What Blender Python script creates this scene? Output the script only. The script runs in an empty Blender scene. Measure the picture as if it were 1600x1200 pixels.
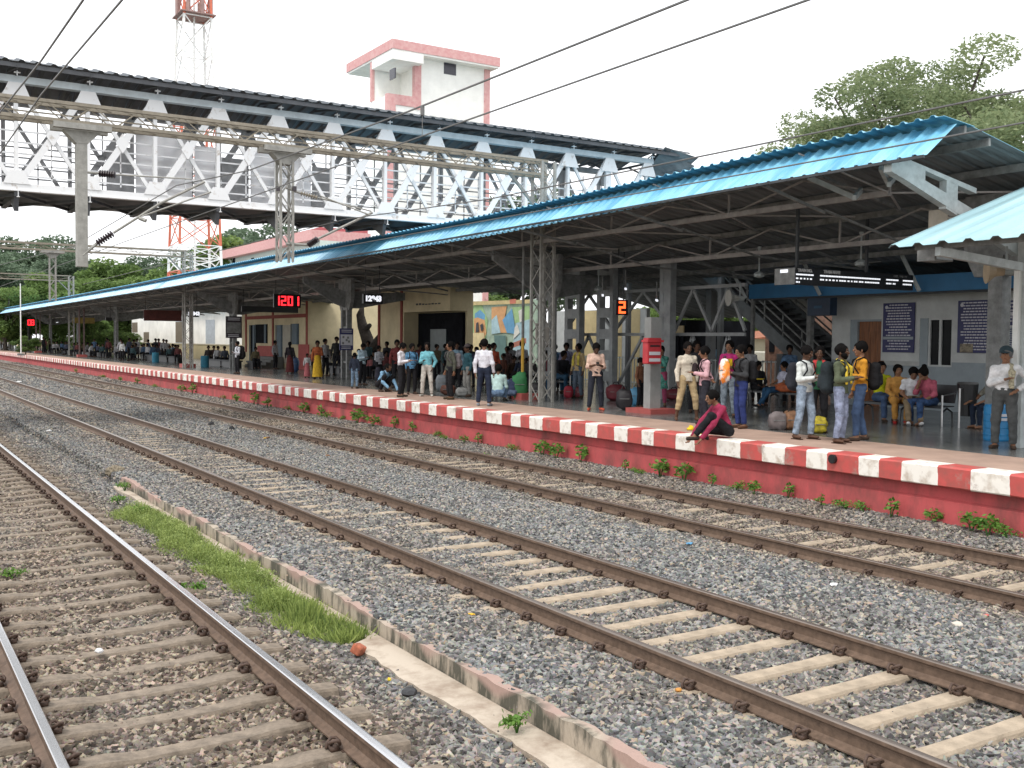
import bpy, math, random
import numpy as np
from mathutils import Vector, Matrix
random.seed(7); rng = np.random.default_rng(7)
sc = bpy.context.scene; COL = sc.collection
PI = math.pi
# ------------------------------------------------------------------ camera, world, sun, exposure
FPX = 1613.2                                   # focal length in pixels of the 1600 wide photograph
YAW, PITCH, ROLL = math.radians(32.13), math.radians(-2.35), math.radians(0.536)
CAMZ = 2.62                                    # eye height above the rail tops; the world's z = 0 is the rail top
F_ = np.array([math.sin(YAW)*math.cos(PITCH), math.cos(YAW)*math.cos(PITCH), math.sin(PITCH)])
r0 = np.cross(F_, [0, 0, 1]); r0 /= np.linalg.norm(r0); u0 = np.cross(r0, F_)
RT = r0*math.cos(ROLL)+u0*math.sin(ROLL); UP = -r0*math.sin(ROLL)+u0*math.cos(ROLL)
cam = bpy.data.cameras.new('camera'); co = bpy.data.objects.new('camera', cam); COL.objects.link(co)
co.matrix_world = Matrix([[RT[0], UP[0], -F_[0], 0], [RT[1], UP[1], -F_[1], 0], [RT[2], UP[2], -F_[2], CAMZ], [0, 0, 0, 1]])
cam.sensor_width = 36; cam.lens = 36*FPX/1600; cam.clip_start = .1; cam.clip_end = 3000
sc.camera = co
w = bpy.data.worlds.new('World'); sc.world = w; w.use_nodes = True
nt = w.node_tree; nt.nodes.clear()
out = nt.nodes.new('ShaderNodeOutputWorld'); bg = nt.nodes.new('ShaderNodeBackground')
sky = nt.nodes.new('ShaderNodeTexSky'); sky.sky_type = 'NISHITA'; sky.sun_disc = False
SUN_EL, SUN_ROT = math.radians(58), math.radians(235)
sky.sun_elevation = SUN_EL; sky.sun_rotation = SUN_ROT; sky.dust_density = 6; sky.air_density = 1.4
mx = nt.nodes.new('ShaderNodeMix'); mx.data_type = 'RGBA'; mx.inputs[0].default_value = .86
mx.inputs[7].default_value = (13.2, 13.3, 13.6, 1)                 # the bright even cloud layer
nt.links.new(sky.outputs[0], mx.inputs[6]); nt.links.new(mx.outputs[2], bg.inputs[0])
bg.inputs[1].default_value = .10
nt.links.new(bg.outputs[0], out.inputs[0])
sun = bpy.data.lights.new('sun', 'SUN'); so = bpy.data.objects.new('sun', sun); COL.objects.link(so)
sun.energy = 1.5; sun.angle = math.radians(16); sun.color = (1, .96, .9)
sd = Vector((math.sin(SUN_ROT)*math.cos(SUN_EL), math.cos(SUN_ROT)*math.cos(SUN_EL), math.sin(SUN_EL)))
so.rotation_euler = sd.to_track_quat('Z', 'Y').to_euler()
sc.view_settings.view_transform = 'Standard'; sc.view_settings.look = 'None'
sc.view_settings.exposure = 0.42; sc.view_settings.gamma = 1

def at(px, py, X=None, Y=None, Z=None):
    "world point seen at a pixel of the 1600x1200 photograph on the plane X=, Y= or Z="
    d = F_+RT*(px-800)/FPX+UP*(600-py)/FPX
    t = X/d[0] if X is not None else Y/d[1] if Y is not None else (Z-CAMZ)/d[2]
    return Vector((d[0]*t, d[1]*t, CAMZ+d[2]*t))

# ------------------------------------------------------------------ materials
def mat(name, col, rough=.7, var=.15, scale=3., bump=0., bscale=30., metal=0., col2=None, stretch=None, emit=None, spec=None, detail=6, thr=None, trans=0):
    m = bpy.data.materials.new(name); m.use_nodes = True; t = m.node_tree; N = t.nodes; L = t.links
    b = N['Principled BSDF']; b.inputs['Roughness'].default_value = rough; b.inputs['Metallic'].default_value = metal
    if spec is not None: b.inputs['Specular IOR Level'].default_value = spec
    tc = N.new('ShaderNodeTexCoord'); mp = N.new('ShaderNodeMapping'); L.new(tc.outputs['Object'], mp.inputs[0])
    if stretch: mp.inputs['Scale'].default_value = stretch
    n = N.new('ShaderNodeTexNoise'); n.inputs['Scale'].default_value = scale; n.inputs['Detail'].default_value = detail; n.inputs['Roughness'].default_value = .65
    L.new(mp.outputs[0], n.inputs[0])
    r = N.new('ShaderNodeValToRGB'); lo, hi = thr or (.32, .68)
    c2 = col2 or tuple(c*(1-var*1.6) for c in col)
    r.color_ramp.elements[0].position = lo; r.color_ramp.elements[1].position = hi
    r.color_ramp.elements[0].color = (*c2, 1); r.color_ramp.elements[1].color = (*[min(1, c*(1+var*.5)) for c in col], 1)
    L.new(n.outputs[0], r.inputs[0]); L.new(r.outputs[0], b.inputs['Base Color'])
    if bump:
        n2 = N.new('ShaderNodeTexNoise'); n2.inputs['Scale'].default_value = bscale; n2.inputs['Detail'].default_value = 4; L.new(mp.outputs[0], n2.inputs[0])
        bp = N.new('ShaderNodeBump'); bp.inputs['Strength'].default_value = bump; bp.inputs['Distance'].default_value = .02
        L.new(n2.outputs[0], bp.inputs['Height']); L.new(bp.outputs[0], b.inputs['Normal'])
    if emit:
        b.inputs['Emission Color'].default_value = (*emit[:3], 1); b.inputs['Emission Strength'].default_value = emit[3]
    if trans:
        b.inputs['Transmission Weight'].default_value = trans
    return m
M = {}
def cm(name, col, **k):
    if name not in M: M[name] = mat(name, col, **k)
    return M[name]

# ------------------------------------------------------------------ mesh helpers
class MB:
    def __init__(s): s.v = []; s.f = []; s.mi = []
    def add(s, vs, fs, mi=0):
        o = len(s.v); s.v += [tuple(v) for v in vs]; s.f += [tuple(i+o for i in f) for f in fs]; s.mi += [mi]*len(fs)
    def box(s, c, d, rz=0, mi=0, m=None):
        x, y, z = d[0]/2, d[1]/2, d[2]/2; cs, sn = math.cos(rz), math.sin(rz)
        vs = [(a*x, b*y, e*z) for e in (-1, 1) for a, b in ((-1, -1), (1, -1), (1, 1), (-1, 1))]
        vs = [(c[0]+v[0]*cs-v[1]*sn, c[1]+v[0]*sn+v[1]*cs, c[2]+v[2]) for v in vs]
        s.add(vs, [(3, 2, 1, 0), (4, 5, 6, 7), (0, 1, 5, 4), (1, 2, 6, 5), (2, 3, 7, 6), (3, 0, 4, 7)], mi)
        return s
    def bb(s, x0, x1, y0, y1, z0, z1, mi=0): return s.box(((x0+x1)/2, (y0+y1)/2, (z0+z1)/2), (abs(x1-x0), abs(y1-y0), abs(z1-z0)), 0, mi)
    def bar(s, a, b, w_, h_, mi=0, upv=(0, 0, 1)):
        a, b = Vector(a), Vector(b); d = (b-a).normalized(); u = Vector(upv)
        if abs(d.dot(u)) > .98: u = Vector((1, 0, 0))
        r = d.cross(u).normalized()*w_/2; u = r.cross(d).normalized()*h_/2
        vs = [p+r*i+u*j for p in (a, b) for i, j in ((-1, -1), (1, -1), (1, 1), (-1, 1))]
        s.add(vs, [(3, 2, 1, 0), (4, 5, 6, 7), (0, 1, 5, 4), (1, 2, 6, 5), (2, 3, 7, 6), (3, 0, 4, 7)], mi); return s
    def tube(s, pts, r, n=6, mi=0, cap=True):
        pts = [Vector(p) for p in pts]; rr = r if isinstance(r, (list, tuple)) else [r]*len(pts); vs = []; fs = []
        pu = None
        for i, p in enumerate(pts):
            d = (pts[min(i+1, len(pts)-1)]-pts[max(i-1, 0)]).normalized()
            u = pu if pu is not None else (Vector((0, 0, 1)) if abs(d.z) < .9 else Vector((1, 0, 0)))
            a = d.cross(u).normalized(); b = a.cross(d).normalized(); pu = b
            for k in range(n):
                t = 2*PI*k/n; vs.append(p+(a*math.cos(t)+b*math.sin(t))*rr[i])
        for i in range(len(pts)-1):
            for k in range(n): fs.append((i*n+k, i*n+(k+1) % n, (i+1)*n+(k+1) % n, (i+1)*n+k))
        if cap: fs += [tuple(range(n))[::-1], tuple((len(pts)-1)*n+k for k in range(n))]
        s.add(vs, fs, mi); return s
    def lathe(s, c, prof, n=16, mi=0):
        vs = []; fs = []
        for r, z in prof:
            for k in range(n): t = 2*PI*k/n; vs.append((c[0]+r*math.cos(t), c[1]+r*math.sin(t), c[2]+z))
        for i in range(len(prof)-1):
            for k in range(n): fs.append((i*n+k, i*n+(k+1) % n, (i+1)*n+(k+1) % n, (i+1)*n+k))
        fs += [tuple(range(n))[::-1], tuple((len(prof)-1)*n+k for k in range(n))]
        s.add(vs, fs, mi); return s
    def sheet(s, poly, th, nrm, mi=0):
        "flat plate from an outline with thickness along nrm"
        n = Vector(nrm)*th; k = len(poly); vs = [Vector(p) for p in poly]+[Vector(p)+n for p in poly]
        fs = [tuple(range(k))[::-1], tuple(range(k, 2*k))]+[(i, (i+1) % k, k+(i+1) % k, k+i) for i in range(k)]
        s.add(vs, fs, mi); return s
    def build(s, name, m, parent=None, smooth=False, local=False, loc=None):
        me = bpy.data.meshes.new(name); me.from_pydata(s.v, [], s.f)
        for mm in (m if isinstance(m, (list, tuple)) else [m]): me.materials.append(mm)
        if any(s.mi): me.polygons.foreach_set('material_index', s.mi)
        if smooth: me.polygons.foreach_set('use_smooth', [True]*len(s.f))
        me.update()
        return link(name, me, parent, local, loc)
def link(name, me, parent=None, local=False, loc=None):
    o = bpy.data.objects.new(name, me); COL.objects.link(o)
    if parent:
        o.parent = parent
        if not local:
            off = Vector((0, 0, 0)); p = parent
            while p: off += p.location; p = p.parent
            o.location = -off
    if loc is not None: o.location = loc
    return o
def tag(o, label=None, cat=None, group=None, kind=None):
    if label: o['label'] = label
    if cat: o['category'] = cat
    if group: o['group'] = group
    if kind: o['kind'] = kind
    return o
def thing(name, label, cat, loc=(0, 0, 0), rz=0, group=None):
    o = bpy.data.objects.new(name, None); COL.objects.link(o); o.location = loc; o.rotation_euler = (0, 0, rz)
    o.empty_display_size = .2
    return tag(o, label, cat, group)
def single(o, label, cat, group=None): return tag(o, label, cat, group)
KIDS = {}
def copy_tree(o, loc, rz=None, label=None, parent=None, group=None):
    c = o.copy(); COL.objects.link(c)
    if parent: c.parent = parent
    else: c.location = loc
    if rz is not None: c.rotation_euler = (0, 0, rz)
    if label: c['label'] = label
    if group: c['group'] = group
    if o.name not in KIDS: KIDS[o.name] = list(o.children)
    for ch in KIDS[o.name]: copy_tree(ch, None, None, None, c)
    return c
def npmesh(name, V, Fq, m, parent=None, smooth=True, local=True, mi=None):
    me = bpy.data.meshes.new(name); V = np.asarray(V, dtype=np.float32); Fq = np.asarray(Fq, dtype=np.int32); k = Fq.shape[1]
    me.vertices.add(len(V)); me.vertices.foreach_set('co', V.ravel())
    me.loops.add(Fq.size); me.loops.foreach_set('vertex_index', Fq.ravel())
    me.polygons.add(len(Fq)); me.polygons.foreach_set('loop_start', np.arange(0, Fq.size, k, dtype=np.int32))
    me.polygons.foreach_set('loop_total', np.full(len(Fq), k, dtype=np.int32))
    for mm in (m if isinstance(m, (list, tuple)) else [m]): me.materials.append(mm)
    if mi is not None: me.polygons.foreach_set('material_index', np.asarray(mi, dtype=np.int32))
    me.polygons.foreach_set('use_smooth', np.full(len(Fq), smooth)); me.update(calc_edges=True)
    return link(name, me, parent, local)
def text(s, size, m, name='lettering', ext=.004, bold=0, align='CENTER', spacing=1.):
    cu = bpy.data.curves.new(name, 'FONT'); cu.body = s; cu.size = size; cu.extrude = ext; cu.offset = bold; cu.align_x = align; cu.align_y = 'CENTER'
    cu.space_character = spacing
    o = bpy.data.objects.new('tmp_text', cu); COL.objects.link(o)
    dg = bpy.context.evaluated_depsgraph_get(); me = bpy.data.meshes.new_from_object(o.evaluated_get(dg))
    bpy.data.objects.remove(o); me.materials.clear(); me.materials.append(m); me.name = name
    return me
def put_text(s, size, m, c, facing, parent, name='lettering', **k):
    "text mesh centred at world point c, reading towards the direction facing (an angle in the xy plane)"
    me = text(s, size, m, name, **k)
    me.transform(Matrix.Translation(Vector(c)) @ Matrix.Rotation(facing+PI/2, 4, 'Z') @ Matrix.Rotation(PI/2, 4, 'X'))
    return link(name, me, parent)
# ------------------------------------------------------------------ ground, ballast, rails, sleepers
PX, PZ, FX = 13.5, .84, 15.7                   # platform edge x, platform height, start of the polished floor
FAR = 260
def stone_mat(name, island=True):
    m = bpy.data.materials.new(name); m.use_nodes = True; t = m.node_tree; N = t.nodes; L = t.links; b = N['Principled BSDF']
    b.inputs['Roughness'].default_value = .85; b.inputs['Specular IOR Level'].default_value = .25
    oi = N.new('ShaderNodeObjectInfo'); g = N.new('ShaderNodeNewGeometry'); tc = N.new('ShaderNodeTexCoord')
    ramp = N.new('ShaderNodeValToRGB'); cr = ramp.color_ramp
    cols = [(0, (.042, .043, .044)), (.3, (.115, .118, .118)), (.6, (.185, .188, .185)), (.85, (.29, .288, .272)), (.95, (.30, .24, .18)), (1, (.42, .40, .36))]
    cr.elements[0].position = 0; cr.elements[1].position = 1
    cr.elements[0].color = (*cols[0][1], 1); cr.elements[1].color = (*cols[-1][1], 1)
    for p, c in cols[1:-1]: e = cr.elements.new(p); e.color = (*c, 1)
    warm = N.new('ShaderNodeValToRGB'); cr = warm.color_ramp
    cols = [(0, (.042, .033, .026)), (.35, (.105, .083, .065)), (.7, (.185, .15, .118)), (1, (.36, .30, .235))]
    cr.elements[0].position = 0; cr.elements[1].position = 1
    cr.elements[0].color = (*cols[0][1], 1); cr.elements[1].color = (*cols[-1][1], 1)
    for p, c in cols[1:-1]: e = cr.elements.new(p); e.color = (*c, 1)
    if island: L.new(oi.outputs['Random'], ramp.inputs[0]); L.new(oi.outputs['Random'], warm.inputs[0])
    else:
        v = N.new('ShaderNodeTexVoronoi'); v.inputs['Scale'].default_value = 17; L.new(tc.outputs['Object'], v.inputs[0])
        s = N.new('ShaderNodeSeparateColor'); L.new(v.outputs['Color'], s.inputs[0]); L.new(s.outputs[0], ramp.inputs[0]); L.new(s.outputs[0], warm.inputs[0])
        bp = N.new('ShaderNodeBump'); bp.inputs['Distance'].default_value = .03; bp.inputs['Strength'].default_value = .9; bp.invert = True
        L.new(v.outputs['Distance'], bp.inputs['Height']); L.new(bp.outputs[0], b.inputs['Normal'])
    # brown dirt under and around the first and the platform track, clean grey chippings elsewhere
    sp = N.new('ShaderNodeSeparateXYZ'); L.new(g.outputs['Position'], sp.inputs[0])
    n = N.new('ShaderNodeTexNoise'); n.inputs['Scale'].default_value = .9; L.new(g.outputs['Position'], n.inputs[0])
    f = N.new('ShaderNodeFloatCurve'); c = f.mapping.curves[0]
    mr = N.new('ShaderNodeMath'); mr.operation = 'DIVIDE'; mr.inputs[1].default_value = 14; L.new(sp.outputs[0], mr.inputs[0])
    pts = [(0, .95), (3.0/14, .9), (4.3/14, .12), (5.6/14, .35), (6.6/14, .3), (7.4/14, .35), (8.2/14, .05), (9.8/14, .15), (10.6/14, .75), (12/14, .75), (12.8/14, .45), (1, .6)]
    c.points[0].location = pts[0]; c.points[1].location = pts[-1]
    for p in pts[1:-1]: c.points.new(*p)
    f.mapping.update(); L.new(mr.outputs[0], f.inputs['Value'])
    ad = N.new('ShaderNodeMath'); ad.operation = 'ADD'; ad.use_clamp = True
    sb = N.new('ShaderNodeMath'); sb.operation = 'MULTIPLY_ADD'; sb.inputs[1].default_value = 1.3; sb.inputs[2].default_value = -.65; L.new(n.outputs[0], sb.inputs[0])
    L.new(f.outputs[0], ad.inputs[0]); L.new(sb.outputs[0], ad.inputs[1])
    mix = N.new('ShaderNodeMix'); mix.data_type = 'RGBA'; L.new(ad.outputs[0], mix.inputs[0]); L.new(ramp.outputs[0], mix.inputs[6]); L.new(warm.outputs[0], mix.inputs[7])
    n2 = N.new('ShaderNodeTexNoise'); n2.inputs['Scale'].default_value = 40; L.new(g.outputs['Position'], n2.inputs[0])
    mm = N.new('ShaderNodeMix'); mm.data_type = 'RGBA'; mm.blend_type = 'MULTIPLY'; mm.inputs[0].default_value = .5
    L.new(mix.outputs[2], mm.inputs[6]); L.new(n2.outputs['Color'], mm.inputs[7])
    hs = N.new('ShaderNodeHueSaturation'); hs.inputs['Value'].default_value = 1.38; hs.inputs['Saturation'].default_value = 1.05; L.new(mm.outputs[2], hs.inputs['Color'])
    L.new(hs.outputs[0], b.inputs['Base Color'])
    return m
m_stone = stone_mat('ballast_stone'); m_bed = stone_mat('ballast_bed_texture', False)
PROF = [(-3, -.26), (.55, -.235), (1.9, -.225), (3.2, -.245), (3.7, -.285), (3.95, -.31), (4.27, -.31), (4.271, -.13), (4.7, -.12), (5.2, -.17), (5.6, -.20), (5.95, -.215), (6.3, -.232), (7.35, -.232), (7.7, -.20), (8.0, -.18), (8.9, -.13), (9.8, -.17), (10.3, -.195), (10.6, -.222), (11.3, -.228), (12.1, -.225), (12.4, -.2), (12.6, -.185), (13.0, -.12), (13.3, -.06), (13.7, -.05)]
def bedz(x):
    for (a, za), (b, zb) in zip(PROF, PROF[1:]):
        if a <= x <= b: return za+(zb-za)*(x-a)/(b-a)
    return -.2
def bed(y0, y1, dx, dy, name, skip_drain=True):
    xs = sorted(set([p[0] for p in PROF]+list(np.arange(-3, 13.7, dx)))); ys = list(np.arange(y0, y1+dy/2, dy)); V = []; Fc = []
    for y in ys:
        for x in xs:
            zb_ = bedz(x)
            if 5.9 < x < 12.3: zb_ = max(zb_, -.220+min(1, max(0, y-5)/7)*.031-(.012 if 6.6 < x < 7.5 and y < 14 else 0)+.006*math.sin(y*1.9+x*2))
            if 1.1 < x < 2.7 and y > 11: zb_ += min(1, (y-11)/12)*.022
            V.append((x, y, zb_+.014*math.sin(x*3.1+y*1.7)*math.sin(y*2.3-x)+(.01*random.uniform(-1, 1) if dx < .5 else 0)))
    k = len(xs)
    for j in range(len(ys)-1):
        for i in range(k-1): Fc.append((j*k+i, j*k+i+1, (j+1)*k+i+1, (j+1)*k+i))
    return npmesh(name, V, Fc, m_bed, smooth=False)
def scatter(o, dens, smin, smax, seed, seg=1):
    "stones: a geometry-nodes modifier that sets six rough stone shapes on the bed"
    ng = bpy.data.node_groups.new('scatter_stones', 'GeometryNodeTree')
    ng.interface.new_socket('Geometry', in_out='INPUT', socket_type='NodeSocketGeometry'); ng.interface.new_socket('Geometry', in_out='OUTPUT', socket_type='NodeSocketGeometry')
    N = ng.nodes; L = ng.links; gi = N.new('NodeGroupInput'); go = N.new('NodeGroupOutput')
    dp = N.new('GeometryNodeDistributePointsOnFaces'); dp.distribute_method = 'RANDOM'; dp.inputs['Density'].default_value = dens; dp.inputs['Seed'].default_value = seed
    L.new(gi.outputs[0], dp.inputs[0])
    g2i = N.new('GeometryNodeGeometryToInstance')
    for k in range(6):
        ic = N.new('GeometryNodeMeshIcoSphere'); ic.inputs['Radius'].default_value = 1; ic.inputs['Subdivisions'].default_value = 2 if seg == 2 else 1
        sp = N.new('GeometryNodeSetPosition'); nz = N.new('ShaderNodeTexWhiteNoise'); nz.noise_dimensions = '4D'; nz.inputs['W'].default_value = k*3.7+1
        ps = N.new('GeometryNodeInputPosition'); L.new(ps.outputs[0], nz.inputs['Vector'])
        ma = N.new('ShaderNodeVectorMath'); ma.operation = 'MULTIPLY_ADD'; ma.inputs[1].default_value = (.75,)*3; ma.inputs[2].default_value = (-.375,)*3
        L.new(nz.outputs['Color'], ma.inputs[0]); L.new(ic.outputs[0], sp.inputs['Geometry']); L.new(ma.outputs[0], sp.inputs['Offset'])
        tr = N.new('GeometryNodeTransform'); tr.inputs['Scale'].default_value = [(1.35, .85, .7), (1.1, 1, .6), (1.5, .7, .6), (1, 1, .85), (1.2, .75, .9), (.9, 1.3, .55)][k]
        L.new(sp.outputs[0], tr.inputs[0]); sm = N.new('GeometryNodeSetMaterial'); sm.inputs['Material'].default_value = m_stone; L.new(tr.outputs[0], sm.inputs[0])
        L.new(sm.outputs[0], g2i.inputs[0])
    ip = N.new('GeometryNodeInstanceOnPoints'); ip.inputs['Pick Instance'].default_value = True
    L.new(dp.outputs['Points'], ip.inputs['Points']); L.new(g2i.outputs[0], ip.inputs['Instance'])
    rr = N.new('FunctionNodeRandomValue'); rr.data_type = 'INT'; 
    for s_ in rr.inputs:
        if s_.type == 'INT' and s_.name == 'Max': s_.default_value = 5
    L.new([q for q in rr.outputs if q.type == 'INT'][0], ip.inputs['Instance Index'])
    rv = N.new('FunctionNodeRandomValue'); rv.data_type = 'FLOAT_VECTOR'; rv.inputs['Max'].default_value = (.75, .75, 6.28); rv.inputs['Min'].default_value = (-.75, -.75, 0)
    L.new(rv.outputs[0], ip.inputs['Rotation'])
    rs = N.new('FunctionNodeRandomValue'); rs.data_type = 'FLOAT'
    fl = [s_ for s_ in rs.inputs if s_.type == 'VALUE']; fl[0].default_value = smin; fl[1].default_value = smax; rs.inputs['Seed'].default_value = 5
    L.new([q for q in rs.outputs if q.type == 'VALUE'][0], ip.inputs['Scale'])
    jn = N.new('GeometryNodeJoinGeometry'); L.new(ip.outputs[0], jn.inputs[0]); L.new(gi.outputs[0], jn.inputs[0]); L.new(jn.outputs[0], go.inputs[0])
    md = o.modifiers.new('stones', 'NODES'); md.node_group = ng
for i, (a, b, dx, dy, dn, s0, s1, sg) in enumerate([(3, 15, .3, .3, 900, .017, .040, 1), (15, 30, .4, .5, 620, .02, .038, 1), (30, 60, 1, 1, 260, .028, .05, 1), (60, 120, 2, 2, 60, .05, .085, 1)]):
    o = bed(a, b, dx, dy, 'ballast'); scatter(o, dn, s0, s1, i, sg)
    tag(o, ['grey and brown crushed stone ballast nearest the viewer', 'crushed stone ballast alongside the row of platform weeds', 'crushed stone ballast under the footbridge', 'crushed stone ballast far down the tracks'][i], 'ballast', None, 'stuff')
tag(bed(120, FAR, 3, 10, 'ballast_bed'), kind='structure')
g = MB(); g.bb(-400, 900, -60, 1500, -.9, -.62); tag(g.build('ground', cm('ground_soil', (.16, .15, .09), var=.3, scale=.3)), kind='structure')
g = MB(); g.bb(30.5, 700, -30, 900, -.5, .78); tag(g.build('forecourt_ground', cm('forecourt', (.30, .27, .22), var=.25, scale=.4)), kind='structure')

# rails
m_rust = cm('rail_rust', (.155, .105, .075), rough=.65, var=.25, scale=14, bump=.15, bscale=90, spec=.3)
m_shine = cm('rail_polished', (.62, .62, .63), rough=.2, var=.04, scale=2, metal=1., stretch=(8, .3, 8), detail=2)
m_dull = cm('rail_dull_top', (.30, .25, .215), rough=.34, var=.2, scale=2, metal=.85, stretch=(30, .3, 30))
RP = [(-.068, -.172), (.068, -.172), (.068, -.160), (.022, -.142), (.0085, -.130), (.0085, -.052), (.03, -.040), (.0335, -.034), (.0335, -.008), (.028, -.001), (.018, .0)]
RP = RP+[(-x, z) for x, z in RP[::-1][:-1]][:-1] if False else RP+[(-x, z) for x, z in RP[:1:-1]]
def rail(x, top, label):
    ys = [1.0, 60, FAR]; V = []; Fc = []; k = len(RP); mi = []
    b = MB()
    for y in ys: b.v += [(x+px, y, pz) for px, pz in RP]
    for j in range(len(ys)-1):
        for i in range(k):
            b.f.append((j*k+i, j*k+(i+1) % k, (j+1)*k+(i+1) % k, (j+1)*k+i))
            za, zb = RP[i][1], RP[(i+1) % k][1]; b.mi.append(1 if min(za, zb) > (-.009 if top is m_dull else -.02) else 0)
    b.f.append(tuple(range(k))); b.mi.append(0)
    o = b.build('rail', [m_rust, top]); tag(o, label, 'rail', 'railway rails')
RX = [1.0, 2.79, 5.72, 7.51, 10.36, 12.2]
for x, t, l in zip(RX, [m_shine, m_shine, m_dull, m_dull, m_dull, m_dull], ['bright worn left rail in the bottom left corner', 'bright worn rail beside the grass strip', 'brown rail of the middle track beside the drain side ballast', 'brown rail of the middle track on its platform side', 'brown rail of the platform track on the side away from the platform', 'brown rail closest to the red platform wall']): rail(x, t, l)

# sleepers
m_slA = cm('sleeper_concrete_old', (.235, .19, .145), rough=.9, var=.3, scale=9, bump=.35, bscale=60)
m_slB = cm('sleeper_concrete_pale', (.40, .325, .24), rough=.9, var=.2, scale=7, bump=.3, bscale=60)
m_clip = cm('clip_rust', (.085, .05, .035), rough=.7, var=.3, scale=60)
def sleeper_mesh(m):
    b = MB(); L_, n = 2.62, 14; vs = []; fs = []
    for i in range(n+1):
        x = -L_/2+L_*i/n; u = abs(x)/(L_/2)
        zt = -.172-(.03*(1-min(1, abs(u-.66)/.5)**2) if False else 0)-(.022 if u < .35 and m is m_slA else 0)-(.012 if u > .93 else 0)
        wt = .085-.012*(u < .35); wb = .125
        for yy, zz in ((-wb, -.36), (wb, -.36), (wt+.012, zt-.02), (wt, zt), (-wt, zt), (-wt-.012, zt-.02)): vs.append((x, yy, zz))
    for i in range(n):
        for k in range(6): fs.append((i*6+k, (i+1)*6+k, (i+1)*6+(k+1) % 6, i*6+(k+1) % 6))
    fs += [(0, 1, 2, 3, 4, 5)[::-1], tuple(n*6+k for k in range(6))]
    b.add(vs, fs); return b
def clip_mb(sx):
    b = MB(); P = [(.16, .03, -.165), (.15, .045, -.14), (.115, .05, -.118), (.085, .045, -.122), (.075, .02, -.132), (.085, -.02, -.138), (.1, -.045, -.12), (.125, -.05, -.105), (.15, -.035, -.112), (.155, 0, -.13), (.13, .012, -.14)]
    b.tube([(sx*x, y*1.15, -.165+(z+.165)*1.35) for x, y, z in P], .012, 6); b.bb(sx*.09, sx*.15, -.03, .03, -.172, -.14); return b
GA = (RX[1]-RX[0])/2
def make_sleeper(m, clips, loc, label, group):
    t = thing('sleeper', label, 'sleeper', loc, 0, group); sleeper_mesh(m).build('concrete_beam', m, t, local=True)
    if clips:
        for rx in (-GA, GA):
            for s in (-1, 1): clip_mb(s).build('rail_clip', m_clip, t, local=True, loc=(rx, 0, 0), smooth=True)
            bp = MB(); bp.bb(rx-.085, rx+.085, -.07, .07, -.1725, -.166); bp.build('rail_pad', m_clip, t, local=True)
    return t
for (xa, xb, m, y0, lab, ph) in [(RX[0], RX[1], m_slA, 3.3, 'weathered concrete sleeper under the bright rails of the nearest track', .1), (RX[2], RX[3], m_slB, 2.6, 'pale tan concrete sleeper under the middle track', .2), (RX[4], RX[5], m_slB, 4.6, 'pale concrete sleeper under the track next to the platform', .3)]:
    cx = (xa+xb)/2; grp = {m_slA: 'sleepers of the nearest track', m_slB: 'sleepers of the middle track'}[m] if cx < 9 else 'sleepers of the platform track'
    src = make_sleeper(m, True, (cx, y0, 0), lab, grp); far = None; y = y0
    for i in range(1, 96):
        y = y0+i*(.64 if cx < 3 else .6)+random.uniform(-.015, .015)
        if y < 30: c = copy_tree(src, (cx, y, random.uniform(-.006, .004)))
        else:
            if far is None:
                far = sleeper_mesh(m).build('sleeper', m, loc=(cx, y, 0)); tag(far, lab, 'sleeper', grp)
            else:
                c = far.copy(); COL.objects.link(c); c.location = (cx, y, 0)
fb = MB()
for cx in (1.9, 6.6, 11.3):
    y = 62.
    while y < 130: fb.box((cx, y, -.25), (2.6, .2, .15)); y += .6
tag(fb.build('distant_sleepers', m_slA), 'run of concrete sleepers far down all three tracks', 'sleepers', None, 'stuff')

# drain between the first two tracks
m_slab = cm('drain_slab', (.42, .36, .29), rough=.9, var=.22, scale=2.8, bump=.4, bscale=30, col2=(.25, .19, .14), thr=(.3, .55), detail=10)
dr = thing('drain', 'broken concrete drain with mossy stained wall between the two nearest tracks', 'drain', (3.9, 5, -.3))
b = MB(); ys = np.arange(2.5, 21, .12); vs = []; fs = []
for j, y in enumerate(ys):
    e = 3.88+.03*math.sin(y*2.2)+random.uniform(-.02, .02)
    xr = 4.21
    if y > 9.0: e = 4.06+.03*math.sin(y*3)
    for x, z in ((e+.02, -.5), (e, -.255), (xr, -.25), (xr+.004, -.5)): vs.append((x, y, z))
for j in range(len(ys)-1):
    for k in range(3): fs.append((j*4+k, j*4+k+1, (j+1)*4+k+1, (j+1)*4+k))
b.add(vs, fs); b.f.append((0, 1, 2, 3)); b.mi.append(0); b.build('ledge', m_slab, dr)
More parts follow.
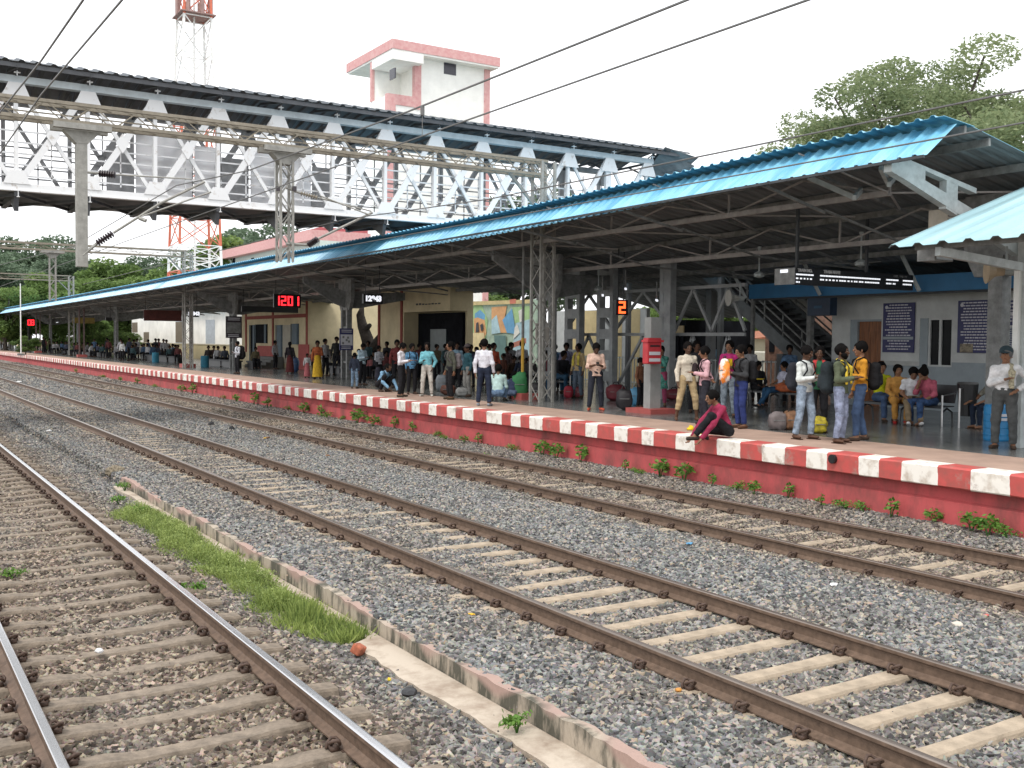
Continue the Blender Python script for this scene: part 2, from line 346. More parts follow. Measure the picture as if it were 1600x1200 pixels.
def wall_mat():
    m = mat('drain_wall', (.34, .29, .23), rough=.9, var=.25, scale=2.6, bump=.5, bscale=30, col2=(.085, .08, .06), stretch=(1, 1.6, .5), thr=(.44, .56), detail=10)
    t = m.node_tree; N = t.nodes; L = t.links; b = N['Principled BSDF']; src = b.inputs['Base Color'].links[0].from_socket
    g = N.new('ShaderNodeTexCoord'); s = N.new('ShaderNodeSeparateXYZ'); L.new(g.outputs['Object'], s.inputs[0])
    n = N.new('ShaderNodeTexNoise'); n.inputs['Scale'].default_value = 1.1; L.new(g.outputs['Object'], n.inputs[0])
    a = N.new('ShaderNodeMath'); a.operation = 'MULTIPLY_ADD'; a.inputs[1].default_value = .8; L.new(n.outputs[0], a.inputs[0]); L.new(s.outputs[2], a.inputs[2])
    r = N.new('ShaderNodeValToRGB'); r.color_ramp.elements[0].position = .24; r.color_ramp.elements[1].position = .31; L.new(a.outputs[0], r.inputs[0])
    mix = N.new('ShaderNodeMix'); mix.data_type = 'RGBA'; L.new(r.outputs[0], mix.inputs[0]); L.new(src, mix.inputs[6]); mix.inputs[7].default_value = (.36, .25, .21, 1); L.new(mix.outputs[2], b.inputs['Base Color'])
    return m
b = MB(); vs = []; fs = []
for j, y in enumerate(ys):
    t_ = -.10+.02*math.sin(y*1.3)+random.choice([0, 0, -.012, .01]); xl = 4.215+.006*math.sin(y*5)
    for x, z in ((xl, -.55), (xl+.004, t_), (xl+.1+random.uniform(-.02, .02), t_-.004), (xl+.12, -.4)): vs.append((x, y, z))
for j in range(len(ys)-1):
    for k in range(3): fs.append((j*4+k, j*4+k+1, (j+1)*4+k+1, (j+1)*4+k))
b.add(vs, fs); b.f.append((0, 1, 2, 3)); b.mi.append(0); b.build('wall', wall_mat(), dr)

# small things lying on the ballast
def lump(seed, r, sc_=(1, 1, 1), n=2):
    import bmesh
    bm = bmesh.new(); bmesh.ops.create_icosphere(bm, subdivisions=n, radius=r); rd = random.Random(seed)
    for v in bm.verts:
        v.co *= 1+rd.uniform(-.16, .16); v.co.x *= sc_[0]; v.co.y *= sc_[1]; v.co.z *= sc_[2]
    me = bpy.data.meshes.new('lump'); bm.to_mesh(me); bm.free(); return me
def put_lump(name, me, m, p, label, cat, rz=0):
    me.materials.append(m); o = link(name, me); o.location = p; o.rotation_euler = (0, 0, rz); tag(o, label, cat); return o
m_brick = cm('brick', (.42, .13, .07), rough=.95, var=.3, scale=25, bump=.3)
b = MB(); b.box((0, 0, 0), (.13, .1, .09)); o = b.build('brick', m_brick); o.location = at(560, 1018, Z=-.24)+Vector((0, 0, .02)); o.rotation_euler = (.4, .2, .7)
md = o.modifiers.new('bevel', 'BEVEL'); md.width = .016; md.segments = 2; tag(o, 'broken orange brick lying at the end of the grass strip', 'brick')
put_lump('dirt_clod', lump(3, .17, (1.1, .9, .75), 3), cm('clod', (.25, .21, .15), rough=1, var=.4, scale=30, bump=.8, bscale=50), at(180, 742, Z=-.2)+Vector((0, 0, .07)), 'brown clod of earth on the ballast at the far end of the drain', 'clod')
m_white = cm('litter_white', (.75, .75, .74), rough=.6, var=.1)
for i, (px, py, r, sc_, c, l) in enumerate([(935, 734, .11, (1.6, 1, .35), m_white, 'crumpled white plastic bag under the platform wall near the pink patch'), (1211, 911, .055, (1.7, 1, .3), m_white, 'flat white scrap of plastic on the ballast between the right hand tracks'),
    (1495, 980, .05, (1.2, 1, .8), cm('stone_pale', (.62, .56, .48), rough=.9), 'pale beige stone larger than the chippings around it'), (155, 1019, .03, (1.2, .8, .8), m_white, 'white crumpled paper between the nearest rails'),
    (1541, 962, .03, (1.1, 1, .4), cm('red_scrap', (.6, .12, .1)), 'small red wrapper on the grey ballast'), (1573, 1005, .022, (1, 1, .6), cm('yellow_scrap', (.7, .42, .03)), 'small yellow wrapper on the grey ballast right of the pale stone'),
    (1060, 1079, .03, (1, .8, .5), cm('orange_leaf', (.55, .25, .05)), 'orange dry leaf beside a rail of the middle track'), (640, 1084, .06, (1.3, 1, .5), cm('black_scrap', (.015, .015, .017), rough=.4), 'black rubber scrap beside the drain ledge'), (608, 1063, .02, (1, .6, .8), cm('yellow_wrap', (.72, .55, .03)), 'tiny yellow wrapper near the drain ledge'),
    (30, 597, .12, (1.5, 1, .4), m_white, 'white litter lying far away between the middle rails'), (330, 665, .1, (1, 1, .9), cm('block_dark', (.03, .03, .032), rough=.8), 'left one of two dark blocks on the ballast'), (362, 672, .1, (1, .8, 1), cm('block_dark', (.03, .03, .032)), 'right one of two dark blocks on the ballast')]):
    put_lump('litter' if 'block' not in l and 'stone' not in l and 'leaf' not in l else ('block' if 'block' in l else 'stone' if 'stone' in l else 'leaf'), lump(i+10, r, sc_, 2), c, at(px, py, Z=-.16)+Vector((0, 0, r*sc_[2]*.5)), l, 'litter' if c is m_white or 'wrapper' in l else 'debris', i)

rl = random.Random(12); scraps = [m_white, M['yellow_scrap'], cm('scrap_blue', (.1, .3, .5)), cm('scrap_brown', (.22, .12, .06)), m_white]
for i in range(26):
    x, y = rl.choice([rl.uniform(1.1, 2.7), rl.uniform(4.5, 5.5), rl.uniform(7.8, 10), rl.uniform(12.5, 13.2), rl.uniform(10.5, 12)]), rl.uniform(7, 40)
    k = rl.randrange(5); o = put_lump('litter', lump(40+i, rl.uniform(.02, .045)*(1+y/40), (1.6, 1, .4), 1), scraps[k], Vector((x, y, bedz(x)+.035)), ['small white scrap lying on the ballast', 'small yellow scrap lying on the ballast', 'small blue scrap lying on the ballast', 'small brown scrap lying on the ballast', 'small white scrap lying on the ballast'][k], 'litter', rl.uniform(0, 3)); o['group'] = ['white', 'yellow', 'blue', 'brown', 'white'][k]+' scraps scattered on the ballast'

# ------------------------------------------------------------------ platform
def coping_mat():
    m = bpy.data.materials.new('coping_paint'); m.use_nodes = True; t = m.node_tree; N = t.nodes; L = t.links; b = N['Principled BSDF']; b.inputs['Roughness'].default_value = .6
    tc = N.new('ShaderNodeTexCoord'); sp = N.new('ShaderNodeSeparateXYZ'); L.new(tc.outputs['Object'], sp.inputs[0])
    w1 = N.new('ShaderNodeTexNoise'); w1.inputs['Scale'].default_value = 5; L.new(tc.outputs['Object'], w1.inputs[0])
    a = N.new('ShaderNodeMath'); a.operation = 'MULTIPLY_ADD'; a.inputs[1].default_value = .05; L.new(w1.outputs[0], a.inputs[0]); L.new(sp.outputs[1], a.inputs[2])
    # slow drift of the stripe length along the platform
    w2 = N.new('ShaderNodeTexNoise'); w2.noise_dimensions = '1D'; w2.inputs['Scale'].default_value = .35; L.new(sp.outputs[1], w2.inputs['W'])
    a2 = N.new('ShaderNodeMath'); a2.operation = 'MULTIPLY_ADD'; a2.inputs[1].default_value = 1.1; L.new(w2.outputs[0], a2.inputs[0]); L.new(a.outputs[0], a2.inputs[2])
    md = N.new('ShaderNodeMath'); md.operation = 'MODULO'; md.inputs[1].default_value = 1.06; L.new(a2.outputs[0], md.inputs[0])
    gt = N.new('ShaderNodeMath'); gt.operation = 'GREATER_THAN'; gt.inputs[1].default_value = .53; L.new(md.outputs[0], gt.inputs[0])
    n = N.new('ShaderNodeTexNoise'); n.inputs['Scale'].default_value = 6; n.inputs['Detail'].default_value = 8; L.new(tc.outputs['Object'], n.inputs[0])
    red = N.new('ShaderNodeValToRGB'); red.color_ramp.elements[0].position = .3; red.color_ramp.elements[1].position = .6; red.color_ramp.elements[0].color = (.36, .09, .075, 1); red.color_ramp.elements[1].color = (.53, .085, .075, 1)
    wh = N.new('ShaderNodeValToRGB'); wh.color_ramp.elements[0].position = .28; wh.color_ramp.elements[1].position = .5; wh.color_ramp.elements[0].color = (.52, .44, .36, 1); wh.color_ramp.elements[1].color = (.84, .80, .73, 1)
    L.new(n.outputs[0], red.inputs[0]); L.new(n.outputs[0], wh.inputs[0])
    mix = N.new('ShaderNodeMix'); mix.data_type = 'RGBA'; L.new(gt.outputs[0], mix.inputs[0]); L.new(red.outputs[0], mix.inputs[6]); L.new(wh.outputs[0], mix.inputs[7])
    # worn patches where the paint has gone to bare concrete, stronger far along the platform
    n3 = N.new('ShaderNodeTexNoise'); n3.inputs['Scale'].default_value = 2.2; n3.inputs['Detail'].default_value = 12; n3.inputs['Roughness'].default_value = .75; L.new(tc.outputs['Object'], n3.inputs[0])
    r3 = N.new('ShaderNodeValToRGB'); r3.color_ramp.elements[0].position = .56; r3.color_ramp.elements[1].position = .64; L.new(n3.outputs[0], r3.inputs[0])
    m2 = N.new('ShaderNodeMix'); m2.data_type = 'RGBA'; m2.inputs[7].default_value = (.33, .24, .2, 1)
    k = N.new('ShaderNodeMath'); k.operation = 'MULTIPLY'; k.inputs[1].default_value = .7; L.new(r3.outputs[0], k.inputs[0])
    L.new(k.outputs[0], m2.inputs[0]); L.new(mix.outputs[2], m2.inputs[6]); L.new(m2.outputs[2], b.inputs['Base Color'])
    bp = N.new('ShaderNodeBump'); bp.inputs['Strength'].default_value = .3; bp.inputs['Distance'].default_value = .02; L.new(n.outputs[0], bp.inputs['Height']); L.new(bp.outputs[0], b.inputs['Normal'])
    return m
m_cop = coping_mat()
m_redwall = cm('platform_wall_red', (.41, .072, .074), rough=.85, var=.28, scale=3.0, bump=.4, bscale=18, col2=(.20, .06, .055), thr=(.3, .58), stretch=(1, .8, .35), detail=10)
m_strip = cm('platform_edge_strip', (.42, .29, .225), rough=.85, var=.16, scale=1.4, bump=.12, bscale=50, detail=9)
def floor_mat():
    m = bpy.data.materials.new('polished_granite_floor'); m.use_nodes = True; t = m.node_tree; N = t.nodes; L = t.links; b = N['Principled BSDF']
    tc = N.new('ShaderNodeTexCoord'); br = N.new('ShaderNodeTexBrick'); L.new(tc.outputs['Object'], br.inputs[0]); br.offset = 0
    br.inputs['Scale'].default_value = 1; br.inputs['Brick Width'].default_value = .62; br.inputs['Row Height'].default_value = .62; br.inputs['Mortar Size'].default_value = .006
    br.inputs['Color1'].default_value = (.115, .12, .115, 1); br.inputs['Color2'].default_value = (.15, .155, .15, 1); br.inputs['Mortar'].default_value = (.05, .05, .05, 1)
    n = N.new('ShaderNodeTexNoise'); n.inputs['Scale'].default_value = 1.2; n.inputs['Detail'].default_value = 7; L.new(tc.outputs['Object'], n.inputs[0])
    r = N.new('ShaderNodeMapRange'); r.inputs['To Min'].default_value = .10; r.inputs['To Max'].default_value = .32; L.new(n.outputs[0], r.inputs[0]); L.new(r.outputs[0], b.inputs['Roughness'])
    L.new(br.outputs[0], b.inputs['Base Color']); return m
m_floor = floor_mat()
b = MB()
ys = list(np.arange(2, 40, .26))+list(np.arange(40, FAR, 3.))
prof = [(PX+.16, .55), (PX+.02, .53), (PX, .545), (PX-.005, .815), (PX+.025, .84), (PX+.42, .843)]
vs = []; fs = []
for y in ys:
    j = random.uniform(-.008, .008) if y < 40 else 0
    for i, (x, z) in enumerate(prof): vs.append((x+(j if 0 < i < 5 else 0), y, z+(random.uniform(-.006, .006) if 0 < i < 5 and y < 40 else 0)))
k = len(prof)
for j in range(len(ys)-1):
    for i in range(k-1): fs.append((j*k+i, (j+1)*k+i, (j+1)*k+i+1, j*k+i+1))
b.add(vs, fs); tag(b.build('platform_coping', m_cop), kind='structure')
b = MB(); b.sheet([(PX+.12, 2, -.5), (PX+.12, 2, .30), (PX+.2, 2, .33), (PX+.2, 2, .60), (PX+.5, 2, .60), (PX+.5, 2, -.5)], FAR-2, (0, 1, 0)); tag(b.build('platform_wall', m_redwall), kind='structure')
b = MB(); b.bb(PX+.5, FX, 2, FAR, .3, .836); tag(b.build('platform_strip', m_strip), kind='structure')
b = MB(); b.bb(PX+.42, PX+.5, 2, FAR, .4, .84); tag(b.build('platform_seam', m_strip), kind='structure')
b = MB(); b.bb(FX, 30.5, 2, FAR, .3, PZ); tag(b.build('platform_floor', m_floor), kind='structure')
# ------------------------------------------------------------------ platform canopy
EZ = [(9, 5.80), (11, 5.79), (15, 5.76), (25.3, 5.60), (33, 5.60), (42, 5.63), (59, 5.60), (72, 5.54), (110, 5.56), (150, 5.62), (300, 5.62)]
def ez(y):
    for (a, za), (b, zb) in zip(EZ, EZ[1:]):
        if y <= b: return za+(zb-za)*(y-a)/(b-a)
    return EZ[-1][1]
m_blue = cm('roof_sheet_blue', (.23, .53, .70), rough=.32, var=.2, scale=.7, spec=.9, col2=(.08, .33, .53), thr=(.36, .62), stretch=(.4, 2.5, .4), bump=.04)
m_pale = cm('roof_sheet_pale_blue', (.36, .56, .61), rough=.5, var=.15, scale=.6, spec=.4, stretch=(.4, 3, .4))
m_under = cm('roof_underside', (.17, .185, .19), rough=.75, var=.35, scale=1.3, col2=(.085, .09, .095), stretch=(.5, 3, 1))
m_underteal = cm('roof_underside_teal', (.10, .20, .24), rough=.7, var=.25, scale=1.3)
m_steel = cm('steel_grey', (.22, .225, .22), rough=.65, var=.3, scale=5)
m_steelw = cm('steel_pale', (.46, .50, .50), rough=.6, var=.2, scale=4)
m_pinkgrey = cm('steel_toplit', (.36, .335, .32), rough=.7, var=.2, scale=4)  # pinkish-grey girder steel, paler because light from above is put into its colour
m_dark = cm('dark_steel', (.055, .06, .065), rough=.6, var=.3)
def corr_ys(y0, y1, per):
    ys = []; y = y0
    while y < y1:
        ys += [(y, 0), (y+per*.55, 0), (y+per*.68, 1), (y+per*.87, 1)]; y += per
    ys.append((y, 0)); return ys
def corr(name, xz, ys, mt, mb, parent, h=.03, th=.006, zf=None, swap=False):
    "corrugated sheet: xz outline across, ys profile along; upper face mt, lower face mb"
    zf = zf or (lambda y: 0); n = len(xz); V = []; Fc = []; mi = []
    nr = []
    for i in range(n):
        a, b = xz[max(0, i-1)], xz[min(n-1, i+1)]; d = Vector((b[0]-a[0], b[1]-a[1])).normalized(); nr.append((-d[1], d[0]) if d[0] >= 0 else (d[1], -d[0]))
    for lay in (0, 1):
        for y, up in ys:
            for i, (x, z) in enumerate(xz):
                k = up*h-lay*th; V.append(((x+nr[i][0]*k, y, z+nr[i][1]*k+zf(y)) if not swap else (y, x+nr[i][0]*k, z+nr[i][1]*k+zf(y))))
    m = len(ys); o = n*m
    for j in range(m-1):
        for i in range(n-1):
            q = (j*n+i, j*n+i+1, (j+1)*n+i+1, (j+1)*n+i); Fc.append(q); mi.append(0); Fc.append(tuple(o+a for a in q[::-1])); mi.append(1)
    for j in range(m-1):
        for i in (0, n-1): Fc.append((j*n+i, (j+1)*n+i, o+(j+1)*n+i, o+j*n+i)); mi.append(0)
    for i in range(n-1):
        for j in (0, m-1): Fc.append((j*n+i, j*n+i+1, o+j*n+i+1, o+j*n+i)); mi.append(0)
    ob = npmesh(name, V, Fc, [mt, mb], None, smooth=False, mi=mi)
    if parent: ob.parent = parent; ob.location = -Vector(parent.location)
    return ob
Y0 = 11.0; CEND = 205
can = thing('platform_canopy', 'long blue corrugated canopy roof running the whole length of the platform', 'canopy', (17, 12, PZ))
segs = []
yy = Y0
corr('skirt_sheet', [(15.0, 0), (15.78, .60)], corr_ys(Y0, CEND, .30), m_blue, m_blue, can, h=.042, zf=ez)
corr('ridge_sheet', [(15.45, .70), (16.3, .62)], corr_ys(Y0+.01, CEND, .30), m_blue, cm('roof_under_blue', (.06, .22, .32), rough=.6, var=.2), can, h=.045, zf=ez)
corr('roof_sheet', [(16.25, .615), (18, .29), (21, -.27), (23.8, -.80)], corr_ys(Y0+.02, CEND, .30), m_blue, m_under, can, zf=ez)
S_ = .19
def roofz(x, y): return ez(y)+.69-S_*(x-15.86)
b = MB()
for x in (16.1, 16.8, 18.2, 19.7, 21.2, 22.7):
    ysl = [Y0+.05, 15, 25.3, 33, 42, 59, 72, 110, 150, CEND-1]
    for a, c in zip(ysl, ysl[1:]): b.bar((x, a, roofz(x, a)-.10), (x, c, roofz(x, c)-.10), .06, .14)
b.build('purlins', m_steel, can)
for nm, X_, pa, pb in (('front_girder', 16.9, (1160, 325), (760, 395)), ('back_girder', 19.5, (1160, 395), (827, 430))):
    b = MB(); p, q = at(*pa, X=X_), at(*pb, X=X_); zb = (p.z+q.z)/2; y = 13.2 if X_ < 18 else 12.2
    b.bar((X_, y, zb), (X_, 60, zb-.02), .10, .11); b.bar((X_, 60, zb-.02), (X_, CEND-2, zb-.02), .10, .1)
    y2 = y; st = 2.2
    k = 0
    while y2 < 120:
        za, zc = roofz(X_, y2)-.17, roofz(X_, y2+st)-.17
        if k % 2 == 0: b.bar((X_, y2, zb), (X_, y2+st, zc), .035, .035); b.bar((X_, y2, zb), (X_, y2, za), .04, .04)
        else: b.bar((X_, y2, za), (X_, y2+st, zb), .035, .035)
        if X_ < 18 and k % 2 == 0:
            b.bar((X_, y2, zb), (X_-1.35, y2+1.1, roofz(X_-1.35, y2)-.17), .03, .03); b.bar((X_, y2, zb), (X_+2.4, y2+1.6, roofz(X_+2.4, y2)-.2), .035, .035); b.bar((X_, y2, zb), (X_+2.4, y2-1.6, roofz(X_+2.4, y2)-.2), .035, .035)
        y2 += st; k += 1
    b.build(nm, m_pinkgrey, can)
# thin tie rods and rafters
b = MB(); y = 14.8
while y < 150:
    b.bar((15.1, y, ez(y)+.02), (15.7, y, ez(y)+.5), .05, .05); b.bar((15.8, y, roofz(15.8, y)-.19), (23.7, y, roofz(23.7, y)-.19), .05, .07)
    b.bar((15.1, y, ez(y)+.0), (16.9, y, 5.35), .05, .06); b.bar((16.9, y, 5.4), (19.5, y, 4.86), .045, .045); b.bar((19.5, y, 4.86), (23.6, y, roofz(23.6, y)-.2), .045, .05)
    b.build('rafter', m_steel, can); b = MB(); y += 4.4
b = MB(); b.bar((15.0, Y0+.05, ez(Y0)-.02), (15.0, 60, ez(60)-.02), .05, .05); b.bar((15.0, 60, ez(60)-.02), (15.0, CEND-1, ez(150)-.02), .05, .05); b.build('eave_angle', m_dark, can)
# end bracket: pale box-section cantilever at the near end
b = MB(); yb = 11.75
b.sheet([(15.08, yb, 5.86), (15.08, yb, 5.62), (15.5, yb, 5.50), (17.5, yb, 4.86), (17.5, yb, 5.12), (16.0, yb, 5.55), (16.0, yb, 5.72), (17.5, yb, 5.44), (17.5, yb, 5.54), (15.6, yb, 5.86)], .16, (0, 1, 0))
b.sheet([(16.62, yb+.005, 5.1), (16.95, yb+.005, 5.0), (16.95, yb+.005, 5.6), (16.62, yb+.005, 5.66)], .15, (0, 1, 0))
b.bar((17.45, yb+.08, 5.0), (19, yb+.08, 4.5), .15, .3)
b.build('end_bracket', m_steelw, can)
b = MB()
for (pa, pb) in (((1263, 277), (1335, 309)), ((1335, 309), (1345, 297)), ((1376, 262), (1389, 288)), ((1389, 288), (1397, 277))):
    b.bar(at(*pa, X=16.3), at(*pb, X=16.85), .07, .10)
b.build('knee_brace', m_steelw, can)
# paired columns with wide steel haunches
HC = [at(px, 450, X=19).y for px in (855, 541, 364, 181)]
HC = [12.2]+HC+[HC[-1]+19, HC[-1]+38, HC[-1]+57, HC[-1]+76]
for i, y in enumerate(HC):
    zt = roofz(19, y)-.25; b = MB()
    if i:
        for dy in (-.32, .28): b.box((19, y+dy, (PZ+4.1)/2), (.24, .16, 4.1-PZ))
        for z in np.arange(1.6, 4, .8): b.box((19.0, y, z), (.12, .5, .1))
    else: b.box((19, y, 2.6), (.3, .3, 3.6))
    b.build('column', m_steel, can)
    b = MB(); b.sheet([(19-.08, y-.75, zt), (19-.08, y-.75, 4.5), (19-.08, y-.5, 4.0), (19-.08, y+.5, 4.0), (19-.08, y+.75, 4.5), (19-.08, y+.75, zt)], .16, (1, 0, 0))
    b.sheet([(16.9, y-.06, 5.5), (16.9, y-.06, 5.2), (18.4, y-.06, 4.3), (19, y-.06, 4.1), (19.6, y-.06, 4.1), (22, y-.06, 4.55), (22, y-.06, 4.9), (19, y-.06, 4.85)], .12, (0, 1, 0)) if i else None
    b.build('haunch', m_steel, can)
# square concrete column with red foot (the post box hangs on it)
p = at(1030, 640, Z=PZ); CP = Vector((17.0, at(1019, 600, X=17.0).y, PZ))
b = MB(); b.bb(CP.x-.17, CP.x+.17, CP.y-.13, CP.y+.13, PZ, 3.27); b.build('column', cm('column_paint', (.30, .31, .30), rough=.7, var=.15, scale=2), can)
b = MB(); b.bb(CP.x-.45, CP.x+.45, CP.y-.5, CP.y+.5, PZ, PZ+.12); b.build('column_foot', cm('foot_red', (.36, .08, .07), rough=.7), can)
# further pipe posts on the front line
for px in (293, 505, 128, 60):
    y = at(px, 560, X=17).y; b = MB()
    for dx, dy in ((-.2, -.2), (.2, -.2), (.2, .2), (-.2, .2)): b.tube([(17+dx, y+dy, PZ), (17+dx, y+dy, 5.4)], .045, 8)
    if px != 505:
        b.build('column', cm('pipe_dark', (.10, .06, .055), rough=.6), can); b = MB(); b.bb(16.6, 17.4, y-.4, y+.4, PZ, PZ+.22); b.build('column_foot', M['foot_red'], can)
# ------------------------------------------------------------------ near roof at the right edge
nr_ = thing('shelter_roof', 'pale blue corrugated shelter roof cutting into the right edge below the canopy', 'shelter', (17, 8, PZ))
e = at(1405, 386, X=14.6); yE = e.y; t2 = at(1600, 300, Y=yE)
xz = [(14.6, e.z), (t2.x+1.2, e.z+(t2.z-e.z)*(t2.x+1.2-14.6)/(t2.x-14.6))]
corr('roof_sheet', xz, corr_ys(2.2, yE, .46), m_pale, m_under, nr_, h=.05)
sl = (xz[1][1]-xz[0][1])/(xz[1][0]-xz[0][0])
b = MB()
for x in (14.9, 16.5, 18.2): z = e.z+sl*(x-14.6)-.09; b.bar((x, 2.5, z), (x, yE-.1, z), .06, .12)
b.build('purlins', m_steel, nr_)
b = MB()
for y in (at(1597, 500, X=17.2).y, 5.5): b.bar((17.2, y, PZ), (17.2, y, e.z+sl*2.6-.15), .14, .14); b.bar((17.2, y, 4.0), (14.8, y, e.z-.1), .1, .14)
b.build('post', m_steelw, nr_)

# ------------------------------------------------------------------ footbridge
m_brw = cm('bridge_paint', (.74, .75, .76), rough=.5, var=.12, scale=4, col2=(.46, .41, .36), thr=(.28, .42), detail=10)
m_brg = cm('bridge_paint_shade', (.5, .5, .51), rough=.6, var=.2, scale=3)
m_brd = cm('bridge_dark', (.095, .10, .11), rough=.6, var=.25, scale=2)
m_brc = cm('bridge_chord', (.58, .65, .69), rough=.5, var=.12, scale=3)
br = thing('footbridge', 'white steel truss footbridge with dark corrugated roof crossing over the tracks', 'footbridge', (20, 33, PZ))
BY, BY2, BT, BB = 33.0, 36.2, 10.0, 6.93
st = (at(950, 240, Y=BY).x-at(24, 120, Y=BY).x)/11; bx0 = at(24, 120, Y=BY).x-st*3
NX = [bx0+st*i for i in range(16)]                    # node positions; the last two are the end panels
NXE = NX[-1]+.3
for yy_, far in ((BY, 0), (BY2, 1)):
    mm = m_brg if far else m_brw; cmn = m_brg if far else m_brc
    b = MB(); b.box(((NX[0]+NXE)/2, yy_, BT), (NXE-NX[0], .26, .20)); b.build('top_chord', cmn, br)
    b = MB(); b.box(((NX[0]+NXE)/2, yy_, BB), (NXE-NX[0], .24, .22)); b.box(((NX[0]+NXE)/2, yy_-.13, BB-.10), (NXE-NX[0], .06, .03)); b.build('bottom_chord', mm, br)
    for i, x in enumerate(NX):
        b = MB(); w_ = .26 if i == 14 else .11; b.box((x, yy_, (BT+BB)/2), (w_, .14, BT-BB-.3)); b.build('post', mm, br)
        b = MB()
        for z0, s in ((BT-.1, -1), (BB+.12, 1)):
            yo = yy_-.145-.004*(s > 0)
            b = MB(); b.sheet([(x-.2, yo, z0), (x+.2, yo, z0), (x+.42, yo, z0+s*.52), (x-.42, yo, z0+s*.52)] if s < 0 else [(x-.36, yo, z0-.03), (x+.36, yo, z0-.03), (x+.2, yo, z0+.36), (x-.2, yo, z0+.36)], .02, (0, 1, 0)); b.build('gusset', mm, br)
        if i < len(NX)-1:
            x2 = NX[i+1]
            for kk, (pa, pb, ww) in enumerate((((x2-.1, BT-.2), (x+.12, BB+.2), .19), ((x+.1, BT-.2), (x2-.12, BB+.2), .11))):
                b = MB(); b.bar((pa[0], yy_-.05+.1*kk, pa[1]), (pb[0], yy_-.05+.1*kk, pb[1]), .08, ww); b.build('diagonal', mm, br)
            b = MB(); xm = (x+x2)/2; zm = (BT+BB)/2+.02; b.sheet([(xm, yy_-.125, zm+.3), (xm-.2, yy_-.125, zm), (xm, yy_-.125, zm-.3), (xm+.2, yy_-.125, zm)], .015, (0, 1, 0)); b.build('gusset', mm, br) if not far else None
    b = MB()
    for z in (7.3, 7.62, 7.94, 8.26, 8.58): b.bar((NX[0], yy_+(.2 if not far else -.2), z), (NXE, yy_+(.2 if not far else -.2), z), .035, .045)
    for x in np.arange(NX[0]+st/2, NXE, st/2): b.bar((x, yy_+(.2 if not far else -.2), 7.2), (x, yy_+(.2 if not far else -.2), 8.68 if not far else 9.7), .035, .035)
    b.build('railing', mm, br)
PANEL = cm('panel_white', (.8, .8, .8), rough=.5, var=.06)
_t = PANEL.node_tree; _ts = _t.nodes.new('ShaderNodeBsdfTranslucent'); _ts.inputs[0].default_value = (.97, .97, .98, 1); _ms = _t.nodes.new('ShaderNodeMixShader'); _ms.inputs[0].default_value = .95
_t.links.new(_t.nodes['Principled BSDF'].outputs[0], _ms.inputs[1]); _t.links.new(_ts.outputs[0], _ms.inputs[2]); _t.links.new(_ms.outputs[0], _t.nodes['Material Output'].inputs[0])
# white wind panels inside the far side, and louvres
b = MB()
for i0, i1, za, zb in ((5, 6.0, 7.2, 9.45), (6.0, 6.45, 7.2, 9.2), (7.0, 7.6, 7.2, 9.3), (7.6, 8.2, 7.25, 9.2)):
    b = MB(); b.bb(NX[0]+st*i0+.05, NX[0]+st*i1-.05, BY2-.34, BY2-.31, za, zb); b.build('wind_panel', PANEL, br)
b = MB()
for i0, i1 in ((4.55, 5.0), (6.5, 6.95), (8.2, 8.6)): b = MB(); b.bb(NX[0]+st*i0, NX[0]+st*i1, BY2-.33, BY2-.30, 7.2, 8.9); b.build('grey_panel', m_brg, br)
b = MB(); b.bb(NX[0], NXE, BY+.14, BY2-.14, 6.86, 6.92); b.build('deck', m_brd, br)
b = MB()
for i, x in enumerate(NX): 
    b.bar((x, BY-.1, 6.76), (x, BY2+.1, 6.76), .14, .2)
    b.sheet([(x-.06, BY-.05, 6.80), (x-.06, BY+1.3, 6.80), (x-.06, BY+.1, 6.26)], .12, (1, 0, 0))
    if i < len(NX)-1: b.bar((x, BY, 6.74), (NX[i+1], BY2, 6.74), .08, .08); b.bar((x, BY2, 6.72), (NX[i+1], BY, 6.72), .08, .08)
b.build('cross_girders', m_brd, br)
# roof: shallow arch with corrugations, and the dark trusses carrying it
xz = [(BY-.75, 10.36), (BY+.2, 10.62), (BY+1.6, 10.75), (BY+3.0, 10.62), (BY+3.95, 10.36)]
o = corr('roof_sheet', xz, corr_ys(NX[0]-.3, NXE+1.3, .42), cm('bridge_roof', (.07, .085, .10), rough=.55, var=.2), m_brd, br, h=.05, swap=True)
b = MB(); b.bar((NX[0], BY-.66, 10.27), (NXE+.9, BY-.66, 10.27), .05, .12)
for x in NX:
    b.bar((x, BY-.7, 10.24), (x, BY+1.6, 10.6), .06, .08); b.bar((x, BY+3.9, 10.24), (x, BY+1.6, 10.6), .06, .08); b.bar((x, BY, 9.9), (x, BY2, 9.9), .06, .08)
    b.bar((x, BY, 9.4), (x, BY+1.2, 9.92), .05, .06); b.bar((x, BY-.13, 10.1), (x, BY-.66, 10.28), .04, .04)
b.build('roof_frame', m_brd, br)
b = MB()
for x in NX: b.box((x, BY-.4, 10.2), (.025, .025, .34)); b.box((x, BY-.4, 10.12), (.16, .1, .02))
for x in NX: b.box((x+.02, BY-.2, 6.78), (.02, .02, .3)); b.box((x+.02, BY-.2, 6.64), (.08, .06, .02))
b.build('hangers', m_brw, br)
b = MB()       # flared end of the roof where the stairs leave
for k in range(3): b.sheet([(NXE+.1+k*.1, BY-.7+k*.5, 10.5-k*.05), (NXE+1.7, BY-.9+k*.2, 10.2-k*.3), (NXE+1.3, BY+.6, 9.2-k*.12), (NXE, BY+.6, 9.5)], .02, (0, 0, 1))
b.build('end_canopy', m_under, br)
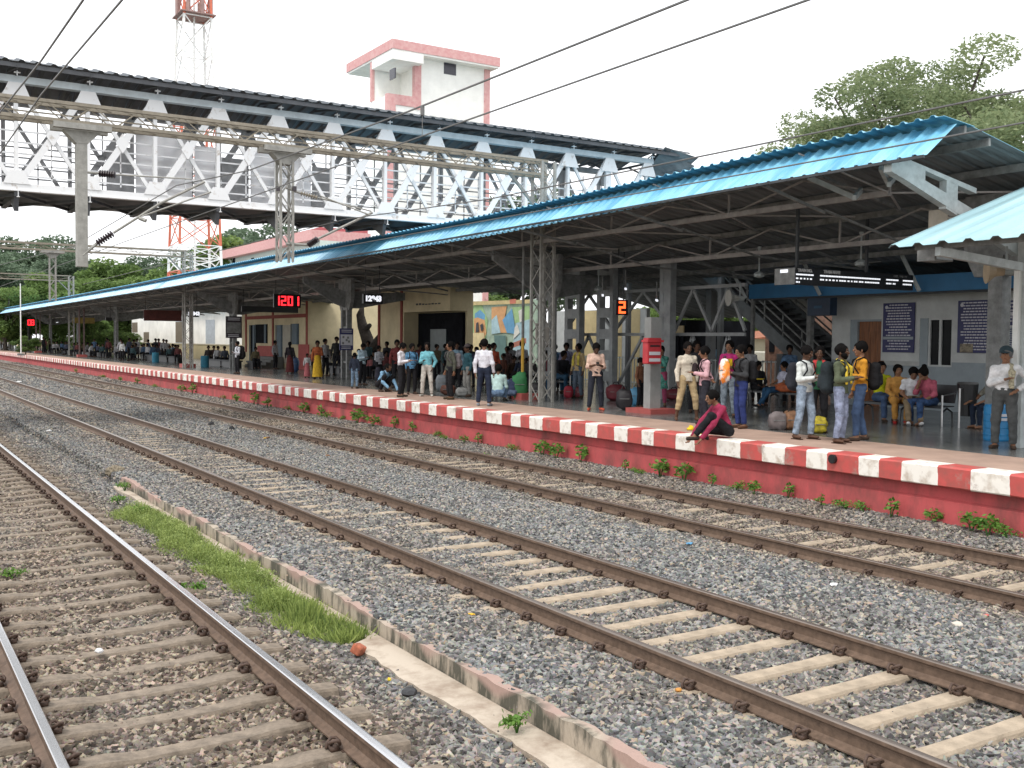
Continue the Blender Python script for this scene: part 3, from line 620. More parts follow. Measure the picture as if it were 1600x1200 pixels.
# bridge piers on the platform: battened double channels with bracing
m_pier = cm('pier_paint', (.33, .345, .35), rough=.6, var=.18, scale=3)
for px in (948, 1042, 897):
    X_ = 21.5; y = at(px, 560, X=X_).y; b = MB()
    hw = .17 if px == 1042 else .36
    for dy in (-hw, hw): b.bb(X_-.12, X_+.12, y+dy-.09, y+dy+.09, PZ, 6.75)
    for z in np.arange(1.3, 6.6, .72): b.bb(X_-.115, X_-.095, y-hw+.06, y+hw-.06, z, z+.34)
    b.bb(X_-.1, X_-.08, y-.15, y+.15, PZ, 6.7) if px == 1042 else None
    b.build('pier', m_pier, br)
b = MB(); ysb = [at(px, 560, X=21.6).y for px in (872, 897, 948, 1042, 1100, 1152)]
for a, c in ((ysb[0], ysb[2]), (ysb[2], ysb[3]), (ysb[3], ysb[4]), (ysb[4], ysb[5])):
    for z in (2.9, 4.35): b.bar((21.9, a, z), (21.9, c, z), .08, .1)
    m_ = (a+c)/2
    b.bar((21.9, a, 3.0), (21.9, m_, 4.3), .07, .09); b.bar((21.9, m_, 4.3), (21.9, c, 3.0), .07, .09); b.bar((21.9, a, PZ), (21.9, m_, 2.85), .07, .09); b.bar((21.9, m_, 2.85), (21.9, c, PZ), .07, .09)
b.build('bracing', m_pier, br)
# staircase of the footbridge going down along the platform
stc = thing('staircase', 'dark steel staircase descending from the footbridge behind the waiting people', 'staircase', (24, 26, PZ))
ta, tb = at(1128, 452, X=25.6), at(1285, 600, X=25.6)
dyz = (tb.z-ta.z)/(tb.y-ta.y); yt = BY+.3; zt = ta.z+dyz*(yt-ta.y)
topy = ta.y+(6.9-ta.z)/dyz; boty = ta.y+(PZ-ta.z)/dyz
for X_ in (25.6, 28.0):
    b = MB(); b.bar((X_, topy, 6.9), (X_, boty, PZ+.12), .1, .42); b.build('stringer', cm('stringer', (.16, .175, .18), rough=.6, var=.2), stc)
b = MB(); ns = 32
for k in range(ns):
    y = boty+(topy-boty)*(k+.5)/ns; z = PZ+.1+(6.9-PZ)*(k+.5)/ns; b.box((26.8, y, z), (2.3, .34, .05)); b.box((26.8, y+.16, z-.09), (2.3, .03, .16))
b.build('steps', m_brd, stc)
b = MB()
for X_ in (25.6, 28.0):
    for h in (.5, .8, 1.1): b.bar((X_, topy, 6.9+h), (X_, boty, PZ+h), .04, .05)
    for k in range(0, ns, 3): y = boty+(topy-boty)*k/ns; z = PZ+(6.9-PZ)*k/ns; b.bar((X_, y, z), (X_, y, z+1.1), .04, .04)
b.build('railing', m_steel, stc)
b = MB()
for px, x in ((1152, 22.5), (1223, 25.4), (1262, 27.9), (1110, 27.9)):
    y = at(px, 560, X=x).y; b.bb(x-.14, x+.14, y-.14, y+.14, PZ, max(1.2, min(6.6, PZ+(6.9-PZ)*(y-boty)/(topy-boty)-.1)))
b.build('post', cm('post_dark', (.12, .13, .135), rough=.6), stc)

# ------------------------------------------------------------------ stair tower behind the station
m_cream = cm('tower_cream', (.88, .88, .84), rough=.85, var=.06, scale=1.5)
m_pink = cm('tower_pink', (.52, .25, .25), rough=.9, var=.25, scale=4, col2=(.66, .42, .40))
TY = 62.; Q = TY/38.5
XA, XB = at(652, 150, Y=TY).x, at(764, 150, Y=TY).x
lt = thing('roof_tower', 'tall cream building tower with pink trim and flat roof rising behind the footbridge', 'tower', (XA, TY, .78))
zr = at(768, 104, Y=TY-.5).z; zt = at(768, 90, Y=TY-.5).z
L1 = at(607, 160, Y=TY).x-.75*Q; zlow = at(640, 152, Y=TY).z
XS = at(613, 62, Y=TY-.5*Q).x; DD = at(580, 130, X=L1+.75*Q).y; DS = at(541, 100, X=XS).y; TB = .78
b = MB(); b.bb(XA, XB, TY, DD, TB, zr); b.bb(L1+.75*Q, XA, TY, DD, TB, zlow); b.bb(L1+.76*Q, XA, TY+1.6*Q, DD-.05, zlow, zr); b.build('walls', m_cream, lt)
b = MB(); b.bb(XS, XB+.25*Q, TY-.5*Q, DS, zr, zt); b.build('roof_slab', m_pink, lt)
b = MB(); b.bb(XS+.06, XB+.2*Q, TY-.47*Q, DS-.1, zr-.12, zr-.003); b.build('soffit', m_cream, lt)
b = MB(); b.bb(XS+.03, XA+.05, TY-.49*Q, TY+1.5*Q, zr-.42*Q, zr-.13); b.build('porch_beam', m_cream, lt)
for a in ((XA-.14*Q, XA+.16*Q, TY-.06, TY+.3, zlow-.45*Q, zr-.13), (L1+1.05*Q, XA-.14*Q, TY-.06, TY+.1, zlow-.38*Q, zlow+.06), (L1+.68*Q, L1+1.05*Q, TY-.07, TY+.3, TB, zlow+.05), (XB-.25*Q, XB+.05, TY-.06, TY+.3, TB, zr-.13), (L1+.72*Q, L1+.85*Q, TY+1.58*Q, TY+1.75*Q, zlow, zr-.13)):
    b = MB(); b.bb(*a); b.build('trim', m_pink, lt)
p = at(703, 107, Y=TY); m_gl = cm('glass_dark', (.05, .05, .065), rough=.25, var=.1)
b = MB(); b.bb(p.x-.29*Q, p.x+.29*Q, TY-.02, TY+.1, p.z-.26*Q, p.z+.26*Q); b.build('window', m_gl, lt)
b = MB(); b.bb(L1+.74*Q, L1+.8*Q, at(617, 115, X=L1+.75*Q).y, at(609, 115, X=L1+.75*Q).y, at(612, 124, X=L1+.75*Q).z, at(612, 108, X=L1+.75*Q).z); b.build('window', m_gl, lt)
b = MB(); b.bb(at(632, 120, Y=TY+1.6*Q).x, at(644, 120, Y=TY+1.6*Q).x, TY+1.56*Q, TY+1.6*Q, zlow+.02, zlow+1.35*Q); b.build('door', cm('tower_door', (.70, .71, .68), rough=.6, var=.05), lt)

# ------------------------------------------------------------------ overhead line: portals, insulators, wires
m_galv = cm('galvanised', (.31, .305, .28), rough=.6, var=.2, scale=6)
m_galvb = cm('galvanised_brown', (.27, .24, .19), rough=.7, var=.2, scale=6)
m_ins = cm('insulator', (.035, .025, .03), rough=.3, var=.1)
def lattice(b, x0, x1, y, z0, z1, w_, st_, t=.055):
    for z in (z0, z1):
        for dy in (-w_/2, w_/2): b.bar((x0, y+dy, z), (x1, y+dy, z), t, t)
    n = max(1, int((x1-x0)/st_))
    for i in range(n):
        a, c = x0+(x1-x0)*i/n, x0+(x1-x0)*(i+1)/n
        for dy in (-w_/2, w_/2): b.bar((a, y+dy, z0 if i % 2 else z1), (c, y+dy, z1 if i % 2 else z0), .022, .022)
        b.bar((a, y-w_/2, z0), (c, y+w_/2, z0), .02, .02); b.bar((a, y-w_/2, z1), (c, y+w_/2, z1), .02, .02)
def vlattice(b, x, y, z0, z1, w_, d_, st_=.45, t=.06):
    for dx in (-w_/2, w_/2):
        for dy in (-d_/2, d_/2): b.bar((x+dx, y+dy, z0), (x+dx, y+dy, z1), t, t)
    n = max(1, int((z1-z0)/st_))
    for i in range(n):
        a, c = z0+(z1-z0)*i/n, z0+(z1-z0)*(i+1)/n
        for dy in (-d_/2, d_/2): b.bar((x-w_/2*(-1)**i, y+dy, a), (x+w_/2*(-1)**i, y+dy, c), .02, .03)
        for dx in (-w_/2, w_/2): b.bar((x+dx, y-d_/2*(-1)**i, a), (x+dx, y+d_/2*(-1)**i, c), .02, .03)
def insul(p, q, parent, r=.085, n=7):
    p, q = Vector(p), Vector(q); d = (q-p); L_ = d.length; b = MB(); pts = []; rr = []
    for i in range(n):
        for f, k in ((0, .35), (.25, 1), (.5, 1), (.75, .35)): pts.append(p+d*((i+f)/n)); rr.append(r*k)
    b.tube(pts, rr, 8); return b.build('insulator', m_ins, parent)
def portal(y, label, z0, z1, xl, xr, arms, near):
    t = thing('overhead_line_portal', label, 'portal', (xr, y, PZ))
    b = MB(); lattice(b, xl, xr, y, z0, z1, .42, .5 if near else 1.2, .075 if near else .09); b.bar((xl, y+.21, (z0+z1)/2), (xr, y+.21, (z0+z1)/2), .03, .03)
    b.build('boom', m_galvb, t)
    b = MB(); vlattice(b, xr, y, PZ, z1, .45, .5, .5, .075); b.bar((xr-1.2, y, z0), (xr, y, z0-1.2), .07, .08); b.build('upright', m_galv, t)
    for x, zb, solid in arms:
        b = MB()
        if solid: b.bb(x-.115, x+.115, y-.13, y+.13, zb, z0-.35)
        else: vlattice(b, x, y, zb, z0-.35, .32, .3, .4, .055)
        ar = b.build('drop_arm', m_galv, t)
        b = MB(); b.bb(x-.62, x+.62, y-.3, y-.16, z0-.16, z0-.03); b.bb(x-.62, x+.62, y+.16, y+.3, z0-.16, z0-.03); b.sheet([(x-.4, y-.14, z0-.17), (x+.4, y-.14, z0-.17), (x+.13, y-.14, z0-.45), (x-.13, y-.14, z0-.45)], .28, (0, 1, 0))
        b.build('cap_plate', m_galv, ar)
    return t
A1, A2 = at(128, 417, Y=25.5), at(445, 410, Y=25.5)
po = portal(25.5, 'overhead line portal with lattice beam nearest the viewer, in front of the footbridge', 7.50, 7.90, -4.5, 17.05, [(A1.x, A1.z, True), (A2.x, A2.z, False)], True)
# cantilevers on the near portal
i1 = at(155, 271, Y=25.4); i2 = at(181, 273, Y=25.2); i3 = at(152, 380, Y=25.4); i4 = at(177, 364, Y=25.2); tip = at(320, 284, Y=24.6)
insul(i1, i2, po); insul(i3, i4, po)
b = MB(); b.tube([(A1.x, 25.4, i1.z), i1], .03, 6); b.tube([(A1.x, 25.4, i3.z-.3), i3], .04, 6); b.tube([i2, at(300, 280, Y=24.7)], .018, 5); b.tube([i4, at(250, 318, Y=24.9), tip], .032, 6); b.tube([at(222, 338, Y=25), at(330, 300, Y=24.5)], .02, 5); b.tube([at(218, 341, Y=25.0), at(228, 345, Y=24.9)], .05, 6); b.build('cantilever', m_galv, po)
j1 = at(470, 302, Y=25.4); j2 = at(497, 309, Y=25.2); j3 = at(482, 383, Y=25.4); j4 = at(497, 373, Y=25.2)
insul(j1, j2, po, .06).data.materials[0] = m_galvb; insul(j3, j4, po)
b = MB(); b.tube([(A2.x, 25.4, j1.z+.1), j1], .03, 6); b.tube([(A2.x, 25.4, j3.z), j3], .04, 6); b.tube([j2, at(580, 330, Y=24.8)], .02, 6); b.tube([j4, at(582, 332, Y=24.7)], .035, 6); b.tube([at(500, 306, Y=25.1), at(578, 336, Y=24.7)], .02, 5); b.build('cantilever', m_galv, po)
for px in (434, 460):
    q = at(px, 295, Y=25.2); b = MB(); b.box(q, (.09, .09, .12)); b.build('clamp', m_ins, po)
y2 = 64.
portal(y2, 'second overhead line portal, seen below the footbridge left of the mobile tower', at(0, 387, Y=y2).z, at(0, 377, Y=y2).z, -4, at(293, 400, Y=y2).x, [(at(82, 420, Y=y2).x, at(82, 470, Y=y2).z, False)], False)
y2 = 112.
portal(y2, 'third overhead line portal, small and pale against the far trees', at(0, 435, Y=y2).z, at(0, 427, Y=y2).z, -4, at(111, 440, Y=y2).x, [], False)
y2 = 150.
portal(y2, 'farthest overhead line portal at the left edge', at(0, 467, Y=y2).z, at(0, 458, Y=y2).z, -4, at(17, 460, Y=y2).x, [], False)
m_wire = cm('wire', (.16, .16, .16), rough=.5, metal=.3)
def wire(x, zs, label, r=.011):
    b = MB(); b.tube([(x, y, z) for y, z in zs], r, 5); o = b.build('overhead_wire', m_wire); tag(o, label, 'wire')
wire(6.43, [(1, 5.74), (7, 5.76), (13, 5.79), (20, 5.92), (25.5, 6.3), (40, 5.9), (64, 6.6)], 'upper of the two overhead wires above the middle track', .013)
wire(6.43, [(1, 5.36), (10, 5.38), (25.5, 5.40), (64, 5.4), (112, 5.4)], 'lower of the two overhead wires above the middle track')
wire(1.9, [(2, 5.93), (9, 5.95), (14, 6.02), (25.5, 6.5), (60, 6.0)], 'upper of the two overhead wires above the nearest track', .013)
wire(1.9, [(2, 5.44), (9, 5.48), (14, 5.61), (25.5, 5.5), (64, 5.4)], 'lower of the two overhead wires above the nearest track')
wire(10.8, [(2, 5.40), (11, 5.45), (18.2, 5.51), (25.5, 5.8), (64, 5.7)], 'upper of the two overhead wires above the platform track', .013)
wire(10.8, [(2, 5.07), (11, 5.07), (25.5, 5.1), (64, 5.1), (112, 5.1)], 'lower of the two overhead wires above the platform track')
b = MB(); p = at(660, 166, X=6.43); b.tube([p, p-Vector((0, 0, .12))], .03, 5); b.tube([p-Vector((0, 0, .1)), (6.43, p.y, 5.39)], .006, 4); tag(b.build('dropper', m_wire), 'short dropper hanging between the wires over the middle track', 'dropper')

# ------------------------------------------------------------------ mobile phone mast
mt = Vector((29.6, 110, .7)); mast = thing('lattice_mast', 'tall red and white lattice telecom mast behind the footbridge', 'mast', mt)
m_mr = cm('mast_red', (.62, .16, .09), rough=.6, var=.15); m_mw = cm('mast_white', (.78, .78, .76), rough=.6, var=.06)
def mw(z): return 2.45-.030*(z-mt.z)
zb = [.7, 7.2, 10.8, 13.5, 16.5, 19.5, 22, 25, 28, 31, 34.5]
zz = [at(300, py, Y=110).z for py in (585, 425, 385, 250, 140)]
cols = [(.7, zz[1], m_mr), (zz[1], zz[2], m_mw), (zz[2], zz[3], m_mr), (zz[3], zz[4], m_mr), (zz[4], zz[4]+7.3, m_mw), (zz[4]+7.3, zz[4]+13, m_mr)]
for za, zb_, m_ in cols:
    b = MB(); n = max(2, int((zb_-za)/2.6))
    C4 = ((-1, -1), (1, -1), (1, 1), (-1, 1))
    for i in range(n):
        a, c = za+(zb_-za)*i/n, za+(zb_-za)*(i+1)/n; wa, wc = mw(a), mw(c)
        for k in range(4):
            p, q = C4[k], C4[(k+1) % 4]; P = lambda s, w_, z: (mt.x+s[0]*w_, mt.y+s[1]*w_, z)
            b.bar(P(p, wa, a), P(p, wc, c), .22, .22); b.bar(P(p, wa, a), P(q, wc, c), .09, .09); b.bar(P(q, wa, a), P(p, wc, c), .09, .09); b.bar(P(p, wc, c), P(q, wc, c), .09, .09)
    b.build('mast_section', m_, mast)
b = MB(); b.bar((mt.x, mt.y, .7), (mt.x, mt.y, zz[4]+12), .35, .12)
for z in np.arange(1.2, 34, .8): b.bar((mt.x-.3, mt.y-.1, z), (mt.x+.3, mt.y-.1, z), .06, .06)
b.build('ladder', m_mw, mast)
b = MB(); zc = at(300, 12, Y=110).z
for k in range(8): a = k*PI/4+.2; b.box((mt.x+1.75*math.cos(a), mt.y+1.75*math.sin(a), zc), (.35, .35, 2.0), a)
b.box((mt.x, mt.y, zc-.9), (3.6, 3.6, .12)); b.build('antennas', cm('antenna', (.32, .2, .18), rough=.6), mast)
# ------------------------------------------------------------------ office at the right
m_offu = cm('office_upper', (.62, .64, .63), rough=.8, var=.14, scale=1.3); m_offl = cm('office_lower', (.33, .38, .41), rough=.7, var=.12, scale=1.6)
OX = 24.9; oy1 = at(1300, 520, X=OX).y; zm = at(1400, 564, X=OX).z; zt = 4.1
def py(px, X): return at(px, 520, X=X).y
d0, d1 = py(1328, OX), py(1377, OX); w0, w1 = py(1437, OX), py(1488, OX); dz = at(1360, 499, X=OX).z; wz0, wz1 = at(1460, 573, X=OX).z, at(1460, 497, X=OX).z
of = thing('office_building', 'grey two-tone station office with wooden door and glass window behind the seated people', 'building', (OX, 15, PZ))
def pan(b, ya, yb, za, zb): b.bb(OX, OX+.3, ya, yb, za, zb)
b = MB(); pan(b, 3, w1, PZ, zm); pan(b, w1, d1, PZ, wz0 if wz0 < zm else zm); pan(b, d0, oy1, PZ, zm); b.build('lower_wall', m_offl, of)
b = MB(); pan(b, 3, w1, zm, zt); pan(b, w1, w0, max(wz1, zm), zt); pan(b, w0, d1, zm, zt); pan(b, d1, d0, dz, zt); pan(b, d0, oy1, zm, zt)
b.bb(OX+.3, OX+5, oy1-.25, oy1, PZ, zt); b.build('upper_wall', m_offu, of)
b = MB(); b.bb(OX, OX+.3, w1, w0, wz0-.02, zm) if wz0 < zm else None
if b.v: pass
b = MB(); b.bb(OX+.12, OX+.18, d1+.02, d0-.25, PZ, dz-.06); m_wood = cm('door_wood', (.30, .12, .05), rough=.55, var=.35, scale=3, stretch=(3, 6, .5)); dd = b.build('door', m_wood, of)
b = MB()
for k in range(4): y = d1+.06+(d0-d1-.35)*k/4; b.bb(OX+.105, OX+.12, y+.03, y+(d0-d1-.35)/4-.03, PZ+.2, dz-.35)
b.build('door_panels', m_wood, dd)
b = MB(); b.bb(OX+.02, OX+.2, d0-.25, d0, PZ, dz); b.bb(OX+.02, OX+.2, d1+.02, d0-.25, dz-.06, dz); b.build('door_frame', m_offl, of)
b = MB(); b.bb(OX+.1, OX+.16, w1+.04, w0-.28, wz0+.04, wz1-.04); wn = b.build('window', cm('window_glass', (.008, .010, .012), rough=.3, var=.4, spec=.12, scale=2), of)
b = MB()
for ya, yb, za, zb in ((w1, w0-.24, wz1-.05, wz1), (w1, w0-.24, wz0, wz0+.05), (w1, w1+.06, wz0+.05, wz1-.05), (w0-.3, w0-.24, wz0+.05, wz1-.05), ((w1+w0)/2-.14, (w1+w0)/2-.07, wz0+.05, wz1-.05)): b.bb(OX+.05, OX+.12, ya, yb, za, zb)
b.build('window_frame', m_offu, wn); b = MB(); b.bb(OX+.02, OX+.2, w0-.24, w0, wz0, wz1); b.build('window_jamb', m_offl, wn)
FXX = 23.7; fy = at(1170, 455, X=FXX).y; fz0, fz1 = at(1590, 449.5, X=FXX).z, at(1586, 421, X=FXX).z
b = MB(); b.bb(FXX, FXX+.1, 3, fy, fz0, fz1); b.build('blue_fascia', cm('fascia_blue', (.035, .19, .40), rough=.55, var=.12, scale=2), of)
b = MB(); b.bb(FXX+.1, OX+4, 3, fy-.05, fz1-.15, fz1-.05); b.bb(FXX+.1, FXX+.2, 3, fy-.1, fz0-.06, fz0); b.build('verandah_roof', m_dark, of)
b = MB()
for px in (1166, 1282, 1437): y = at(px, 455, X=FXX-.1).y; b = MB(); b.bar((FXX-.12, y, fz0+.02), (FXX-.8, y+.35, fz1+1.0), .08, .08); b.build('strut', m_steelw, of)
b = MB(); y = at(1176, 520, X=23.9).y; b.bb(23.85, 23.95, y-.05, y+.05, PZ, fz0); y = oy1+.3; b.bb(24.2, 24.35, y-.08, y+.08, PZ, fz0); b.build('verandah_post', m_steel, of)
# notice boards on the office wall
m_nb = cm('notice_blue', (.035, .038, .13), rough=.5, var=.08); m_nw = cm('notice_white', (.62, .62, .66), rough=.6, var=.05); m_ng = cm('notice_grey', (.33, .37, .40), rough=.6, var=.05)
def notice(pa, pb, label, rows, extra=None, seed=0, grey=False, X=None):
    X = X or OX-.03; a, c = at(*pa, X=X), at(*pb, X=X); t = thing('notice_board', label, 'notice board', (X, a.y, PZ)); rd = random.Random(seed)
    y0_, y1_ = min(a.y, c.y), max(a.y, c.y); z0_, z1_ = min(a.z, c.z), max(a.z, c.z)
    b = MB(); b.bb(X-.02, X+.02, y0_, y1_, z0_, z1_); b.build('panel', m_ng if grey else m_nb, t); b = MB(); n = rows; dzr = (z1_-z0_)/(n+1)
    for i in range(n):
        z = z1_-dzr*(i+.8)
        if extra and extra[0] <= i <= extra[1]: continue
        ln = rd.uniform(.55, .85); m_ = (y0_+y1_)/2; y = m_-(y1_-y0_)*ln/2
        while y < m_+(y1_-y0_)*ln/2: wl = rd.uniform(.04, .13); b.bb(X-.026, X-.02, y, min(y+wl, m_+(y1_-y0_)*ln/2), z-dzr*.22, z+dzr*.2); y += wl+.022
    b.build('lettering', m_nb if grey else m_nw, t)
    b = MB(); c_ = (X-.023, y1_-.12, z1_-.12); b.lathe((0, 0, 0), [(.05, -.004), (.05, .004)], 12)
    b.v = [(c_[0]+v[2], c_[1]+v[0], c_[2]+v[1]) for v in b.v]; b.build('emblem', m_nw, t)
    if extra:
        b = MB(); zt_ = z1_-dzr*(extra[0]+.3); zb_ = z1_-dzr*(extra[1]+1.3); b.bb(X-.028, X-.02, y0_+.02, y1_-.02, zb_, zt_); b.build('white_band', m_ng if seed == 1 else m_nw, t)
    return t
notice((1381, 474), (1428, 551), 'tall blue notice board between the wooden door and the window', 17, (12, 12), 1)
notice((1498, 470), (1553, 552), 'blue notice board with white lines right of the window', 17, None, 2)
notice((1554, 470), (1592, 508), 'blue heading board at the far right beside the wall list', 6, (3, 3), 3)
notice((1554, 512), (1592, 553), 'pale grey list board below the heading board at the far right', 11, None, 4, True)
b = MB(); a, c = at(1500, 537, X=OX-.06), at(1520, 551, X=OX-.06); b.bb(OX-.062, OX-.056, min(a.y, c.y), max(a.y, c.y), min(a.z, c.z), max(a.z, c.z)); tag(b.build('picture', cm('picture_tan', (.35, .30, .22), var=.5, scale=9)), 'small tan photograph at the foot of the blue notice board', 'picture')
# wall box on the corner
p = at(1300, 480, X=24.0); b = MB(); b.bb(23.8, 24.1, p.y-.1, p.y+.75, at(1300, 493, X=24).z, at(1300, 465, X=24).z); o = thing('junction_box', 'dark blue box under the left end of the blue fascia', 'box', (24, p.y, PZ)); b.build('case', cm('box_navy', (.012, .035, .075), rough=.4), o)
b = MB(); b.bb(23.79, 23.8, p.y+.2, p.y+.5, p.z-.03, p.z+.05); b.build('label_plate', cm('box_label', (.05, .12, .2)), o)

# ------------------------------------------------------------------ yellow station building and what stands behind the platform
m_yel = cm('plaster_yellow', (.62, .53, .34), rough=.9, var=.14, scale=.8, col2=(.46, .39, .25)); m_trim = cm('trim_red', (.26, .055, .04), rough=.8, var=.15); m_plinth = cm('plinth_red', (.38, .09, .08), rough=.85, var=.15)
SX = 22.4
def ybox(b, px0, px1, za, zb, X0, X1): b.bb(X0, X1, py(px0, X0), py(px1, X0), za, zb)
sb = thing('station_building', 'yellow plastered station building with red trim, seen under the canopy', 'building', (SX, 60, PZ))
b = MB(); ybox(b, 378, 481, PZ, 5.0, SX, SX+7); b.build('west_wing', m_yel, sb)
b = MB(); ybox(b, 592, 631, PZ, 5.3, SX, SX+1.2); ybox(b, 631, 703, at(660, 487, X=SX).z, 5.3, SX, SX+1.2); b.bb(SX+.9, SX+1.2, py(703, SX), py(631, SX), PZ, at(660, 487, X=SX).z); b.build('east_wing', m_yel, sb)
b = MB(); b.bb(28.0, 28.3, py(592, 28), py(440, 28), PZ, 6.3); b.build('recess_wall', m_yel, sb)
b = MB()
for px in (385, 427, 480): y = py(px, SX); b = MB(); b.bb(SX-.06, SX-.002, y-.12, y+.12, PZ+.9, 5.0); b.build('trim', m_trim, sb)
b = MB()
b.bb(SX-.05, SX-.003, py(480, SX), py(385, SX), at(400, 499, X=SX).z, at(400, 499, X=SX).z+.22)
for px in (593, 628): y = py(px, SX); b.build('trim', m_trim, sb); b = MB(); b.bb(SX-.06, SX-.002, y-.1, y+.1, PZ, 5.3)
b.build('trim', m_trim, sb); b = MB(); b.bb(27.94, 28, py(575, 28), py(566, 28), 2.2, 5); b.build('trim', m_trim, sb); b = MB(); b.bb(27.95, 28, py(592, 28), py(574, 28), 3.6, 3.85); b.build('trim', m_trim, sb)
b = MB(); ybox(b, 402, 428, PZ, PZ+1.35, SX-.1, SX); ybox(b, 466, 481, PZ, PZ+1.5, SX-.1, SX); b.build('plinth', m_plinth, sb)
b = MB(); ybox(b, 592, 628, PZ, PZ+1.0, SX-.03, SX); b.build('stone_dado', cm('dado_grey', (.16, .15, .14), var=.3, scale=6), sb)
m_dkdoor = cm('doorway_dark', (.010, .011, .014), rough=.9, spec=.1, var=.4); m_blsh = cm('shutter_blue', (.06, .10, .13), rough=.6, var=.2)
for (a, c, z0, z1) in ((400, 417, 536, 507), (432, 441, 560, 508), (456, 466, 538, 506), (391, 399, 570, 508)):
    b = MB(); za, zb = at(a, z0, X=SX).z, at(a, z1, X=SX).z; ybox(b, a, c, za, zb, SX-.05, SX+.2); wn = b.build('window', m_dkdoor if a < 430 else m_blsh, sb)
    b = MB(); y0_, y1_ = py(c, SX), py(a, SX); b.bb(SX-.08, SX-.05, y0_, y0_+.35, za, zb); b.bb(SX-.08, SX-.05, y1_-.1, y1_, za, zb); b.build('shutter', m_blsh, wn)
b = MB(); b.bb(SX-.06, SX-.004, py(455, SX), py(443, SX), PZ+.3, at(445, 508, X=SX).z); b.build('door', cm('door_cream', (.38, .35, .28), var=.1), sb)
b = MB()
for k in range(4): b.bb(SX-1.5+k*.3, SX-.1, py(445, SX), py(418, SX), PZ+.17*k, PZ+.17*(k+1))
b.build('steps', cm('step_grey', (.15, .15, .14)), sb)
b = MB(); b.bb(SX+.75, SX+.9, py(700, SX), py(632, SX), PZ, at(660, 488, X=SX).z-.02); b.build('entrance', m_dkdoor, sb)
b = MB(); b.bb(SX+.7, SX+.75, py(676, SX), py(652, SX), PZ+.2, at(660, 514, X=SX).z); b.build('entrance_door', cm('door_green_grey', (.09, .12, .12), rough=.4), sb)
b = MB(); z = at(660, 475, X=SX).z; rd = random.Random(4); y = py(688, SX)
while y < py(650, SX): b.bb(SX-.02, SX-.004, y, y+.22, z-.05, z+rd.uniform(0, .05)); y += .32
b.build('lettering', m_dark, sb)
b = MB()      # outside stair with cream parapets inside the recess
p0, p1 = at(452, 575, X=26.5), at(545, 492, X=26.5)
for dz_ in (0, .55): b.bar((26.5, p0.y, p0.z+dz_+.3), (26.5, p1.y, p1.z+dz_+.3), .12, .22)
p2 = at(507, 466, X=26.4); p3 = at(556, 500, X=26.4); b.bar(p2, p3, .12, .35); b.build('stair_parapet', cm('parapet_cream', (.66, .60, .46), rough=.9), sb)
b = MB(); b.bb(SX+.02, SX+6, py(703, SX), py(378, SX), 6.3, 6.5) ; 
# tree trunk growing through the recess
tk = thing('old_tree', 'dark leaning tree trunk growing in front of the yellow recess wall', 'tree', (24.5, 50, PZ))
b = MB(); X_ = 24.2
b.tube([at(x, y, X=X_) for x, y in ((583, 592), (578, 560), (574, 530), (566, 508), (563, 492), (566, 480))], [.55, .42, .36, .3, .25, .12], 8); b.tube([at(x, y, X=X_-.01) for x, y in ((578, 556), (588, 536), (600, 522), (610, 512))], [.3, .26, .24, .2], 8); b.tube([at(x, y, X=X_) for x, y in ((570, 516), (578, 508))], [.2, .12], 8)
b.build('trunk', cm('bark_dark', (.045, .035, .028), rough=1, var=.4, scale=4, bump=.6, bscale=9), tk, smooth=True)
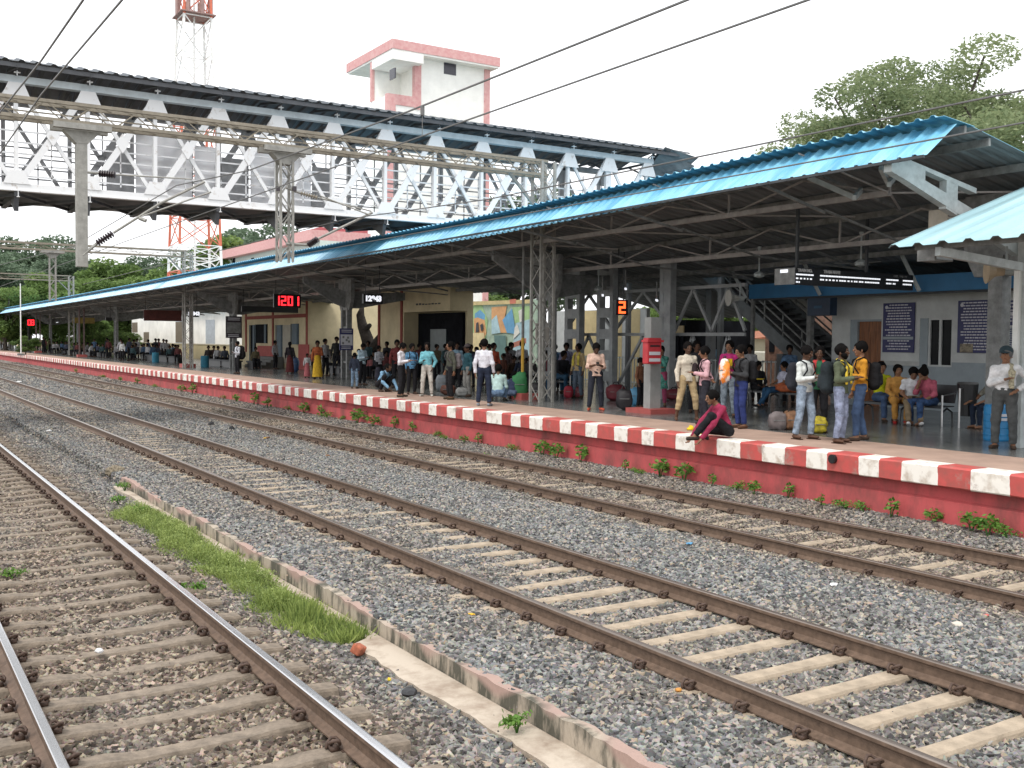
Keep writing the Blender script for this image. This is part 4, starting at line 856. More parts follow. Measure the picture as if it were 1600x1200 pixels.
# mural wall
MX = 30.0; ml = thing('mural_wall', 'wall painted with a mural of yellow, green, orange and blue shapes', 'wall', (MX, 50, PZ))
pz = lambda px, pyy, X=MX: at(px, pyy, X=X)
b = MB(); a, c = py(838, MX), py(700, MX); b.bb(MX, MX+.4, a, c, PZ, pz(770, 471).z); b.build('wall', cm('mural_base', (.32, .42, .33), var=.2), ml)
def mpoly(pts, col, nm, k):
    b = MB(); b.sheet([at(x, y, X=MX-.02-.006*k) for x, y in pts], .005, (1, 0, 0)); return b.build('painted_shape', cm(nm, col, rough=.85, var=.15), ml)
cy, cg, co_, cb, cl, cd = (.50, .42, .06), (.30, .45, .22), (.55, .30, .14), (.12, .30, .48), (.35, .50, .55), (.05, .05, .06)
for k, (pts, col, nm) in enumerate([([(708, 480), (731, 477), (727, 500), (732, 522), (708, 522)], cy, 'mural_yellow'), ([(731, 479), (752, 474), (762, 500), (758, 540), (735, 530)], cg, 'mural_green'),
    ([(742, 490), (750, 484), (758, 492), (756, 510), (742, 508)], cb, 'mural_blue'), ([(740, 498), (746, 496), (757, 500), (760, 520), (756, 530), (746, 540), (741, 520)], co_, 'mural_orange'), ([(768, 480), (792, 478), (788, 500), (797, 520), (768, 520)], co_, 'mural_orange'),
    ([(785, 500), (800, 482), (806, 522), (792, 520)], cb, 'mural_blue'), ([(800, 480), (830, 478), (830, 500), (805, 505)], cg, 'mural_green'), ([(768, 500), (776, 492), (782, 520), (768, 522)], cl, 'mural_light'), ([(806, 505), (830, 498), (830, 560), (798, 560)], cl, 'mural_light'),
    ([(800, 536), (822, 528), (822, 536), (800, 544)], (.35, .14, .10), 'mural_brown'), ([(715, 525), (734, 525), (736, 560), (715, 565)], (.04, .12, .18), 'mural_door'), ([(772, 524), (790, 524), (792, 570), (774, 570)], (.10, .18, .17), 'mural_door_green'),
    ([(738, 520), (756, 520), (760, 548), (748, 560), (738, 556)], (.60, .50, .28), 'mural_sand'), ([(744, 505), (747, 503), (748, 518), (743, 520)], cd, 'mural_black'), ([(750, 508), (754, 505), (755, 514), (752, 518)], cd, 'mural_black'), ([(804, 512), (808, 506), (812, 520), (802, 530)], (.6, .6, .55), 'mural_pale'),
    ([(810, 486), (815, 483), (818, 500), (812, 504)], (.55, .55, .5), 'mural_pale'), ([(708, 472), (830, 468), (830, 474), (708, 478)], (.50, .40, .2), 'mural_top'), ([(796, 468), (806, 467), (806, 474), (797, 475)], (.45, .15, .1), 'mural_red')]): mpoly(pts, col, nm, k)
# pale wall panels behind the bridge piers
b = MB(); X_ = 29.5; b.bb(X_, X_+.2, py(1010, X_), py(868, X_), PZ, at(940, 484, X=X_).z); o = thing('yard_wall', 'pale grey and yellow wall seen between the bridge piers', 'wall', (X_, 30, PZ)); b.build('wall', cm('wall_palegrey', (.42, .44, .44), var=.1), o)
b = MB()
for a, c in ((885, 932), (962, 972), (980, 1000)): b.bb(X_-.01, X_-.004, py(c, X_), py(a, X_), PZ, at(910, 486, X=X_).z)
b.build('yellow_panel', cm('panel_yellow', (.52, .42, .22), var=.1), o)
# houses and walls beyond the stairs
def house(name, label, pxa, pxb, pyt, X, col, roof, pyr=None, depth=8):
    t = thing(name, label, 'building', (X, py((pxa+pxb)/2, X), .78)); z = at((pxa+pxb)/2, pyt, X=X).z; y0_, y1_ = py(pxb, X), py(pxa, X)
    b = MB(); b.bb(X, X+depth, y0_, y1_, .75, z); b.build('wall', col, t)
    if roof:
        h = z-at((pxa+pxb)/2, pyt+(pyr or 12), X=X).z; b = MB(); b.sheet([(X-.7, y0_-.5, z-.05), (X+depth/2, y0_-.5, z+h), (X+depth+.7, y0_-.5, z-.05)], y1_-y0_+1, (0, 1, 0)); b.build('roof', roof, t)
    b = MB(); n = 3
    for k in range(n): b = MB(); yk = y0_+(y1_-y0_)*(k+.3)/n; b.bb(X-.05, X+.1, yk, yk+(y1_-y0_)*.12, .78+(z-.78)*.4, .78+(z-.78)*.75); b.build('window', m_dkdoor, t)
    return t
m_tile = cm('roof_tile', (.42, .16, .09), rough=.9, var=.3, scale=6); m_crm = cm('house_cream', (.60, .56, .42), rough=.9, var=.12, scale=1)
house('house', 'cream house with red tiled roof seen through the staircase frame', 1118, 1178, 528, 42, m_crm, m_tile, 14)
house('house', 'low cream house behind the stairs with a pale wall', 1085, 1235, 550, 36, cm('house_pale', (.62, .60, .50), var=.1), None)
house('brick_house', 'dark red brick house behind the upper staircase steps', 1196, 1262, 470, 34, cm('brick_brown', (.17, .09, .06), var=.4, scale=5), None)
house('shop', 'dark shop front with red signboard behind the narrow pier', 1049, 1072, 500, 31, m_dkdoor, None, None, 4)
b = MB(); b.bb(30.9, 30.97, py(1070, 31), py(1049, 31), at(1060, 520, X=31).z, at(1060, 509, X=31).z); o = b.build('signboard', cm('sign_cream', (.45, .35, .2))); tag(o, 'cream and red signboard above the dark shop front', 'sign')
ug = at(1118, 612, Z=.78); ut = at(1118, 546, X=29); o = thing('umbrella', 'light blue open sunshade seen through the bridge bracing', 'umbrella', (ut.x, ut.y, .78)); b = MB()
b.lathe((ut.x, ut.y, 0), [(1.3, ut.z-.35), (.7, ut.z-.12), (.03, ut.z)], 8); b.build('canopy', cm('umbrella_blue', (.22, .42, .62)), o); b = MB(); b.bar((ut.x, ut.y, .78), (ut.x, ut.y, ut.z), .05, .05); b.build('pole', m_steelw, o)
rr_ = thing('rear_shelter', 'dark rear shelter roof with blue translucent sheets behind the canopy', 'shelter', (28, 20, PZ))
corr('roof_sheet', [(24.1, 5.15), (26.5, 4.95), (32, 3.75)], corr_ys(3, 36, .5), m_blue, m_under, rr_)
bl = cm('sheet_translucent', (.06, .35, .65), rough=.5)
_t = bl.node_tree; _ts = _t.nodes.new('ShaderNodeBsdfTranslucent'); _ts.inputs[0].default_value = (.10, .55, .95, 1); _ms = _t.nodes.new('ShaderNodeMixShader'); _ms.inputs[0].default_value = .75
_t.links.new(_t.nodes['Principled BSDF'].outputs[0], _ms.inputs[1]); _t.links.new(_ts.outputs[0], _ms.inputs[2]); _t.links.new(_ms.outputs[0], _t.nodes['Material Output'].inputs[0])
b = MB(); q1, q2 = at(1205, 366, X=23.75), at(1290, 352, X=23.75); b.sheet([(23.9, q1.y+.4, 5.16), (23.9, q2.y, 5.16), (23.9, q2.y, 5.75), (23.9, q1.y+.4, 5.6)], .02, (1, 0, 0)); b.build('translucent_sheet', bl, rr_)
b = MB()
for y in (26, 31): b.bb(24.6, 24.75, y-.08, y+.08, PZ, 5.05)
b.build('posts', M['post_dark'], rr_)
# grey railing fence behind the benches
fn = thing('railing_fence', 'low grey metal railing behind the crowd under the staircase', 'fence', (27, 25, PZ)); b = MB(); X_ = 27.0; ya, yb = py(1290, X_), py(870, X_); y = ya
while y < yb: b.bar((X_, y, PZ), (X_, y, PZ+1.2), .03, .03); y += .2
for z in (PZ+.15, PZ+1.15): b.bar((X_+.03, ya, z), (X_+.03, yb, z), .04, .05)
b.build('bars', m_steelw, fn)
# shed, yellow boundary wall and pink-topped building at the far left
sh = thing('white_shed', 'white shed with corrugated roof behind the platform at the mobile mast', 'building', (27, 95, .8)); X_ = 27.0
za = at(280, 487, X=X_).z; b = MB(); b.bb(X_, X_+7, py(352, X_), py(206, X_), .75, za); b.build('wall', cm('shed_white', (.84, .83, .78), rough=.8, var=.12, scale=.6), sh)
corr('roof_sheet', [(X_-.6, za-.02), (X_+8, za+.4)], corr_ys(py(352, X_)-.5, py(283, X_), 1.2), m_pale, m_under, sh, h=.1)
b = MB()
for a, c, u, v in ((207, 215, 519, 504), (225, 233, 538, 519), (275, 289, 535, 503)): b = MB(); b.bb(X_-.05, X_+.1, py(c, X_), py(a, X_), at(a, u, X=X_).z, at(a, v, X=X_).z); b.build('window', cm('shed_window', (.16, .13, .09)), sh)
b = MB()
for a, c in ((275, 290), (322, 336)): b.bb(X_-.04, X_-.005, py(c, X_), py(a, X_), .8, at(a, 500, X=X_).z)
b.build('grey_panel', cm('shed_grey', (.42, .46, .5)), sh)
b = MB(); X_ = 25.6; zz_ = at(300, 538, X=X_).z; b.bb(X_, X_+.25, py(378, X_), 225, PZ-.1, zz_); o = thing('boundary_wall', 'pale yellow boundary wall along the back of the platform', 'wall', (X_, 120, PZ)); b.build('wall', cm('boundary_yellow', (.62, .52, .30), rough=.9, var=.12, scale=.4), o); b = MB(); b.bb(X_-.05, X_+.3, py(378, X_), 225, zz_, zz_+.08); b.build('cap', cm('parapet_cream', (.66, .60, .46)), o)
pk = thing('pink_roofed_building', 'pale green building with a pink parapet roof beyond the canopy', 'building', (45, 95, .8)); X_ = 42.0
z1 = at(420, 392, X=X_).z; z2 = at(420, 378, X=X_).z
b = MB(); b.bb(X_, X_+14, py(500, X_), py(352, X_), .7, z1); b.build('wall', cm('wall_palegreen', (.58, .66, .62), var=.08), pk)
b = MB(); b.bb(X_-1, X_+15, py(500, X_), py(343, X_), z1, z2); b.build('parapet', m_pink, pk)
b = MB(); b.bb(X_+3, X_+9, py(500, X_+3), py(392, X_+3), z2, z2+1.2); b.build('roof_block', cm('roof_maroon', (.38, .10, .11), var=.15), pk)
b = MB()
for px in (366, 395, 420): b = MB(); y = py(px, X_); b.bb(X_-.05, X_+.1, y-.5, y+.5, at(px, 403, X=X_).z-1.2, at(px, 403, X=X_).z); b.build('window', m_dkdoor, pk)
# yellow station name board far away
X_ = 15.9; o = thing('name_board', 'far off yellow station name board at the left edge of the platform', 'sign', (X_, py(5, X_), PZ)); y = py(5, X_); z0_, z1_ = at(5, 522, X=X_).z, at(5, 510, X=X_).z
b = MB(); b.bar((15.4, y, (z0_+z1_)/2), (17.6, y, (z0_+z1_)/2), .1, z1_-z0_); b.build('panel', cm('name_yellow', (.70, .42, .03)), o); b = MB()
for x in (15.5, 17.4): b.bar((x, y+.06, PZ), (x, y+.06, z0_), .12, .12)
b.build('post', m_steelw, o)

# ------------------------------------------------------------------ boards, signs and fittings under the canopy
m_blk = cm('case_black', (.012, .013, .015), rough=.4, var=.1); m_led = mat('led_red', (.8, .02, .02), emit=(1, .02, .03, 2.2)); m_ledw = mat('led_white', (.8, .8, .8), emit=(.9, .93, 1, .7)); m_ledo = mat('led_orange', (.9, .1, .02), emit=(1, .09, .02, 2.6))
def xboard(name, label, cat, px0, px1, pt, pb, X, m=None, txt=None, tm=None, frac=.7, sx=.02, hang=True, deep=.14):
    "board hung square to the tracks, its left edge seen at px0 on the line x = X"
    a = at(px0, pt, X=X); Y = a.y; c = at(px1, pb, Y=Y); z1_, z0_ = a.z, at(px0, pb, Y=Y).z
    t = thing(name, label, cat, (X, Y, PZ)); b = MB(); b.bb(a.x, c.x, Y, Y+deep, z0_, z1_); b.build('case', m or m_blk, t)
    if hang:
        b = MB()
        for x in (a.x+.12, c.x-.12): b.bar((x, Y+deep/2, z1_), (x, Y+deep/2, roofz(max(15.9, x), Y)-.1), .03, .03)
        b.build('hanger', m_dark, t)
    if txt: put_text(txt, (z1_-z0_)*frac, tm or m_ledw, ((a.x+c.x)/2, Y-.012, (z0_+z1_)/2), -PI/2, t, 'digits', bold=sx)
    return t, a, c, Y, z0_, z1_
# seven-segment clock
SEG = {'0': 'abcdef', '1': 'bc', '2': 'abged', '8': 'abcdefg', '4': 'fgbc', '3': 'abgcd'}
def seg7(ch, x, z, w_, h, Y, m, t):
    b = MB(); th = w_*.26
    P = {'a': (x, x+w_, z+h-th, z+h), 'd': (x, x+w_, z, z+th), 'g': (x, x+w_, z+h/2-th/2, z+h/2+th/2), 'f': (x, x+th, z+h/2+.01, z+h-.01), 'e': (x, x+th, z+.01, z+h/2-.01), 'b': (x+w_-th, x+w_, z+h/2+.01, z+h-.01), 'c': (x+w_-th, x+w_, z+.01, z+h/2-.01)}
    for i, s in enumerate(SEG[ch]): x0, x1, z0_, z1_ = P[s]; b.bb(x0, x1, Y-.015-.002*i, Y-.001, z0_, z1_)
    b.build('digit', m, t)
t, a, c, Y, z0_, z1_ = xboard('digital_clock', 'black digital clock with red figures 1201 hanging under the canopy', 'clock', 428, 470, 459, 480, 17.6)
W_ = c.x-a.x; H_ = z1_-z0_
for ch, fx in zip('1201', (.02, .26, .51, .74)): seg7(ch, a.x+W_*fx, z0_+H_*.14, W_*.19, H_*.72, Y, m_led, t)
b = MB(); b.bb(a.x+W_*.49, a.x+W_*.495, Y-.01, Y, z0_+H_*.3, z0_+H_*.4); b.build('colon', m_led, t)
t, a, c, Y, z0_, z1_ = xboard('digital_clock', 'tiny far red digital display under the canopy at the left', 'clock', 42, 55, 498, 509, 17)
for k, fx in enumerate((.08, .5)): seg7('08'[k], a.x+(c.x-a.x)*fx, z0_+.06, (c.x-a.x)*.38, (z1_-z0_)*.8, Y, m_led, t)
t, a, c, Y, z0_, z1_ = xboard('platform_display', 'black platform number display showing an orange 2', 'display', 963, 981, 468, 492, 19.5)
seg7('2', a.x+(c.x-a.x)*.22, z0_+(z1_-z0_)*.1, (c.x-a.x)*.55, (z1_-z0_)*.8, Y, m_ledo, t)
xboard('coach_display', 'small black display reading 12843 between the tree trunk and the digital clock', 'display', 568, 598, 459, 474, 17.4, None, '12843', m_ledw, .75)
xboard('coach_display', 'smaller black display reading 12843 beside the dark pipe posts', 'display', 294, 311, 485, 495, 17.6, None, '12843', m_ledw, .75)
xboard('coach_display', 'tiny black display farthest left under the canopy', 'display', 165, 175, 496, 501, 17.4)
xboard('signboard', 'long dark red signboard with a worn emblem below the canopy', 'sign', 225, 284, 484, 501, 17.8, cm('board_maroon', (.10, .025, .022), rough=.7, var=.3))
xboard('signboard', 'yellow-brown signboard far down the platform', 'sign', 113, 148, 496, 505, 18.2, cm('board_ochre', (.30, .22, .06), var=.2))
xboard('signboard', 'long unlit black board under the digital clock', 'sign', 378, 466, 478, 487, 18.6, m_blk)
# train indicator board
a = at(1243, 418, X=17.6); Y = a.y; c = at(1427, 431, Y=Y); z1_ = a.z; z0_ = at(1243, 444, Y=Y).z; W_, H_ = c.x-a.x, z1_-z0_
t = thing('train_indicator', 'long black train indicator board headed TRAIN NO. TRAIN NAME with white rows', 'display', (19.5, Y, PZ))
b = MB(); b.bb(a.x, c.x, Y, Y+.16, z0_, z1_); b.build('case', m_blk, t); b = MB(); b.bb(a.x-.02, a.x-.005, Y-.0, Y+.6, z0_, z1_); b.build('end_panel', m_steel, t)
b = MB(); b.bb(a.x-.035, a.x-.022, Y+.2, Y+.42, z1_-.1, z1_-.03); b.build('end_label', m_ledw, t)
for s, fx, sz in (('TRAIN NO.', .075, .17), ('TRAIN NAME', .29, .17)): put_text(s, H_*.25, cm('board_white', (.6, .6, .6)), (a.x+W_*fx, Y-.006, z1_-H_*.15), -PI/2, t, bold=.006)
put_text('EXPT. TIME  P.F', H_*.2, cm('board_grey', (.25, .25, .25)), (a.x+W_*.88, Y-.006, z1_-H_*.15), -PI/2, t)
b = MB(); rd = random.Random(2)
for r_, (zz2, secs) in enumerate(((.40, ((.0, .13), (.19, .69), (.75, .85), (.9, .98))), (.64, ((.0, .12), (.19, .69), (.75, .83), (.9, .98))), (.86, ((.0, .035),)))):
    for s0, s1 in secs:
        x = a.x+W_*(s0+.005)
        while x < a.x+W_*s1: wl = rd.uniform(.03, .07)*(1 if r_ else 1.5); b.bb(x, x+wl, Y-.008, Y-.001, z1_-H_*(zz2+.045), z1_-H_*(zz2-.045)); x += wl+(.014 if r_ == 0 else rd.choice([.02, .06]))
b.build('led_rows', m_ledw, t)
b = MB()
for x in (a.x+.15, c.x-1.6): b.bar((x, Y+.1, z1_), (x, Y+.1, roofz(18, Y)-.2), .06, .06)
b.build('hanger', m_dark, t)
# posters on the columns
def poster(px0, px1, pt, pb, X, label, seed, cols=(m_nb, m_nw)):
    a = at(px0, pt, X=X); Y = a.y; c = at(px1, pb, Y=Y); z1_, z0_ = a.z, at(px0, pb, Y=Y).z; t = thing('poster_board', label, 'poster', (X, Y, PZ)); W_, H_ = c.x-a.x, z1_-z0_
    b = MB(); b.bb(a.x, c.x, Y, Y+.06, z0_, z1_); b.build('panel', cols[0], t); b = MB(); rd = random.Random(seed); b.bb(a.x+W_*.06, c.x-W_*.06, Y-.012, Y-.001, z0_+H_*.22, z0_+H_*.72); b.build('picture_field', cols[1], t)
    b = MB()
    for k in range(5): x = a.x+W_*rd.uniform(.1, .75); z = z0_+H_*rd.uniform(.26, .6); b.bb(x, x+W_*.14, Y-.02-.001*k, Y-.013, z, z+H_*.1)
    b.build('figures', m_steel, t); b = MB()
    for k in range(2): b.bb(a.x+W_*.12, c.x-W_*.12, Y-.01, Y-.001, z1_-H_*(.1+.08*k), z1_-H_*(.07+.08*k)); b.bb(a.x+W_*.12, c.x-W_*.2, Y-.01, Y-.001, z0_+H_*(.06+.07*k), z0_+H_*(.09+.07*k))
    b.build('lettering', m_nw, t)
poster(531, 552, 513, 547, 18.4, 'blue and white picture poster on the paired column near the tree trunk', 1)
poster(353, 378, 494, 528, 18.4, 'dark notice board with grey lower panel on the column left of the clock', 2, (cm('poster_dark', (.04, .03, .04)), m_steel))
b = MB(); p = at(831, 520, X=17.6)
poster(838, 858, 505, 538, 17.8, 'pale tilted notice sheet on the lattice post by the squatting man', 3, (cm('sheet_cream', (.5, .47, .42)), cm('sheet_cream', (.5, .47, .42))))
# white signboard cut by the right edge
X_ = 17.05; a = at(1589, 417, X=X_); t = thing('white_signboard', 'white signboard with blue emblem cut off by the right edge', 'sign', (X_, a.y, PZ)); z0_ = at(1590, 576, X=X_).z
b = MB(); b.bb(a.x, a.x+1.4, a.y-.05, a.y+.05, z0_, a.z); b.build('panel', cm('sign_white', (.66, .68, .66), var=.06), t)
b = MB(); b.lathe((0, 0, 0), [(.2, -.01), (.2, 0)], 20); b.v = [(a.x+.3+v[0], a.y-.052+v[2]*.3, z0_+.45+v[1]) for v in b.v]; b.build('emblem', cm('emblem_blue', (.12, .25, .5)), t)
# pillar post box
m_pb = cm('post_box_red', (.50, .035, .045), rough=.4, var=.12, scale=4, spec=.5)
pb_ = thing('post_box', 'red post box fixed to the square concrete column', 'post box', (CP.x+.33, CP.y-.3, PZ)); zb, zt = at(1018, 572, X=CP.x).z, at(1018, 530, X=CP.x).z
y0_, y1_ = CP.y-.36, CP.y-.145; x0, x1 = at(1012, 550, Y=y0_).x, at(1034, 550, Y=y0_).x; h = zt-zb
b = MB(); b.bb(x0, x1, y0_, y1_, zb+.06, zt-.06); o = b.build('body', m_pb, pb_); md = o.modifiers.new('b', 'BEVEL'); md.width = .03; md.segments = 2
b = MB(); b.bb(x0-.03, x1+.03, y0_-.04, y1_, zt-.075, zt-.02); b.bb(x0+.02, x1-.02, y0_, y1_-.02, zt-.02, zt+.03); b.build('cap', m_pb, pb_)
b = MB(); b.bb(x0+.07, x1-.07, y0_-.008, y0_-.001, zt-.19, zt-.15); b.build('slot', m_blk, pb_)
b = MB(); b.bb(x0+.05, x1-.05, y0_-.008, y0_-.001, zb+h*.42, zb+h*.54); b.bb(x0+.05, x1-.05, y0_-.008, y0_-.001, zb+h*.18, zb+h*.30); b.build('lettering', m_nw, pb_)
def ground_dir(p): return math.atan2(-p[1], -p[0])
# ceiling fans, lamps, loudspeakers
def fan(px, pyy, X, label):
    p = at(px, pyy, X=X); t = thing('ceiling_fan', label, 'fan', p); b = MB(); b.tube([(0, 0, .1), (0, 0, .75)], .022, 6); b.lathe((0, 0, .72), [(.03, -.05), (.06, .05)], 8); b.build('rod', m_steelw, t, local=True)
    b = MB(); b.lathe((0, 0, 0), [(.05, -.07), (.14, -.04), (.15, .03), (.06, .1)], 12); b.build('motor', m_steelw, t, local=True)
    for k in range(3): b = MB(); a_ = k*2.09+.4; b.bar((.13*math.cos(a_), .13*math.sin(a_), 0), (.62*math.cos(a_), .62*math.sin(a_), .01), .12, .012); b.build('blade', m_steel, t, local=True)
fan(1186, 430, 20.6, 'white ceiling fan hanging left of the train indicator board'); fan(1345, 412, 20.6, 'dark ceiling fan above the train indicator board'); fan(935, 452, 20.6, 'small ceiling fan above the bridge pier')
def horn(px, pyy, X, rz, label, s=1., m_=None):
    p = at(px, pyy, X=X); t = thing('loudspeaker', label, 'loudspeaker', p, rz); b = MB(); b.tube([(0, -.30*s, 0), (0, -.27*s, 0), (0, -.1*s, 0), (0, .1*s, 0)], [.30*s, .27*s, .13*s, .1*s], 14); b.build('horn', m_ or cm('horn_tan', (.42, .33, .22)), t, local=True)
    b = MB(); b.tube([(0, .1*s, 0), (0, .3*s, 0)], .09*s, 10); b.bar((0, .15*s, 0), (0, .15*s, .45), .03, .03); b.build('driver', m_steelw, t, local=True)
horn(1562, 424, 17.3, ground_dir((17.3, 10))+PI/2-1.25, 'tan horn loudspeaker under the near roof at the right', .75); horn(1150, 466, 21.5, ground_dir((21.5, 24))+PI/2-1.2, 'cream horn loudspeaker beside the left end of the blue fascia', .8, cm('horn_cream', (.5, .5, .46)))
p = at(1461, 398, X=15.8); t = thing('flood_light', 'grey flood light hanging under the edge of the near roof', 'lamp', p); b = MB(); b.box(p, (.5, .35, .24)); b.build('housing', m_steel, t); b = MB(); b.box(p+Vector((0, -.185, -.01)), (.44, .02, .18)); b.build('lens', cm('lens', (.35, .40, .42), rough=.2), t); b = MB(); b.bar(p+Vector((0, 0, .1)), p+Vector((0, 0, .4)), .04, .04); b.build('bracket', m_steelw, t)
for (px, pyy, X, l) in ((942, 462, 19.8, 'left dome camera of the pair under the canopy'), (1027, 470, 21, 'small white tube light near the bridge pier'), (978, 452, 20, 'white tube light over the orange number display'), (88, 504, 19, 'tiny lit lamp far down the canopy')):
    p = at(px, pyy, X=X); b = MB(); b.bar(p, p+Vector((.25, .35, .05)), .06, .05); t = thing('lamp', l, 'lamp', p); b.build('tube', m_ledw, t); b = MB(); b.bar(p+Vector((.1, .15, .06)), p+Vector((.1, .15, .6)), .03, .03); b.build('stem', m_steel, t)
# air-conditioner like cabinet under the canopy end
p = at(1478, 343, X=17.6); t = thing('fan_unit', 'cream louvred unit tucked between the canopy bracket and the near roof', 'unit', p); b = MB(); b.box(p, (.5, .4, .34)); b.build('casing', cm('unit_cream', (.55, .50, .42)), t); b = MB()
for k in range(4): b.box(p+Vector((0, -.21, -.11+.075*k)), (.44, .02, .025))
b.build('louvres', m_steel, t)
# benches
m_bch = cm('bench_steel', (.10, .105, .11), rough=.4, metal=.6); m_brl = cm('bench_rail', (.5, .5, .5), rough=.3, metal=.9)
def bench(y0_, y1_, X, label, back=True):
    "a perforated steel seat running along the platform, its open side towards the tracks"
    t = thing('bench', label, 'bench', (X, (y0_+y1_)/2, PZ), 0, 'steel benches on the platform'); y0_, y1_, X0 = y0_, y1_, X; b = MB()
    n = max(2, int((y1_-y0_)/.6)); s = (y1_-y0_)/n
    for k in range(n): b.box((X0, y0_+s*(k+.5), PZ+.43), (.44, s-.04, .025)); b.box((X0-.21, y0_+s*(k+.5), PZ+.41), (.03, s-.04, .04))
    b.build('seat', m_bch, t)
    if back:
        b = MB()
        for k in range(n): b.bar((X0+.24, y0_+s*(k+.5), PZ+.5), (X0+.34, y0_+s*(k+.5), PZ+.9), s-.05, .02, upv=(1, 0, 0))
        b.build('backrest', m_bch, t)
    for y in (y0_+.05, y1_-.05, (y0_+y1_)/2): b = MB(); b.tube([(X0-.2, y, PZ), (X0-.16, y, PZ+.3), (X0, y, PZ+.39), (X0+.18, y, PZ+.3), (X0+.22, y, PZ)], .025, 6); b.build('leg', m_bch, t)
    for y in (y0_, y1_): b = MB(); b.tube([(X0-.24, y, PZ), (X0-.24, y, PZ+.68), (X0+.2, y, PZ+.72)], .022, 6); b.build('armrest', m_brl, t)
def slab_bench(px0, px1, X, label):
    t = thing('stone_bench', label, 'bench', (X, py(px0, X), PZ), 0, 'dark stone benches'); y0_, y1_ = py(px1, X), py(px0, X); b = MB(); b.bb(X-.3, X+.3, y0_, y1_, PZ+.36, PZ+.46); b.build('seat', m_dark, t); b = MB(); b.bb(X-.25, X+.25, y0_+.1, y1_-.1, PZ, PZ+.36); b.build('base', m_blk, t)
BX = at(1478, 668, Z=PZ)
BN1 = (at(1482, 660, X=20.3).y, at(1352, 650, X=20.3).y); bench(*BN1, 20.3, 'steel bench under the four seated people in front of the office')
BN2 = (at(1262, 640, X=21.8).y, at(1160, 630, X=21.8).y); bench(*BN2, 21.8, 'steel bench with the orange bag and the seated man in a pale shirt', False)
BN3 = (at(900, 600, X=20.6).y, at(842, 600, X=20.6).y); bench(*BN3, 20.6, 'steel bench in the shade behind the lattice post')
bench(at(1620, 660, X=21.3).y, at(1530, 660, X=21.3).y, 21.3, 'steel bench hidden behind the man in the white shirt', False)
slab_bench(520, 612, 20.5, 'dark bench behind the boy in jeans'); slab_bench(322, 372, 19.6, 'dark stone bench with the group sitting left of the backpack man'); slab_bench(392, 402, 20.2, 'short dark bench right of the backpack man')
slab_bench(225, 283, 19.6, 'dark stone bench with people at the dark pipe posts'); slab_bench(100, 170, 19.2, 'dark stone bench far down the platform')
# drums, suitcase, bags
def drum(px, pyy, r, h, m_, label, bands=True):
    p = at(px, pyy, Z=PZ); t = thing('drum', label, 'drum', p); b = MB(); pr = [(r*.95, 0), (r, .03)]
    for k in range(4): z = h*(.15+.2*k); pr += [(r, z), (r*1.04, z+.015), (r, z+.03)]
    pr += [(r, h-.02), (r*.93, h)]; b.lathe((0, 0, 0), pr, 20); b.build('barrel', m_, t, local=True, smooth=False)
    b = MB(); b.lathe((0, 0, h), [(r*.9, -.005), (r*.9, .02), (r*.3, .025)], 20); b.build('lid', m_, t, local=True)
    if bands:
        b = MB()
        for z in (h*.62, h*.74):
            for k in range(9): a_ = PI+.25+k*.2; b.box(((r+.008)*math.cos(a_), (r+.008)*math.sin(a_), z), (.012, .045, .05), a_)
        b.build('lettering', m_nw, t, local=True)
drum(1556, 688, .225, .66, cm('drum_blue', (.02, .22, .48), rough=.35, spec=.5), 'blue plastic drum beside the white-shirted man'); drum(1601, 689, .225, .66, cm('drum_green', (.02, .16, .075), rough=.35, spec=.5), 'green plastic drum at the right edge')
drum(243, 566, .25, .7, cm('drum_teal', (.03, .2, .3)), 'teal drum among the seated group far left', False); drum(320, 574, .25, .7, cm('drum_teal'if 0 else 'drum_teal', (.03, .2, .3)), 'teal drum at the end of the dark stone bench', False)
def blob(name, label, cat, p, size, m_, rz=0, seed=0, handle=True, hm=None):
    me = lump(seed, .5, (1, 1, 1), 3); t = thing(name, label, cat, p, rz)
    for v in me.vertices: 
        c_ = v.co; c_.x = math.copysign(abs(c_.x*2)**.7, c_.x)*.5*size[0]; c_.y = math.copysign(abs(c_.y*2)**.7, c_.y)*.5*size[1]; c_.z = math.copysign(abs(c_.z*2)**.75, c_.z)*.5*size[2]+size[2]*.5
    me.materials.append(m_); me.polygons.foreach_set('use_smooth', [True]*len(me.polygons)); link('body', me, t, local=True)
    if handle: b = MB(); b.tube([(-size[0]*.2, 0, size[2]*.9), (-size[0]*.1, 0, size[2]*1.13), (size[0]*.1, 0, size[2]*1.13), (size[0]*.2, 0, size[2]*.9)], .014, 5); b.build('handle', hm or m_blk, t, local=True)
    b = MB(); b.box((0, -size[1]*.49, size[2]*.55), (size[0]*.6, .02, .015)); b.build('zip', m_steel, t, local=True)
    return t
m_bagk = cm('bag_black', (.02, .018, .022), rough=.6, var=.3, bump=.3); m_bagm = cm('bag_maroon', (.16, .02, .03), rough=.6, var=.2); RZ = 2.55
def bagat(px, pyy, size, m_, label, name='bag', cat='bag', k=0, dz_=0, **kw): p = at(px, pyy, Z=PZ+dz_); return blob(name, label, cat, p, size, m_, -.6, k, **kw)
bagat(838, 624, (.42, .32, .52), m_bagk, 'black rucksack standing at the foot of the lattice post', 'rucksack', 'backpack', 1)
bagat(975, 641, (.42, .3, .56), m_bagk, 'black and maroon backpack standing by the blue bag', 'rucksack', 'backpack', 2)
bagat(994, 634, (.40, .26, .52), cm('bag_blue', (.10, .32, .52), rough=.5), 'light blue bag between the backpack and the square column', k=3)
bagat(1215, 672, (.38, .3, .38), cm('bag_grey', (.20, .17, .17), var=.3), 'grey sack under the bench with the orange bag', 'sack', 'sack', 4)
bagat(1236, 672, (.34, .3, .40), cm('bag_brown', (.24, .12, .06), var=.4, scale=8), 'brown patterned bag next to the grey sack', k=5)
